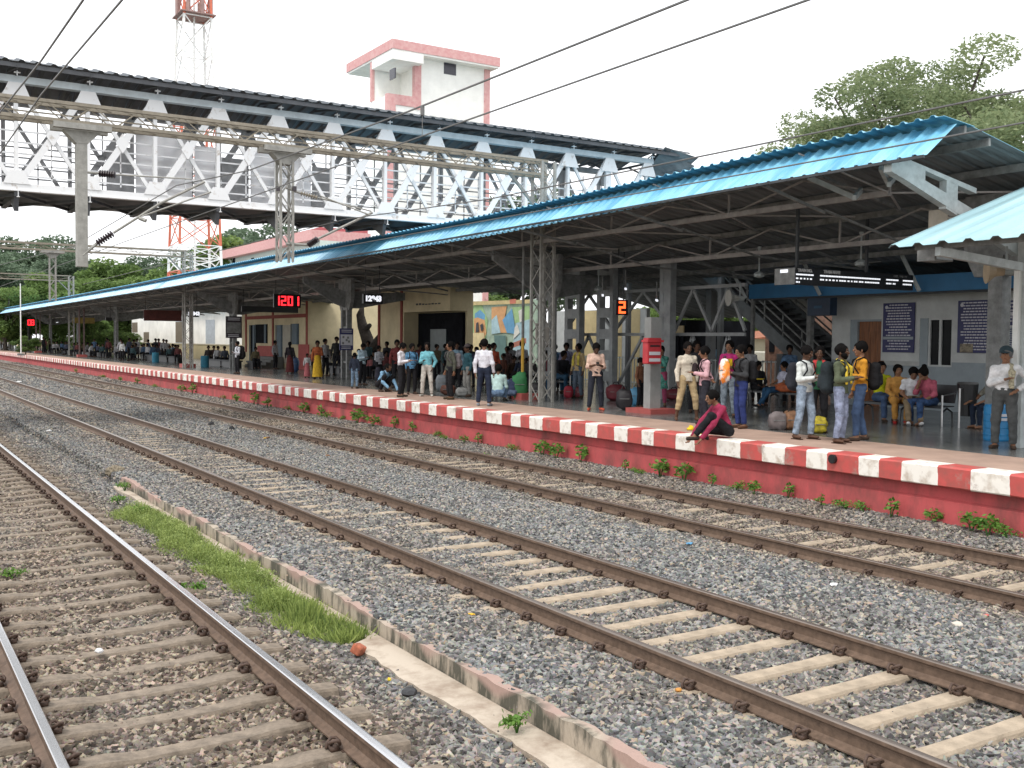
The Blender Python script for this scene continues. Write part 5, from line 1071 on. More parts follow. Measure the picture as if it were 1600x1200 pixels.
bagat(1279, 677, (.32, .28, .34), cm('bag_yellow', (.52, .42, .03), var=.5, scale=9), 'yellow and black carrier bag on the floor behind the jeans legs', k=6)
bagat(888, 622, (.3, .22, .38), cm('bag_red', (.34, .02, .04)), 'red bag left of the yellow scarf man', k=7); bagat(905, 622, (.28, .22, .36), m_bagm, 'maroon bag right of the yellow scarf man', k=8)
bagat(700, 617, (.5, .35, .34), cm('bag_dkbrown', (.11, .04, .025)), 'dark brown travel bag beside the man in the olive shirt', k=9); bagat(722, 620, (.42, .3, .3), m_steel, 'grey striped bag on the floor behind the olive shirt', k=10); bagat(690, 612, (.42, .3, .6), cm('bag_slate', (.16, .18, .2)), 'slate grey bag leaning by the cream trousers man', k=11)
bagat(460, 582, (.5, .3, .85), cm('suitcase_blue', (.02, .06, .15), rough=.5), 'blue suitcase with its dark owner standing behind', 'suitcase', 'suitcase', 12); bagat(1053, 625, (.55, .3, .35), m_bagm, 'maroon duffel bag behind the man in khaki', k=13)
bagat(812, 624, (.5, .4, .85), cm('bag_green', (.03, .18, .06)), 'green bundle beside the yellow pole', 'bundle', 'bag', 14); bagat(962, 626, (.6, .35, .5), m_bagm, 'dark red bag under the number display', k=15)
p = at(1240, 632, X=21.8); blob('bag', 'orange printed bag lying on the bench', 'bag', Vector((21.7, p.y, PZ+.445)), (.5, 1.0, .26), cm('bag_orange', (.55, .13, .04), var=.4, scale=5), 0, 16)
p = at(1502, 610, X=22.0); b = MB()
wb = thing('waste_bin', 'black tilted waste bin at the right end of the bench', 'bin', (20.4, BN1[0]-.38, PZ)); b = MB(); b.tube([(0, 0, .25), (0, 0, .95)], [.17, .22], 14); b.build('bucket', m_blk, wb, local=True); b = MB(); b.tube([(-.28, 0, 0), (-.28, 0, .85), (.28, 0, .85), (.28, 0, 0)], .022, 6); b.tube([(0, 0, .95), (0, 0, .99)], [.235, .2], 14); b.build('frame', m_brl, wb, local=True)
# yellow lower pole section beside the lattice post
yp = thing('pipe_post', 'thin pipe post painted yellow at the bottom, left of the lattice post', 'post', at(816, 624, Z=PZ)); q = yp.location; b = MB(); b.tube([(0, 0, 0), (0, 0, 1.9)], .05, 8); b.build('yellow_pipe', cm('pipe_yellow', (.55, .33, .04), rough=.5), yp, local=True); b = MB(); b.tube([(0, 0, 1.9), (0, 0, 4.75)], .045, 8); b.build('grey_pipe', m_steel, yp, local=True); b = MB(); b.box((0.1, 0, .1), (.7, .7, .2)); b.build('foot', M['foot_red'], yp, local=True)
b = MB(); p = at(1303, 717, X=PX); o = thing('drain_pipe', 'black drain pipe end sticking out of a white stripe on the platform edge', 'pipe', (PX, p.y, p.z)); b.tube([(.1, 0, 0), (-.06, 0, -.0)], .075, 12); b.tube([(-.061, 0, 0), (-.064, 0, 0)], .055, 12); b.build('pipe', m_blk, o, local=True)

# ------------------------------------------------------------------ plants and trees
def leaf_mat(name, c, c2, tr=.25):
    m = bpy.data.materials.new(name); m.use_nodes = True; t = m.node_tree; N = t.nodes; L = t.links; b = N['Principled BSDF']; b.inputs['Roughness'].default_value = .55; b.inputs['Specular IOR Level'].default_value = .3
    a = N.new('ShaderNodeAttribute'); a.attribute_name = 'tint'; r = N.new('ShaderNodeValToRGB'); r.color_ramp.elements[0].color = (*c2, 1); r.color_ramp.elements[1].color = (*c, 1); L.new(a.outputs['Fac'], r.inputs[0]); L.new(r.outputs[0], b.inputs['Base Color'])
    ts = N.new('ShaderNodeBsdfTranslucent'); L.new(r.outputs[0], ts.inputs[0]); ms = N.new('ShaderNodeMixShader'); ms.inputs[0].default_value = tr; o = N['Material Output']; L.new(b.outputs[0], ms.inputs[1]); L.new(ts.outputs[0], ms.inputs[2]); L.new(ms.outputs[0], o.inputs[0]); return m
def leaves(name, C_, size, m, parent, seed, tint=None, flat=.5):
    "one leaf quad at every centre"
    rg = np.random.default_rng(seed); n = len(C_); a = rg.normal(size=(n, 3)); a[:, 2] *= flat; a /= np.linalg.norm(a, axis=1)[:, None]; q = rg.normal(size=(n, 3)); b_ = np.cross(a, q); b_ /= np.linalg.norm(b_, axis=1)[:, None]
    s = size*rg.uniform(.6, 1.3, (n, 1)); V = np.stack([C_-a*s, C_-b_*s*.45, C_+a*s, C_+b_*s*.45], 1).reshape(-1, 3); Fq = np.arange(4*n).reshape(n, 4)
    o = npmesh(name, V, Fq, m, parent, smooth=False); at_ = o.data.attributes.new('tint', 'FLOAT', 'FACE'); at_.data.foreach_set('value', (rg.uniform(0, 1, n)*.55+(tint if tint is not None else .2)).astype(np.float32)); return o
m_bark = cm('bark', (.10, .085, .07), rough=1, var=.35, scale=4, bump=.4)
def tree(name, label, loc, h, cw, n, leaf, m, seed, trunk_h=.35, clumps=40, group=None, sparse=.9, ch=None, cr=(.16, .34)):
    rg = np.random.default_rng(seed); t = thing(name, label, 'tree', loc, 0, group); b = MB(); ch = ch or h*(1-trunk_h)/2; cz = h-ch
    b.tube([(0, 0, -.2), (.1, .05, h*trunk_h*.6), (0, 0, h*trunk_h), (.2, .1, cz)], [h*.035, h*.027, h*.022, h*.008], 8); CC = []
    for k in range(clumps):
        while True:
            p = rg.uniform(-1, 1, 3)
            if .35 < np.linalg.norm(p) < 1: break
        p = p*np.array([cw, cw, ch])*rg.uniform(.75, 1.05)+np.array([0, 0, cz]); r = cw*rg.uniform(*cr); CC.append((p, r))
        if k % 2 == 0: mid = Vector((p[0]*.35, p[1]*.35, cz-ch*.45+(p[2]-cz)*.35)); b.tube([(0, 0, h*trunk_h), mid, p], [h*.014, h*.008, h*.003], 5)
    b.build('trunk', m_bark, t, local=True); P = []; T = []
    for p, r in CC:
        k = int(n/clumps*(r/(cw*(cr[0]+cr[1])/2))**2); q = rg.normal(size=(k, 3)); q /= np.linalg.norm(q, axis=1)[:, None]; rad = rg.uniform(.35, 1, (k, 1))**.6; P.append(p+q*rad*r*np.array([1, 1, .6])); T.append(np.full(k, rg.uniform(0, .45)))
    leaves('crown', np.concatenate(P), leaf, m, t, seed, np.concatenate(T)); return t
lm1 = leaf_mat('leaf_olive', (.33, .38, .20), (.12, .17, .08), .5); lm2 = leaf_mat('leaf_green', (.21, .31, .09), (.06, .11, .03), .4); lm3 = leaf_mat('leaf_bluegreen', (.17, .24, .15), (.07, .11, .07), .35); lm4 = leaf_mat('leaf_bright', (.26, .38, .06), (.09, .16, .03), .4)
tree('tree', 'large airy green tree rising behind the right end of the canopy', at(1435, 400, X=46).xy.to_3d()+Vector((0, 0, .78)), 16.6, 9.0, 62000, .12, lm1, 11, .32, 100, cr=(.08, .21))
tree('tree', 'second airy tree cut by the right edge above the canopy', at(1650, 400, X=44).xy.to_3d()+Vector((0, 0, .78)), 14.0, 7, 28000, .12, lm1, 12, .3, 56, cr=(.1, .24))
tree('tree', 'small-leaved tree left of the large airy tree, over the canopy ridge', at(1315, 420, X=48).xy.to_3d()+Vector((0, 0, .78)), 17.0, 7.4, 26000, .12, lm1, 17, .3, 58, cr=(.11, .24))
fam = [tree('tree', 'broad dark green tree in the far left background below the footbridge', (30, 175, .7), 17, 10, 24000, .33, lm3, 21, .22, 50, 'trees beyond the station'), tree('tree', 'bright green bushy tree left of the mobile mast', (28, 140, .7), 10.5, 6.5, 15000, .25, lm2, 22, .15, 40, 'trees beyond the station'), tree('tree', 'rounded mid green tree right of the thin white pole', (36, 150, .7), 13, 7.5, 18000, .28, lm2, 23, .18, 40, 'trees beyond the station')]
for i, (px, d, pyt, k, l) in enumerate([(45, 240, 368, 0, 'tallest hazy tree at the left edge'), (-40, 200, 380, 0, 'hazy tree cut by the left edge'), (8, 150, 440, 1, 'low green tree at the far left behind the platform'), (70, 160, 428, 2, 'green tree behind the small portal drop arms'), (100, 210, 400, 0, 'dark tree between the two overhead portals'),
    (150, 150, 425, 1, 'bright bush just left of the grey drop arm foot'), (185, 190, 405, 2, 'rounded tree behind the grey drop arm'), (215, 150, 432, 2, 'green tree above the canopy left of the mast'), (245, 200, 402, 0, 'broad dark tree directly left of the mast'), (380, 190, 352, 0, 'dark tree behind the pink parapet roof'), (350, 150, 372, 2, 'tree between the mast and the pink parapet roof'),
    (548, 130, 365, 1, 'low green tree behind the footbridge and canopy ridge'), (760, 75, 452, 1, 'tree showing over the mural wall'), (715, 80, 450, 2, 'dark leafy tree left over the mural wall'), (790, 95, 300, 0, 'tree seen through the right part of the bridge truss'), (1060, 60, 470, 1, 'green tree behind the narrow bridge pier'), (1110, 66, 475, 2, 'green tree behind the blue post and the stairs'), (1185, 64, 500, 1, 'tree behind the dark stair posts'), (1000, 72, 480, 2, 'tree behind the yellow yard wall'), (130, 120, 520, 1, 'dark bushy tree under the canopy at far left'), (40, 115, 525, 2, 'leafy tree under the canopy near the yellow name board'), (195, 118, 515, 1, 'bright tree left of the white shed'), (150, 132, 500, 2, 'dark leafy tree between far columns left of the shed'), (95, 140, 505, 1, 'low tree showing between the farthest canopy columns'), (170, 150, 495, 2, 'green tree under the ochre signboard')]):
    ang = YAW+math.atan((px-800)/FPX); X_, Y_ = d*math.sin(ang), d*math.cos(ang); z = at(px, pyt, Y=Y_).z; src = fam[k]; hh = [17, 10.5, 13][k]; s = (z-.7)/hh
    if i < 3: pass
    c = copy_tree(src, (X_, Y_, .7), rng.uniform(0, 6), l); c.scale = (s*(1.15 if s < .8 else 1), s*(1.15 if s < .8 else 1), s)
for f_, (px, d) in zip(fam, ((130, 250), (15, 185), (270, 175))):
    ang = YAW+math.atan((px-800)/FPX); f_.location = (d*math.sin(ang), d*math.cos(ang), .7)
b = MB(); p = at(32, 470, Y=110); t = thing('lamp_pole', 'thin white pole rising through the far trees at the left', 'pole', (p.x, 110, PZ)); b.tube([(p.x, 110, PZ), (p.x, 110, at(32, 443, Y=110).z)], [.07, .05], 6); b.build('shaft', m_mw, t); b = MB(); b.box((p.x, 110, PZ+.1), (.6, .6, .2)); b.build('foot', m_steel, t)
# weeds growing along the foot of the red wall
m_weed = leaf_mat('weed_leaf', (.20, .36, .06), (.05, .13, .025), .3)
def weed(name, label, p, r, h, n, ls, seed, m=m_weed, group='weeds along the red platform wall', flat=.45):
    rg = np.random.default_rng(seed); t = thing(name, label, 'plant', p, 0, group); b = MB(); C_ = []
    for k in range(7): a_ = rg.uniform(0, 6.3); q = np.array([math.cos(a_)*r*rg.uniform(.3, .9), math.sin(a_)*r*rg.uniform(.3, .9), h*rg.uniform(.6, 1)]); b.tube([(0, 0, -.04), (q[0]*.4, q[1]*.4, q[2]*.6), tuple(q)], [.006, .005, .003], 4); C_.append(q+rg.normal(size=(n//7, 3))*np.array([r*.3, r*.3, h*.2]))
    b.build('stems', m, t, local=True); C_ = np.concatenate(C_); C_[:, 2] = np.clip(C_[:, 2], .01, None); leaves('leaves', C_, ls, m, t, seed, None, flat); return t
WL = [(1515, 822), (1575, 826), (1390, 800), (1450, 812), (1318, 788), (1285, 782), (1180, 765), (1148, 760), (1110, 752), (1065, 748), (992, 738), (978, 733), (846, 708), (800, 698), (742, 692), (728, 688), (675, 682), (640, 678), (560, 664), (528, 658), (498, 655), (474, 650), (445, 645), (395, 634), (370, 630), (345, 626), (300, 617), (285, 613), (245, 607), (215, 600), (190, 597), (160, 592), (120, 586), (1545, 823), (1345, 792), (1225, 772), (1030, 742), (1008, 738), (905, 720), (870, 712), (700, 687), (610, 672), (585, 668), (510, 656), (420, 640)]
prot = [weed('weed', 'x', (0, 0, 0), *q) for q in ((.15, .20, 80, .042, 31), (.15, .11, 150, .02, 32), (.09, .22, 48, .05, 33))]
names = ['low leafy weed', 'bushy green weed', 'broad-leaved weed']
def wlabel(i, px):
    near = [(1515, 'second from the right edge'), (1575, 'closest to the right edge'), (1390, 'right of the drain pipe'), (1450, 'between two larger weeds near the right edge'), (1318, 'just right below the drain pipe'), (1285, 'just left below the drain pipe'), (1180, 'below the jeans of the backpack man'), (1148, 'directly below the seated maroon-shirted man'), (1110, 'left below the seated maroon-shirted man'), (1065, 'beside the pink patch at the wall foot'), (992, 'right of the crumpled white bag'), (978, 'touching the crumpled white bag'), (846, 'below the lattice post'), (800, 'below the squatting man'), (742, 'below the white shirt seen from behind'), (728, 'left below the white shirt seen from behind'), (675, 'below the man in cream trousers'), (640, 'below the man reading papers')]
    for p_, s in near:
        if p_ == px: return s
    return None
for i, (px, pyy) in enumerate(WL):
    y = at(px, pyy, X=PX-.1).y; src = prot[i % 3]; s = rng.uniform(.75, 1.45)*(1 if px > 600 else 1.3); wl = wlabel(i, px)
    lab = f'{names[i % 3]} at the red wall, {wl}' if wl else 'small weed in the far row at the foot of the red wall'
    loc = (PX+.06-rng.uniform(.02, .22), y, -.055)
    if i < 3: src.location = loc; src['label'] = lab; src.scale = (s, s, s); src.rotation_euler = (0, 0, 1.*i)
    else: c = copy_tree(src, loc, rng.uniform(0, 6), lab); c.scale = (s, s, s); c['group'] = 'weeds along the red platform wall' if wl else 'far weeds along the wall'
for i, (px, pyy, l) in enumerate([(195, 765, 'small green tuft beside the earth clod'), (222, 803, 'green tuft left of the grass strip'), (185, 785, 'flat pale tuft on the ballast below the earth clod'), (808, 1140, 'yellowish tuft growing on the broken drain ledge'), (1445, 829, 'low moss-like tuft between the rail and the red wall'), (1232, 790, 'flat green tuft on the ballast by the platform rail'), (755, 717, 'tuft between the rails of the platform track'), (20, 903, 'faint yellow-green tuft between the nearest rails'), (300, 925, 'dry grass tuft at the broken drain wall')]):
    weed('tuft', l, at(px, pyy, Z=-.23), .14 if i != 3 else .1, .1, 170, .022, 60+i, group='tufts on the ballast', flat=1.2)
# grass strip beside the drain
rg = np.random.default_rng(5); n = 30000; ya, yb = at(585, 1000, Z=-.3).y, at(245, 800, Z=-.3).y; u = rg.uniform(0, 1, n); y = ya+(yb-ya)*u
xl = 3.44+.10*np.sin(y*1.7)+.06*np.sin(y*4.3)+.3*np.clip((ya+1.4-y)/1.4, 0, 1); xr = 4.12-.04*np.sin(y*2.3); x = xl+(xr-xl)*rg.beta(1.1, 1.1, n)
lumpy = .5+.5*np.sin(x*9+2*np.sin(y*2.1))*np.sin(y*4.7+1.3*np.sin(x*7)); keep = rg.uniform(0, 1, n) < .25+.75*lumpy; x, y, lumpy, xl, xr = x[keep], y[keep], lumpy[keep], xl[keep], xr[keep]; n = len(x)
hh = (.04+.12*np.exp(-((x-(xl+xr)/2)/.25)**2)+.05*(y > ya+2.2))*(.45+.8*lumpy)
gi = (y < ya+1.9) | (rg.uniform(0, 1, n) < .22); gx, gy, gh = x[gi], y[gi], hh[gi]; m = len(gx)
base = np.stack([gx, gy, np.full(m, -.31)], 1); lean = rg.normal(size=(m, 3))*np.array([.07, .07, .02]); tip = base+np.stack([0*gx, 0*gx, gh*rg.uniform(.5, 1.15, m)+.03], 1)+lean; wv = rg.normal(size=(m, 3)); wv[:, 2] = 0; wv /= np.linalg.norm(wv, axis=1)[:, None]; mid = (base+tip)/2+lean*.2
V = np.stack([base-wv*.003, base+wv*.003, mid+wv*.005, tip, mid-wv*.005], 1).reshape(-1, 3); Fq = np.arange(5*m).reshape(m, 5)
o = npmesh('grass', V, Fq, leaf_mat('grass_blade', (.42, .50, .15), (.10, .16, .04), .4), None, smooth=False); a_ = o.data.attributes.new('tint', 'FLOAT', 'FACE'); a_.data.foreach_set('value', np.clip(rg.uniform(0, .8, m)+.3*np.sin(gy*1.3+gx*4)**2, 0, 1).astype(np.float32)); tag(o, 'bright green grass blades between the nearest rail and the drain', 'grass', None, 'stuff')
ui = ~(y < ya+1.3); C_ = np.stack([x, y, -.31+hh*rg.uniform(.2, 1.15, n)], 1)[ui]; C_ = np.concatenate([C_+rg.normal(size=C_.shape)*.012, C_+rg.normal(size=C_.shape)*.015]); o = leaves('undergrowth', C_, .0135, leaf_mat('undergrowth_leaf', (.40, .48, .16), (.08, .14, .03), .35), None, 8, np.clip(np.concatenate([lumpy[ui]]*2)*.5, 0, .5), 1.); tag(o, 'low leafy undergrowth filling the far part of the grass strip', 'undergrowth', None, 'stuff')
# ------------------------------------------------------------------ people
def ground_dir(p):
    return math.atan2(-p[1], -p[0])
def face_rot(p, deg):
    "z rotation that turns local -Y to the viewer (0), picture right (90), picture left (-90) or away (180)"
    return ground_dir(p)+PI/2+math.radians(deg)
def sdf(prims, h, seed=0, fold=0., kk=.03):
    lo = np.min([np.minimum(np.array(p['a'])-p['R'], np.array(p['b'])-p['R']) for p in prims if not p.get('sub')], 0)-.03
    hi = np.max([np.maximum(np.array(p['a'])+p['R'], np.array(p['b'])+p['R']) for p in prims if not p.get('sub')], 0)+.03
    n = np.ceil((hi-lo)/h).astype(int)+1; g = [lo[i]+h*np.arange(n[i]) for i in range(3)]; Fd = np.full(n, .2, dtype=np.float32)
    for p in prims:
        a, b = np.array(p['a'], float), np.array(p['b'], float); m_ = p['R']+.05
        i0 = [max(0, int((min(a[i], b[i])-m_-lo[i])/h)) for i in range(3)]; i1 = [min(n[i], int((max(a[i], b[i])+m_-lo[i])/h)+2) for i in range(3)]
        if min(np.array(i1)-np.array(i0)) <= 0: continue
        X_, Y_, Z_ = np.meshgrid(*[g[i][i0[i]:i1[i]] for i in range(3)], indexing='ij'); P = np.stack([X_, Y_, Z_], -1)-a
        ab = b-a; L2 = max(1e-9, ab@ab); t_ = P@ab/L2; tc = np.clip(t_, 0, 1); Q = P-tc[..., None]*ab; r = p['ra']+(p['rb']-p['ra'])*tc
        if p.get('lat') is not None:
            lt_ = np.array(p['lat'], float); lt_ /= np.linalg.norm(lt_); fl = p['fl']; l = Q@lt_; rest = np.sqrt(np.maximum(0, (Q**2).sum(-1)-l**2)); d = np.sqrt(l**2+(rest/fl)**2)-r; d = d*(.5+.5*fl)
        else: d = np.sqrt((Q**2).sum(-1))-r
        L_ = math.sqrt(L2)
        if p.get('cb'): d = np.maximum(d, (t_-1)*L_)
        if p.get('ca'): d = np.maximum(d, -t_*L_)
        sl = tuple(slice(i0[i], i1[i]) for i in range(3)); S = Fd[sl]; k = p.get('k', kk)
        if p.get('sub'): Fd[sl] = np.maximum(S, -d)
        elif p.get('cut'): pass
        else: hh = np.clip(.5+.5*(S-d)/k, 0, 1); Fd[sl] = S+(d-S)*hh-k*hh*(1-hh)
    if fold:
        r = np.random.default_rng(seed); X_, Y_, Z_ = np.meshgrid(*g, indexing='ij')
        for k in range(5): w_ = r.normal(size=3)*np.array([15, 15, 22]); Fd += fold*np.sin(X_*w_[0]+Y_*w_[1]+Z_*w_[2]+r.uniform(0, 6)+2.5*np.sin(Z_*11+X_*7+k)).astype(np.float32)
    return Fd, lo, h
def snet(Fd, lo, h):
    ins = Fd < 0; nx, ny, nz = Fd.shape; c = [ins[i:nx-1+i, j:ny-1+j, k:nz-1+k] for i in (0, 1) for j in (0, 1) for k in (0, 1)]
    s = sum(x.astype(np.int8) for x in c); act = (s > 0) & (s < 8); I = np.argwhere(act); idx = np.full(act.shape, -1, np.int64); idx[act] = np.arange(len(I))
    acc = np.zeros((len(I), 3)); cnt = np.zeros(len(I)); E_ = []
    for i in (0, 1):
        for j in (0, 1):
            E_ += [((0, i, j), (1, i, j)), ((i, 0, j), (i, 1, j)), ((i, j, 0), (i, j, 1))]
    for p, q in E_:
        fa = Fd[I[:, 0]+p[0], I[:, 1]+p[1], I[:, 2]+p[2]]; fb = Fd[I[:, 0]+q[0], I[:, 1]+q[1], I[:, 2]+q[2]]; m_ = (fa < 0) != (fb < 0); t_ = np.where(m_, fa/np.where(m_, fa-fb, 1), 0)
        pt = np.array(p)+t_[:, None]*(np.array(q)-np.array(p)); acc[m_] += pt[m_]; cnt[m_] += 1
    V = (I+acc/cnt[:, None])*h+lo; Fq = []
    for ax in range(3):
        u, v = [(1, 2), (2, 0), (0, 1)][ax]; sl0 = [slice(None)]*3; sl1 = [slice(None)]*3; sl0[ax] = slice(0, -1); sl1[ax] = slice(1, None); A, B = ins[tuple(sl0)], ins[tuple(sl1)]
        E2 = np.argwhere(A != B); ok = (E2[:, u] > 0) & (E2[:, v] > 0) & (E2[:, u] < ins.shape[u]-1) & (E2[:, v] < ins.shape[v]-1); E2 = E2[ok]; fl = A[tuple(E2.T)]
        def cell(du, dv): q = E2.copy(); q[:, u] -= du; q[:, v] -= dv; return idx[tuple(q.T)]
        q = np.stack([cell(1, 1), cell(0, 1), cell(0, 0), cell(1, 0)], 1); q[~fl] = q[~fl][:, ::-1]; Fq.append(q)
    return V, np.concatenate(Fq)
def cap(a, b, ra, rb=None, **k):
    rb = ra if rb is None else rb; d = dict(a=tuple(a), b=tuple(b), ra=ra, rb=rb, R=max(ra, rb)+.03); d.update(k); return d
V3 = lambda *a: np.array(a, float)
ARM = {'down': ((.235, .02, -.28), (.25, -.07, -.52)), 'downb': ((.24, .05, -.27), (.23, .03, -.53)), 'phone': ((.215, -.03, -.27), (.07, -.28, -.22)), 'fold': ((.22, -.05, -.27), (-.03, -.21, -.25)), 'hip': ((.37, .09, -.22), (.19, -.09, -.36)),
       'pocket': ((.27, .10, -.26), (.2, -.03, -.46)), 'face': ((.17, -.18, -.20), (.05, -.17, .04)), 'back': ((.25, .14, -.25), (.05, .17, -.38)), 'fwd': ((.2, -.2, -.2), (.15, -.43, -.22)), 'lap': ((.22, -.08, -.26), (.10, -.30, -.36)), 'knee': ((.24, -.22, -.22), (.2, -.5, -.3)), 'reach': ((.24, -.28, -.17), (.2, -.58, -.36)), 'chest': ((.22, -.02, -.27), (-.02, -.19, -.18)), 'strap': ((.22, -.04, -.26), (.12, -.16, -.05)), 'side': ((.35, .05, -.18), (.52, -.05, -.32))}
SKN = [cm('skin_%d' % i, c, rough=.55, var=.08, scale=20, spec=.3) for i, c in enumerate([(.17, .08, .045), (.235, .12, .07), (.10, .05, .03)])]
m_hair = cm('hair_black', (.008, .007, .007), rough=.85, var=.3, scale=40, bump=.5, bscale=120, spec=.08); m_hairg = cm('hair_grey', (.10, .10, .10), rough=.7)
m_eyew = cm('eye_white', (.26, .22, .19), rough=.6); m_lip = cm('lip', (.13, .045, .035), rough=.5)
FAB = {}
def fab(c, v=None, sc_=9):
    v = v if v is not None else (.45 if .2 < c[2] < .5 and c[2] > c[0]*1.1 else .24)
    k = tuple(round(x, 3) for x in c)
    if k not in FAB: FAB[k] = mat('fabric', c, rough=.85, var=v, scale=sc_, bump=.6, bscale=26, spec=.2)
    return FAB[k]
def joints(pose, lean=0, nod=0, turn=0, arms=('down', 'down'), spread=.1, stride=0.):
    J = {}
    if pose == 'stand':
        hz = .93
        for s, n in ((1, 'L'), (-1, 'R')):
            st_ = stride*s; J['hip'+n] = V3(.085*s, 0, hz); J['kn'+n] = V3((.075+spread*.35)*s, -.03-st_*.6, .49); J['an'+n] = V3((.06+spread*.6)*s, .02-st_, .085); J['fo'+n] = V3(.25*s, -1, 0)
    elif pose == 'sit':
        hz = .53
        for s, n in ((1, 'L'), (-1, 'R')): J['hip'+n] = V3(.085*s, .02, hz); J['kn'+n] = V3((.08+spread*.5)*s, -.42, .52); J['an'+n] = V3((.07+spread*.4)*s, -.40-stride*s, .085); J['fo'+n] = V3(.15*s, -1, 0)
    elif pose == 'sitext':
        hz = .53
        for s, n in ((1, 'L'), (-1, 'R')): J['hip'+n] = V3(.085*s, .02, hz); J['kn'+n] = V3((.08+spread*.5)*s, -.41, .50); J['an'+n] = V3((.07+spread*.4)*s, -.62-stride*s, .09); J['fo'+n] = V3(.15*s, -1, .3)
    elif pose == 'squat':
        hz = .23
        for s, n in ((1, 'L'), (-1, 'R')): J['hip'+n] = V3(.09*s, .12, hz); J['kn'+n] = V3((.12+spread)*s, -.26, .50); J['an'+n] = V3((.12+spread*.5)*s, -.04, .085); J['fo'+n] = V3(.3*s, -1, 0)
    elif pose == 'ground':
        hz = .13
        J['hipL'] = V3(.09, .05, hz); J['knL'] = V3(.20, -.36, .42); J['anL'] = V3(.12, -.40, .07) if stride == 0 else V3(.10, -.62, .07); J['foL'] = V3(.1, -1, 0)
        J['hipR'] = V3(-.09, .05, hz); J['knR'] = V3(-.36, -.22, .13); J['anR'] = V3(-.02, -.36, .07); J['foR'] = V3(1, -.2, 0)
    elif pose == 'lie': hz = .13
    R_ = Matrix.Rotation(math.radians(lean), 3, 'X'); R_ = np.array(R_); J['pel'] = V3(0, (J['hipL'][1]+J['hipR'][1])/2+.0, hz+.03)
    up = lambda x, y, z: J['pel']+R_@V3(x, y, z-.96)
    J['wai'] = up(0, .01, 1.08); J['che'] = up(0, .0, 1.30); J['nek'] = up(0, .01, 1.44); J['hed'] = up(0, -.015, 1.595)+V3(0, -math.sin(math.radians(nod))*.09, -(1-math.cos(math.radians(nod)))*.14-.01*(nod > 20))
    J['lean'] = R_; J['nod'] = nod
    for s, n, k in ((1, 'L', arms[0]), (-1, 'R', arms[1])):
        J['sh'+n] = up(.162*s, .012, 1.375); e, w_ = ARM[k]; Ra = np.array(Matrix.Rotation(math.radians(lean*.75), 3, 'X')); J['el'+n] = J['sh'+n]+Ra@V3((e[0]-.17)*s, e[1], e[2]); J['wr'+n] = J['sh'+n]+Ra@V3((w_[0]-.17)*s, w_[1], w_[2])
    J['turn'] = turn; return J
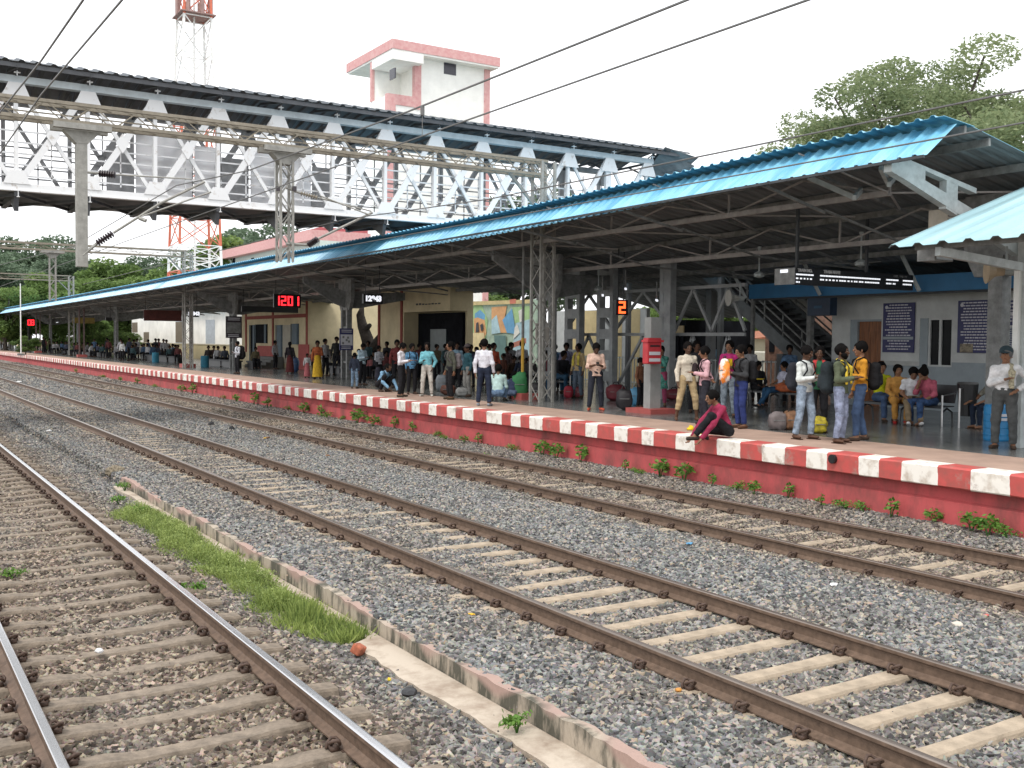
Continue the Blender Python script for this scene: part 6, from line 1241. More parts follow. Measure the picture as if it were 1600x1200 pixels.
def person(px, fy, ty, deg, label, pose='stand', skin=1, shirt=(.7, .7, .7), pants=(.03, .03, .035), arms=('down', 'down'), lean=0, nod=0, turn=0, sleeve='long', leg='long', shoes=(.06, .04, .03), hair='short', hem='out', skirt=None, scarf=None, cap_=None, spread=.1, stride=0., group=None, scale=None, p=None, far=False, build=1., vest=None, beard=False, stripe=None):
    p = p if p is not None else at(px, fy, Z=PZ); p = Vector(p)
    if scale is None:
        z = at(px, ty, Y=p.y).z; full = {'stand': 1.71, 'sit': 1.27, 'sitext': 1.27, 'squat': .98, 'ground': .86}[pose]; full *= 1-.0022*abs(lean) if pose == 'stand' else 1-.004*abs(lean); scale = (z-p.z)/full
        scale = max(.82, min(1.12, scale)) if pose != 'stand' else max(.6, min(1.2, scale))
    t = thing('person', label, 'person', p, face_rot(p, deg), group); t.scale = (scale*build, scale*build, scale)
    J = joints(pose, lean, nod, turn, arms, spread, stride); R_ = J['lean']; lat = R_@V3(1, 0, 0); B = []; sk = SKN[skin]; h = .014 if far else .0105
    hd, nk = J['hed'], J['nek']; ta = math.radians(turn); na = math.radians(J['nod']+0); Rh = np.array(Matrix.Rotation(ta, 3, 'Z') @ Matrix.Rotation(na, 3, 'X')); H_ = lambda x, y, z: hd+Rh@V3(x, y, z)
    # body
    B += [cap(nk+R_@V3(0, .01, -.06), H_(0, .015, -.03), .056, .05), cap(H_(0, .018, .035), H_(0, -.005, .015), .092, .083, lat=Rh@V3(1, 0, 0), fl=1.12, k=.02), cap(H_(0, -.02, -.03), H_(0, -.052, -.085), .064, .034, k=.03)]
    if not far: B += [cap(H_(0, -.098, .012), H_(0, -.118, -.022), .010, .016, k=.012), cap(H_(.078, .01, .01), H_(.082, .012, -.03), .013, k=.008), cap(H_(-.078, .01, .01), H_(-.082, .012, -.03), .013, k=.008), cap(H_(-.03, -.09, -.052), H_(.03, -.09, -.052), .011, k=.012), cap(H_(-.04, -.083, .035), H_(.04, -.083, .035), .013, k=.015)]
    tor = lambda g_: [cap(J['pel'], J['wai'], .135+g_, .125+g_, lat=lat, fl=.72), cap(J['wai'], J['che'], .125+g_, .150+g_, lat=lat, fl=.70), cap(J['che']+R_@V3(0, 0, .0), J['che']+R_@V3(0, 0, .08), .150+g_, .115+g_, lat=lat, fl=.66), cap(J['shL'], J['shR'], .047+g_, .047+g_, k=.02), cap(J['che']+R_@V3(0, 0, .10), nk, .085+g_, .055+g_*.6, lat=lat, fl=.8)]
    B += tor(0)
    for s, n in ((1, 'L'), (-1, 'R')):
        sh, el, wr = J['sh'+n], J['el'+n], J['wr'+n]; B += [cap(sh, el, .044, .039), cap(el, wr, .039, .026)]
        d = wr-el; d /= np.linalg.norm(d); sd_ = np.cross(d, V3(0, 0, 1) if abs(d[2]) < .8 else V3(0, 1, 0)); sd_ /= np.linalg.norm(sd_); nn = np.cross(sd_, d)
        if n == 'R': sd_ = -sd_
        if d[2] < -.8: sd_ = V3(0, -1, 0)*1.; nn = np.cross(sd_, d)
        pa = wr+d*.075; B.append(cap(wr+d*.01, pa, .028, .034, lat=sd_, fl=.55, k=.02))
        inn = nn*(-s) if d[2] < -.8 else (-V3(0, 0, 1)*.6 if abs(d[2]) < .5 else nn)
        if not far:
            for f_, (o_, l_) in enumerate(((-.030, .055), (-.010, .068), (.011, .064), (.031, .05))):
                k0 = wr+d*.085+sd_*o_; k1 = k0+d*l_*.55+sd_*o_*.12+inn*.006; k2 = k1+d*l_*.35+inn*(.022+.003*f_); B += [cap(k0-d*.01, k1, .0095, .009, k=.006), cap(k1, k2, .009, .008, k=.004)]
            B += [cap(wr+d*.02-sd_*.02, wr+d*.055-sd_*.05+inn*.01, .011, .0095, k=.008), cap(wr+d*.055-sd_*.05+inn*.01, wr+d*.088-sd_*.05+inn*.02, .0095, .008, k=.004)]
        hp, kn, an, fo = J['hip'+n], J['kn'+n], J['an'+n], J['fo'+n]; fo = fo/np.linalg.norm(fo); B += [cap(hp, kn, .082, .052), cap(kn, an, .052, .034), cap(an+V3(0, 0, -.035)-fo*.03, an-V3(0, 0, .045)+fo*.13, .036, .026, k=.02)]
    V_, F2 = snet(*sdf(B, h)); npmesh('body', V_, F2, sk, t)
    hs = h*1.25 if not far else .018
    # hair
    Hc = [cap(H_(0, .026, .042), H_(0, .0, .03), .104, .095, lat=Rh@V3(1, 0, 0), fl=1.1, k=.01), cap(H_(0, -.125, -.055), H_(0, -.135, .035), .092, .062, sub=1)]
    Hc += [cap(H_(.0, .0, -.15), H_(0, .02, -.15), .13, .10, sub=1)] if hair in ('short', 'grey') else []
    if hair == 'bun': Hc.insert(1, cap(H_(0, .08, .12), H_(0, .10, .15), .045))
    if hair == 'long': Hc.insert(1, cap(H_(0, .05, .0), H_(0, .10, -.25), .08, .045, lat=Rh@V3(1, 0, 0), fl=.6))
    V_, F2 = snet(*sdf(Hc, h, int(px*7), .0022)); npmesh('hair', V_, F2, m_hairg if hair == 'grey' else m_hair, t)
    if not far:
        b = MB()
        for s in (-1, 1): q = H_(.032*s, -.091, .014); b.lathe(tuple(q), [(.004, -.007), (.0095, -.003), (.0095, .003), (.004, .007)], 8)
        for s in (-1, 1): q = H_(.032*s, -.099, .014); b.lathe(tuple(q), [(.003, -.005), (.0055, 0), (.003, .005)], 6, mi=1)
        for s in (-1, 1): b.tube([H_(.015*s, -.1, .033), H_(.05*s, -.088, .034)], .005, 4, mi=1)
        b.build('eyes', [m_eyew, m_hair], t, local=True); b = MB(); b.tube([H_(-.024, -.094, -.052), H_(0, -.101, -.050), H_(.024, -.094, -.052)], [.003, .006, .003], 5); b.build('mouth', m_lip, t, local=True)
    if beard: V_, F2 = snet(*sdf([cap(H_(-.04, -.04, -.05), H_(.04, -.04, -.05), .052), cap(H_(0, -.05, -.07), H_(0, -.06, -.1), .05, .03), cap(H_(0, -.11, -.03), H_(0, -.12, -.055), .03, .03, sub=1)], h)); npmesh('beard', V_, F2, m_hair, t)
    # shirt
    S = tor(.014)
    if hem == 'out' and pose == 'stand': S.append(cap(J['wai'], J['pel']+V3(0, 0, -.09), .145, .170, lat=lat, fl=.72, cb=1))
    elif pose == 'stand': S[0] = cap(J['pel']+V3(0, 0, .03), J['wai'], .148, .145, lat=lat, fl=.74, ca=1)
    if hem == 'kurta':
        kl = .52 if pose == 'stand' else .99; mid = (J['knL']+J['knR'])/2; S.append(cap(J['pel'], J['pel']*(1-kl)+mid*kl+(V3(0, 0, -.02) if pose == 'stand' else 0), .16, .22 if pose == 'stand' else .15, lat=V3(1, 0, 0), fl=.62, cb=1)) if pose == 'stand' else [S.append(cap(J['hip'+n], J['kn'+n], .11, .095, cb=1)) for n in 'LR']
        if pose == 'stand': S[-1] = cap(J['pel'], V3(0, 0, .50), .16, .215, lat=V3(1, 0, 0), fl=.66, cb=1)
    for n in 'LR':
        sh, el, wr = J['sh'+n], J['el'+n], J['wr'+n]
        if sleeve == 'long': S += [cap(sh, el, .056, .053, k=.018), cap(el, wr-(wr-el)*.03, .055, .041, cb=1)]
        elif sleeve == 'roll': S += [cap(sh, el, .056, .053, k=.018), cap(el, el+(wr-el)*.35, .055, .052, cb=1)]
        else: S += [cap(sh, sh+(el-sh)*.72, .057, .062, k=.018, cb=1)]
    V_, F2 = snet(*sdf(S, hs, int(px*3+1), .0019)); o = npmesh('shirt', V_, F2, fab(shirt), t)
    # trousers or skirt
    T_ = [cap(J['pel'], J['pel']+R_@V3(0, 0, .06), .150, .142, lat=lat, fl=.74), cap(J['hipL'], J['hipR'], .098, .098)]
    for n in 'LR':
        hp, kn, an = J['hip'+n], J['kn'+n], J['an'+n]; e = an+(kn-an)*{'long': .02, 'crop': .42, 'knee': .9}[leg]; T_ += [cap(hp, kn, .096, .072, k=.02), cap(kn, e, .070, .056 if leg != 'wide' else .09, k=.02, cb=1)]
    if skirt and pose == 'stand': T_ = [cap(J['pel']+V3(0, 0, .06), V3(0, 0, .09), .15, .24, lat=V3(1, 0, 0), fl=.8, cb=1)]
    V_, F2 = snet(*sdf(T_, hs, int(px*5+2), .0019, .022)); npmesh('trousers' if not skirt else 'skirt', V_, F2, fab(skirt or pants), t)
    if shoes:
        S = []
        for n in 'LR': an, fo = J['an'+n], J['fo'+n]; fo = fo/np.linalg.norm(fo); S.append(cap(an-V3(0, 0, .048)-fo*.045, an-V3(0, 0, .056)+fo*.15, .044, .034, k=.01))
        V_, F2 = snet(*sdf(S, h*1.2)); npmesh('shoes', V_, F2, fab(shoes), t)
    else:
        b = MB()
        for n in 'LR':
            an, fo = J['an'+n], J['fo'+n]; fo = fo/np.linalg.norm(fo); a_ = math.atan2(fo[1], fo[0]); q = an-V3(0, 0, .08)+fo*.055; b.box(q, (.25, .085, .012), a_)
        b.build('sandals', fab((.06, .03, .02)), t, local=True) if shoes is None else None
    if scarf:
        Rn = R_; pts = [J['che']+Rn@V3(.10, -.14, -.25), J['che']+Rn@V3(.11, -.135, .03), nk+Rn@V3(.07, -.04, .0), nk+Rn@V3(0, .06, .02), nk+Rn@V3(-.07, -.04, 0), J['che']+Rn@V3(-.10, -.135, .03), J['che']+Rn@V3(-.11, -.14, -.25)]
        if scarf[1] == 'one': pts = pts[:4]+[J['che']+Rn@V3(.02, .13, .02), J['che']+Rn@V3(.04, .14, -.2)]
        S = [cap(a_, c_, .04, .04, lat=lat, fl=.5) for a_, c_ in zip(pts, pts[1:])]; V_, F2 = snet(*sdf(S, hs, 5, .003)); npmesh('scarf', V_, F2, scarf[0] if not isinstance(scarf[0], tuple) else fab(scarf[0]), t)
    if cap_: S = [cap(H_(0, .02, .07), H_(0, .0, .06), .104, .10), cap(H_(0, 0, -.09), H_(0, .03, -.09), .16, sub=1), cap(H_(0, -.09, .055), H_(0, -.15, .045), .07, .05, lat=Rh@V3(1, 0, 0), fl=.18)]; V_, F2 = snet(*sdf([S[0], S[1]], h)); cp_ = npmesh('cap', V_, F2, fab(cap_), t); V_, F2 = snet(*sdf([S[2]], .007)); npmesh('peak', V_, F2, fab(cap_), cp_)
    if vest: b = MB(); q = J['che']+R_@V3(0, -.135, -.07); V_, F2 = snet(*sdf([cap(q+V3(-.07, 0, 0), q+V3(.07, 0, 0), .085, .085, lat=V3(0, 1, 0), fl=3.)], .02)) if False else (None, None); b.box(q, (.24, .03, .20)); b.build('chest_print', fab(vest), t, local=True)
    t['_J'] = 0; del t['_J']; PJ[t.name] = (J, scale); return t
PJ = {}
def backpack(per, col, label, sc_=1., low=0, front=False):
    J, s = PJ[per.name]; R_ = J['lean']; mw_ = Matrix.Translation(per.location) @ Matrix.Rotation(per.rotation_euler.z, 4, 'Z') @ Matrix.Scale(s, 4)
    c_ = J['che']+R_@V3(0, .235 if not front else -.24, -.09-low); t = thing('backpack', label, 'backpack', mw_ @ Vector(c_), per.rotation_euler.z)
    S = [cap((0, 0, -.17*sc_), (0, .015, .13*sc_), .155*sc_, .135*sc_, lat=(1, 0, 0), fl=.68), cap((0, .09*sc_, -.14*sc_), (0, .09*sc_, -.02), .11*sc_, .10*sc_, lat=(1, 0, 0), fl=.55, k=.01)]
    V_, F2 = snet(*sdf(S, .013, 3, .0015)); npmesh('sack', V_, F2, fab(col, .25, 5), t); Rt = R_
    off = V3(*c_); b = MB()
    for sx in (-.11, .11): b.tube([J['che']+Rt@V3(sx, .12, .06)-off, J['che']+Rt@V3(sx*1.05, .03, .165)-off, J['che']+Rt@V3(sx*1.05, -.10, .11)-off, J['che']+Rt@V3(sx*1.15, -.135, -.02)-off, J['che']+Rt@V3(sx*1.5, -.02, -.2)-off, J['che']+Rt@V3(sx*1.1, .12, -.24)-off], .015, 5)
    b.tube([V3(-.03, -.06, .17*sc_), V3(0, -.07, .21*sc_), V3(.03, -.06, .17*sc_)], .008, 4); b.build('straps', fab(tuple(x*.6 for x in col)), t, local=True); t.scale = (s, s, s); return t
def phone(per, label):
    J, s = PJ[per.name]; q = (J['wrL']+J['wrR'])/2+V3(0, -.09, .03); mw_ = Matrix.Translation(per.location) @ Matrix.Rotation(per.rotation_euler.z, 4, 'Z') @ Matrix.Scale(s, 4)
    b = MB(); b.box((0, 0, 0), (.075, .012, .15)); t = thing('phone', label, 'phone', mw_ @ Vector(q), per.rotation_euler.z); o = b.build('case', m_blk, t, local=True); b = MB(); b.box((0, .0065, 0), (.065, .001, .13)); b.build('screen', cm('screen', (.25, .3, .35), rough=.1), t, local=True); t.rotation_euler = (-.9, 0, per.rotation_euler.z)
WHT, BLKC, NAVY, JEANS, LJ = (.68, .68, .70), (.015, .015, .018), (.02, .03, .055), (.06, .10, .19), (.26, .32, .42)
# --- right hand group
q = person(1568, 701, 545, -8, 'man in white shirt, grey trousers and dark cap with a checked scarf', shirt=(.72, .73, .74), pants=(.085, .09, .09), arms=('hip', 'chest'), hair='grey', cap_=(.03, .05, .06), scarf=(cm('scarf_check', (.42, .38, .26), var=.9, scale=30, col2=(.08, .08, .06)), 'one'), build=1.1, skin=1, hem='in', spread=.12)
q = person(1256, 686, 542, 55, 'man in white jacket and washed jeans with a black backpack, side on', shirt=(.66, .70, .68), pants=(.30, .38, .48), arms=('phone', 'phone'), skin=2, nod=12, shoes=None, spread=.12, stride=.08)
backpack(q, (.025, .027, .035), 'black backpack on the man in the white jacket', 1.1, .03)
q = person(1312, 692, 540, 70, 'man in olive shirt and washed jeans with a yellow scarf and big dark backpack', shirt=(.10, .12, .075), pants=(.26, .30, .42), arms=('phone', 'phone'), scarf=((.62, .46, .05), 'two'), skin=2, shoes=None, spread=.1, beard=True)
backpack(q, (.022, .03, .035), 'large dark backpack on the man in the olive shirt', 1.2, .04)
q = person(1342, 688, 536, -75, 'man in orange cloth and jeans standing half hidden by the wooden door', shirt=(.62, .28, .03), pants=JEANS, arms=('phone', 'down'), hem='out', skin=1, stride=.1)
backpack(q, (.012, .012, .014), 'black backpack between the orange-clothed man and the door', 1., .05)
person(1278, 676, 543, 0, 'man with a red scarf over a green shirt between the two backpack men', shirt=(.03, .12, .06), pants=BLKC, arms=('phone', 'phone'), scarf=((.50, .05, .05), 'two'), skin=2)
X_ = 21.2
def bp_(px, X=X_): y = at(px, 640, X=X).y; return Vector((X, y, PZ))
def seat(px, X, deg, ty, label, **k): return person(px, 660, ty, deg, label, pose=k.pop('pose', 'sit'), p=bp_(px, X), **k)
seat(1376, 20.3, 25, 577, 'seated boy in a bright yellow T-shirt', shirt=(.58, .60, .02), pants=JEANS, sleeve='short', arms=('lap', 'side'), skin=1, scale=1.04, build=1.1)
q = seat(1402, 20.25, 10, 578, 'seated woman in an orange printed dress between the yellow and white T-shirts', shirt=(.55, .28, .07), pants=(.50, .25, .06), hem='kurta', hair='long', arms=('lap', 'lap'), skin=1, scale=1.0, build=1.1, shoes=(.45, .03, .03)); phone(q, 'phone held by the woman in orange')
q = seat(1425, 20.15, 5, 582, 'seated youth in a white T-shirt and khaki trousers with white shoes', shirt=(.74, .75, .77), pants=(.24, .18, .11), sleeve='short', arms=('lap', 'lap'), nod=30, lean=14, skin=1, scale=1.0, build=1.1, shoes=(.7, .7, .7), pose='sitext'); phone(q, 'phone held by the youth in the white T-shirt')
q = seat(1452, 20.2, -40, 577, 'seated girl in rose pink top and blue jeans, hair in a bun', shirt=(.46, .11, .16), pants=(.05, .10, .22), arms=('lap', 'face'), sleeve='roll', hair='bun', nod=25, lean=16, skin=1, scale=1.0, build=1.1, shoes=None)
seat(1548, 20.6, -50, 590, 'person seated behind the white-shirted man with one bare arm and a jeans leg showing', shirt=(.30, .29, .24), pants=NAVY, arms=('knee', 'knee'), sleeve='short', lean=5, skin=1, shoes=None)
seat(1218, 21.8, -60, 571, 'seated man in a pale lilac shirt and jeans left of the white jacket', shirt=(.55, .56, .68), pants=(.03, .09, .18), arms=('lap', 'side'), sleeve='short', lean=-10, skin=1, pose='sitext', shoes=(.03, .03, .03), stride=.12)
seat(1184, 22.2, 20, 568, 'dark-clothed person seated under the staircase with a yellow folder', shirt=BLKC, pants=BLKC, arms=('lap', 'lap'), skin=2, nod=10)
p = at(1186, 592, X=21.9); b = MB(); b.box(p, (.34, .26, .03), .6); o = b.build('folder', cm('folder_yellow', (.70, .50, .02))); tag(o, 'yellow folder on the lap of the dark-clothed seated person', 'folder')
# --- standing boys in the middle
person(1073, 658, 536, 20, 'barefoot young man in a cream long-sleeved shirt and rolled khaki trousers', shirt=(.62, .56, .46), pants=(.46, .35, .20), leg='crop', arms=('downb', 'down'), skin=2, shoes=(), spread=.26, stride=.06)
q = person(1100, 664, 543, -75, 'youth in a pale pink shirt and charcoal trousers turned to the cream-shirted one', shirt=(.66, .40, .44), pants=(.03, .03, .04), arms=('phone', 'back'), skin=1, shoes=(.04, .03, .03), nod=8, sleeve='long')
backpack(q, (.03, .02, .022), 'dark sling bag on the youth in the pale pink shirt', .6, -.03, True)
person(1087, 645, 534, 10, 'dark-haired youth mostly hidden between the cream and pale pink shirts', shirt=(.03, .03, .035), pants=BLKC, skin=2)
person(1138, 652, 534, -20, 'youth in a magenta T-shirt with a yellow chest print', shirt=(.55, .04, .20), pants=(.28, .33, .38), sleeve='short', vest=(.70, .45, .02), arms=('phone', 'downb'), skin=1)
q = person(1157, 669, 541, -60, 'man in a dark grey shirt and blue trousers holding an orange and white bag', shirt=(.045, .047, .05), pants=(.03, .045, .16), arms=('phone', 'phone'), skin=1, shoes=(.10, .05, .03), nod=10); backpack(q, (.015, .015, .017), 'black backpack on the man in the dark grey shirt', .9)
J, s = PJ[q.name]; w_ = q.location+Matrix.Rotation(q.rotation_euler.z, 3, 'Z') @ Vector((0, -.40, .95)); blob('bag', 'orange and white carrier bag held by the man in the dark grey shirt', 'bag', w_, (.30, .16, .50), cm('bag_orange_white', (.75, .22, .03), var=.5, scale=3, col2=(.8, .74, .68), thr=(.45, .5)), q.rotation_euler.z, 21)
# man sitting on the platform edge
p = at(1131, 684, X=PX+.22); p.z = PZ
person(1125, 690, 613, -62, 'youth in a maroon shirt and black trousers sitting on the platform edge', pose='ground', p=p, shirt=(.30, .03, .075), pants=BLKC, arms=('reach', 'reach'), lean=26, nod=8, skin=1, shoes=(.05, .04, .035), stride=1, scale=1.05)
for px, fy, l in ((1085, 672, 'left one of the two yellow sandals in front of the seated youth'), (1101, 678, 'right one of the two yellow sandals in front of the seated youth')):
    q_ = at(px, fy, Z=PZ); V_, F2 = snet(*sdf([cap((0, .09, .02), (0, -.11, .02), .045, .05, lat=(1, 0, 0), fl=.5), cap((-.035, -.06, .04), (.035, -.06, .04), .028, .028, lat=(0, 1, 0), fl=1.6)], .009)); o = npmesh('sandal', V_, F2, fab((.75, .52, .03))); o.location = q_; o.rotation_euler = (0, 0, face_rot(q_, -70)); o.scale = (1.2, 1.2, 1.2); tag(o, l, 'sandal')
person(1032, 634, 542, -15, 'woman in a sea green kurta and pink leggings behind the post box', shirt=(.10, .33, .27), pants=(.36, .07, .14), hem='kurta', arms=('face', 'fold'), hair='long', skin=1, shoes=None)
person(1000, 637, 560, 60, 'man in a brown shirt half hidden behind the square column', shirt=(.20, .09, .05), pants=BLKC, skin=2)
q = person(930, 641, 536, 8, 'man in pale peach shirt and orange shoes looking down at his phone', shirt=(.66, .46, .37), pants=(.025, .028, .04), arms=('phone', 'phone'), nod=32, skin=2, sleeve='roll', shoes=(.50, .09, .05), spread=.16); phone(q, 'phone held by the man in the pale peach shirt')
person(903, 622, 538, -40, 'man in a tan shirt with a yellow scarf and striped slate trousers', shirt=(.46, .34, .18), pants=(.10, .13, .17), scarf=((.55, .45, .08), 'two'), arms=('down', 'down'), skin=2)
person(884, 614, 537, 0, 'person in a lilac shirt standing behind the tan-shirted man', shirt=(.24, .24, .36), pants=BLKC, skin=2)
for px, ty, l, c_ in ((848, 547, 'seated man in a dark teal shirt, leftmost on the shaded bench', (.02, .05, .07)), (860, 545, 'seated man in a dark maroon shirt in the middle of the shaded bench', (.12, .03, .04)), (877, 549, 'seated man in a black shirt and blue jeans, rightmost on the shaded bench', (.02, .02, .025))): seat(px, 20.5, 35, ty, l, shirt=c_, pants=(.03, .08, .14), arms=('lap', 'lap'), lean=12, skin=2, stride=.04)
# --- group on the left of the lattice post
person(756, 634, 531, 170, 'white-shirted man in navy trousers seen from behind near the platform edge', shirt=(.70, .70, .76), pants=(.022, .03, .055), arms=('downb', 'down'), hem='in', skin=1, shoes=(.25, .27, .30), spread=.16, stride=.05)
person(778, 627, 569, 175, 'man in a pale mint shirt squatting with his back to the viewer', pose='squat', shirt=(.42, .58, .56), pants=(.14, .22, .34), arms=('lap', 'lap'), lean=22, skin=2, shoes=(.05, .05, .04))
person(802, 624, 584, 150, 'person in a dark blue shirt crouching right of the mint-shirted man', pose='squat', shirt=(.035, .045, .09), pants=(.10, .14, .22), arms=('lap', 'lap'), lean=18, skin=2)
person(771, 612, 537, 30, 'person in a red-orange top standing behind the white-shirted man', shirt=(.45, .09, .05), pants=BLKC, skin=2)
for px, fy, ty, c_, l in ((744, 604, 543, (.03, .03, .06), 'dark figure left behind the white-shirted man seen from behind'), (792, 606, 542, (.06, .04, .04), 'dark figure standing before the green painted doorway'), (786, 610, 553, (.08, .03, .02), 'brown-shirted figure behind the squatting man'), (822, 610, 560, (.10, .08, .06), 'figure in a faded brown shirt beside the yellow pole')): person(px, fy, ty, rng.uniform(-60, 60), l, shirt=c_, pants=BLKC, skin=2)
for px, c_, l in ((800, (.05, .03, .02), 'seated figure in dark brown behind the crouching person'), (812, (.03, .04, .07), 'seated figure in dark navy near the green bundle'), (830, (.05, .05, .05), 'seated figure in charcoal behind the lattice post')): seat(px, 20.4, rng.uniform(-40, 40), 560, l, shirt=c_, pants=BLKC, skin=2, lean=10)
q = person(703, 624, 535, -70, 'young man in an olive grey shirt with a grey backpack, left hand group', shirt=(.085, .09, .07), pants=BLKC, arms=('downb', 'down'), skin=1, shoes=(.07, .05, .03)); backpack(q, (.20, .18, .19), 'grey backpack with a white mark behind the olive grey shirt', .95, .03)
person(713, 612, 535, 10, 'man in a light blue shirt behind the grey backpack', shirt=(.25, .38, .48), pants=BLKC, skin=2)
person(730, 620, 539, -60, 'man in a dark teal shirt, cap and grey trousers', shirt=(.02, .07, .09), pants=(.20, .20, .19), cap_=(.06, .05, .05), skin=2)
person(667, 619, 536, -10, 'man in an aqua shirt and cream trousers facing the viewer', shirt=(.20, .52, .60), pants=(.60, .57, .52), arms=('pocket', 'phone'), hem='in', skin=2, shoes=(.6, .6, .55), spread=.16)
q = person(643, 616, 538, 20, 'man in a mid blue shirt and black trousers between the white and aqua shirts', shirt=(.11, .27, .45), pants=BLKC, arms=('phone', 'down'), skin=2, nod=12); backpack(q, (.02, .02, .03), 'dark backpack on the man in the mid blue shirt', .8)
person(627, 620, 536, 70, 'man in a white shirt and black trousers side on, looking at papers', shirt=(.72, .70, .74), pants=BLKC, arms=('phone', 'phone'), hem='in', skin=1, nod=22, shoes=(.05, .04, .03), spread=.14)
person(620, 606, 532, 0, 'person in dark red behind the white-shirted man with papers', shirt=(.14, .03, .03), pants=BLKC, skin=2)
q = person(598, 612, 571, 50, 'man in a light blue shirt squatting on the platform with a backpack', pose='squat', shirt=(.22, .40, .58), pants=BLKC, arms=('reach', 'knee'), lean=34, nod=-10, skin=2); backpack(q, (.02, .02, .03), 'dark backpack on the squatting man in light blue', .85)
person(566, 602, 537, 40, 'man in a pale blue shirt and black trousers using his phone beside the boy', shirt=(.46, .60, .68), pants=BLKC, arms=('phone', 'phone'), nod=25, skin=2)
person(592, 598, 541, 35, 'man in a grey-white shirt with folded arms', shirt=(.50, .51, .55), pants=BLKC, arms=('fold', 'fold'), skin=2)
person(554, 607, 552, 165, 'boy in a dark blue shirt and light jeans seen from behind', shirt=(.035, .045, .07), pants=(.22, .33, .46), skin=2, arms=('down', 'downb'))
seat(580, 20.3, 0, 560, 'person in a pink checked shirt seated behind the folded-arms man', shirt=(.42, .16, .16), pants=BLKC, skin=2)
seat(612, 20.3, -30, 565, 'person in brown seated behind the squatting man in light blue', shirt=(.16, .07, .05), pants=BLKC, skin=2)
# --- further left
def fp(px, fy, ty, deg, l, **k): return person(px, fy, ty, deg, l, far=True, **k)
fp(526, 586, 527, 0, 'dark-clothed man standing right of the sari woman', shirt=(.03, .03, .03), pants=BLKC, skin=2); fp(508, 588, 530, 40, 'man in a white shirt with a dark vest near the sari woman', shirt=(.35, .35, .36), pants=BLKC, skin=2)
fp(496, 592, 533, 0, 'woman in an orange and yellow sari', shirt=(.35, .10, .04), skirt=(.55, .34, .03), hair='long', skin=2, arms=('fold', 'down')); fp(480, 590, 553, 0, 'child in a white top and rose skirt at the bench edge', shirt=(.5, .5, .5), skirt=(.40, .12, .13), hair='long', skin=2)
for px, ty, l, c_, X in ((488, 560, 'person in a rose garment sitting on the floor left of the sari woman', (.38, .12, .10), 20.2), (514, 552, 'seated man in a cream shirt holding a white bag', (.52, .50, .44), 20.4), (531, 546, 'seated man in black before the blue and white poster', (.015, .015, .02), 20.4), (543, 556, 'second seated man in black by the paired column', (.02, .02, .02), 20.5)): person(px, 580, ty, 20, l, pose='sit', p=bp_(px, X), shirt=c_, pants=BLKC, skin=2, far=True, lean=12, scale=.98)
fp(453, 584, 535, 170, 'dark figure with long hair beside the blue suitcase', shirt=(.03, .025, .03), skirt=(.12, .03, .03), hair='long', skin=2)
q = fp(371, 584, 534, -60, 'man in a white shirt with a huge black backpack at the stone bench', shirt=(.58, .60, .66), pants=BLKC, skin=2, arms=('phone', 'phone')); backpack(q, (.012, .012, .014), 'huge black backpack on the white-shirted man far left', 1.5, .05)
for px, ty, l, c_, X in ((399, 548, 'seated person in khaki right of the huge backpack', (.14, .12, .07), 20.2), (326, 546, 'seated person at the left end of the dark stone bench', (.05, .04, .04), 19.6), (334, 540, 'person in dark brown leaning at the stone bench', (.07, .04, .035), 20.2), (340, 543, 'seated person in a white shirt on the stone bench', (.56, .57, .58), 19.6), (352, 541, 'seated person in slate on the stone bench', (.06, .07, .09), 19.7)): person(px, 580, ty, rng.uniform(-50, 50), l, pose='sit', p=bp_(px, X), shirt=c_, pants=BLKC, skin=2, far=True, lean=14, scale=1.)
fp(191, 564, 533, -30, 'standing man in a white shirt at the far columns', shirt=(.55, .56, .56), pants=BLKC, skin=2)
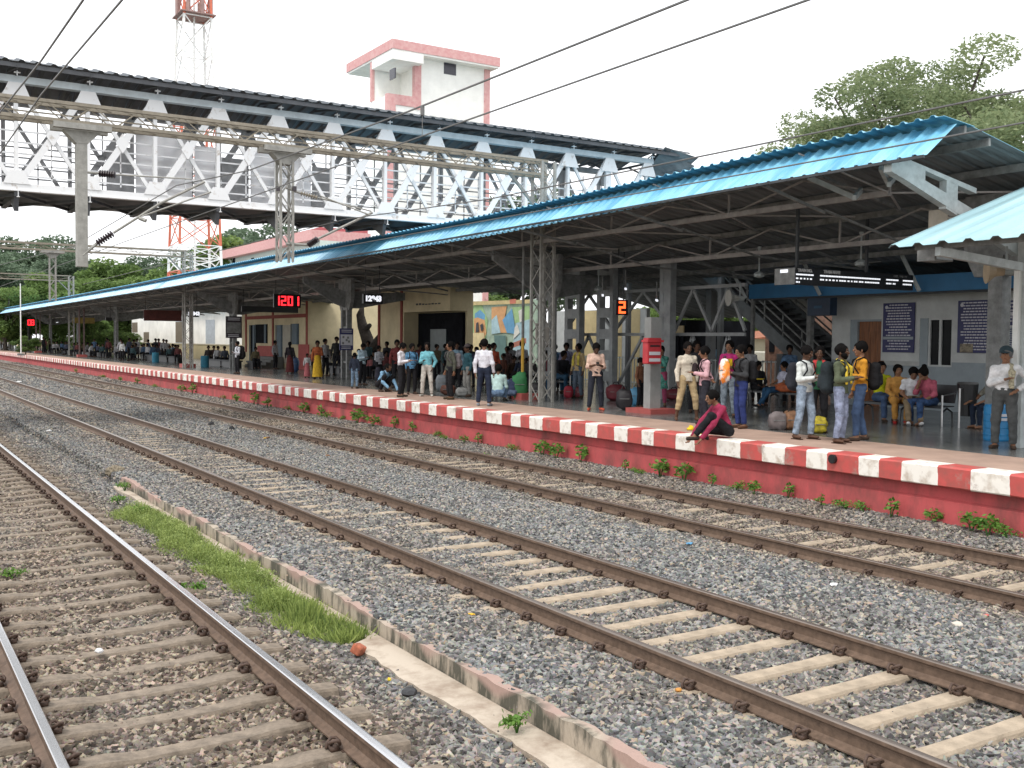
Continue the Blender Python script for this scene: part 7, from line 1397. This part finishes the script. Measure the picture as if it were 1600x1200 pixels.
# far rows: seated copies of two small figures in different clothes
palette = [((.03, .03, .035), 'black'), ((.30, .30, .31), 'grey'), ((.07, .08, .12), 'slate'), ((.14, .05, .05), 'dark red'), ((.50, .50, .52), 'white'), ((.05, .09, .10), 'teal'), ((.12, .10, .06), 'olive'), ((.10, .17, .28), 'blue')]
fs_ = person(0, 0, 0, 0, 'x', pose='sit', p=Vector((19, 100, PZ)), shirt=palette[0][0], pants=BLKC, skin=2, far=True, lean=12, scale=1.); ft_ = person(0, 0, 0, 20, 'x', p=Vector((19, 104, PZ)), shirt=palette[1][0], pants=BLKC, skin=2, far=True, scale=1.)
places = [(213, 19.4, 0, 'beside the teal drum'), (232, 19.6, 0, 'left end of the group at the pipe posts'), (239, 19.6, 0, 'in the group at the pipe posts'), (246, 20., 0, 'in the group at the pipe posts'), (266, 19.6, 0, 'right of the dark column'), (273, 19.9, 0, 'right of the dark column'), (279, 19.5, 0, 'right of the dark column'), (256, 20.2, 1, 'standing at the dark column')]
places += [(36+i*6.2+rng.uniform(-2, 2), 18.+rng.uniform(-.8, 1.6), int(rng.uniform(0, 1) < .3), 'in the distant crowd') for i in range(30)]+[(206+i*5.3+rng.uniform(-2, 2), rng.uniform(19.6, 21), int(rng.uniform(0, 1) < .35), 'in the crowd before the white shed') for i in range(14)]+[(px_, X2, 1, w2) for px_, X2, w2 in ((696, 21, 'behind the olive-shirted man'), (735, 20.8, 'in the shade before the mural'), (752, 21.2, 'in the shade before the mural'), (764, 20.6, 'in the shade before the mural'), (798, 21.2, 'in the shade before the mural'), (815, 20.8, 'in the shade before the mural'), (866, 21.4, 'behind the shaded bench'), (852, 21.2, 'behind the shaded bench'), (575, 21, 'at the tree trunk'), (604, 21.2, 'at the stone dado'), (655, 21.4, 'before the dark entrance'), (682, 21.3, 'before the dark entrance'), (430, 20.8, 'at the entrance steps'), (1170, 23.4, 'under the staircase'), (1232, 23.2, 'under the staircase'))]+[(px_, 20.2, 0, 'on the dark bench') for px_ in (548, 560, 588, 602)]+[(3, 16.2, 1, 'at the far platform edge'), (7, 16.6, 1, 'at the far platform edge')]
for i, (px, X, stnd, w_) in enumerate(places):
    c_, cn = palette[(i*3+1) % 8]; src = ft_ if stnd else fs_; p = bp_(px, X); lab = f'{"standing" if stnd else "seated"} person in {cn} {w_}'
    if src is fs_ and i == 0: c = src; c.location = p; c.rotation_euler = (0, 0, face_rot(p, 10)); c['label'] = lab
    elif src is ft_ and px == 256: c = src; c.location = p; c['label'] = lab
    else:
        c = copy_tree(src, p, face_rot(p, rng.uniform(-60, 60)), lab); c.scale = (1, 1, rng.uniform(.94, 1.04))
        for ch in c.children:
            if ch.name.startswith('shirt'): ch.data = ch.data.copy(); ch.data.materials[0] = fab(c_)
    c['group'] = 'people waiting far down the platform'
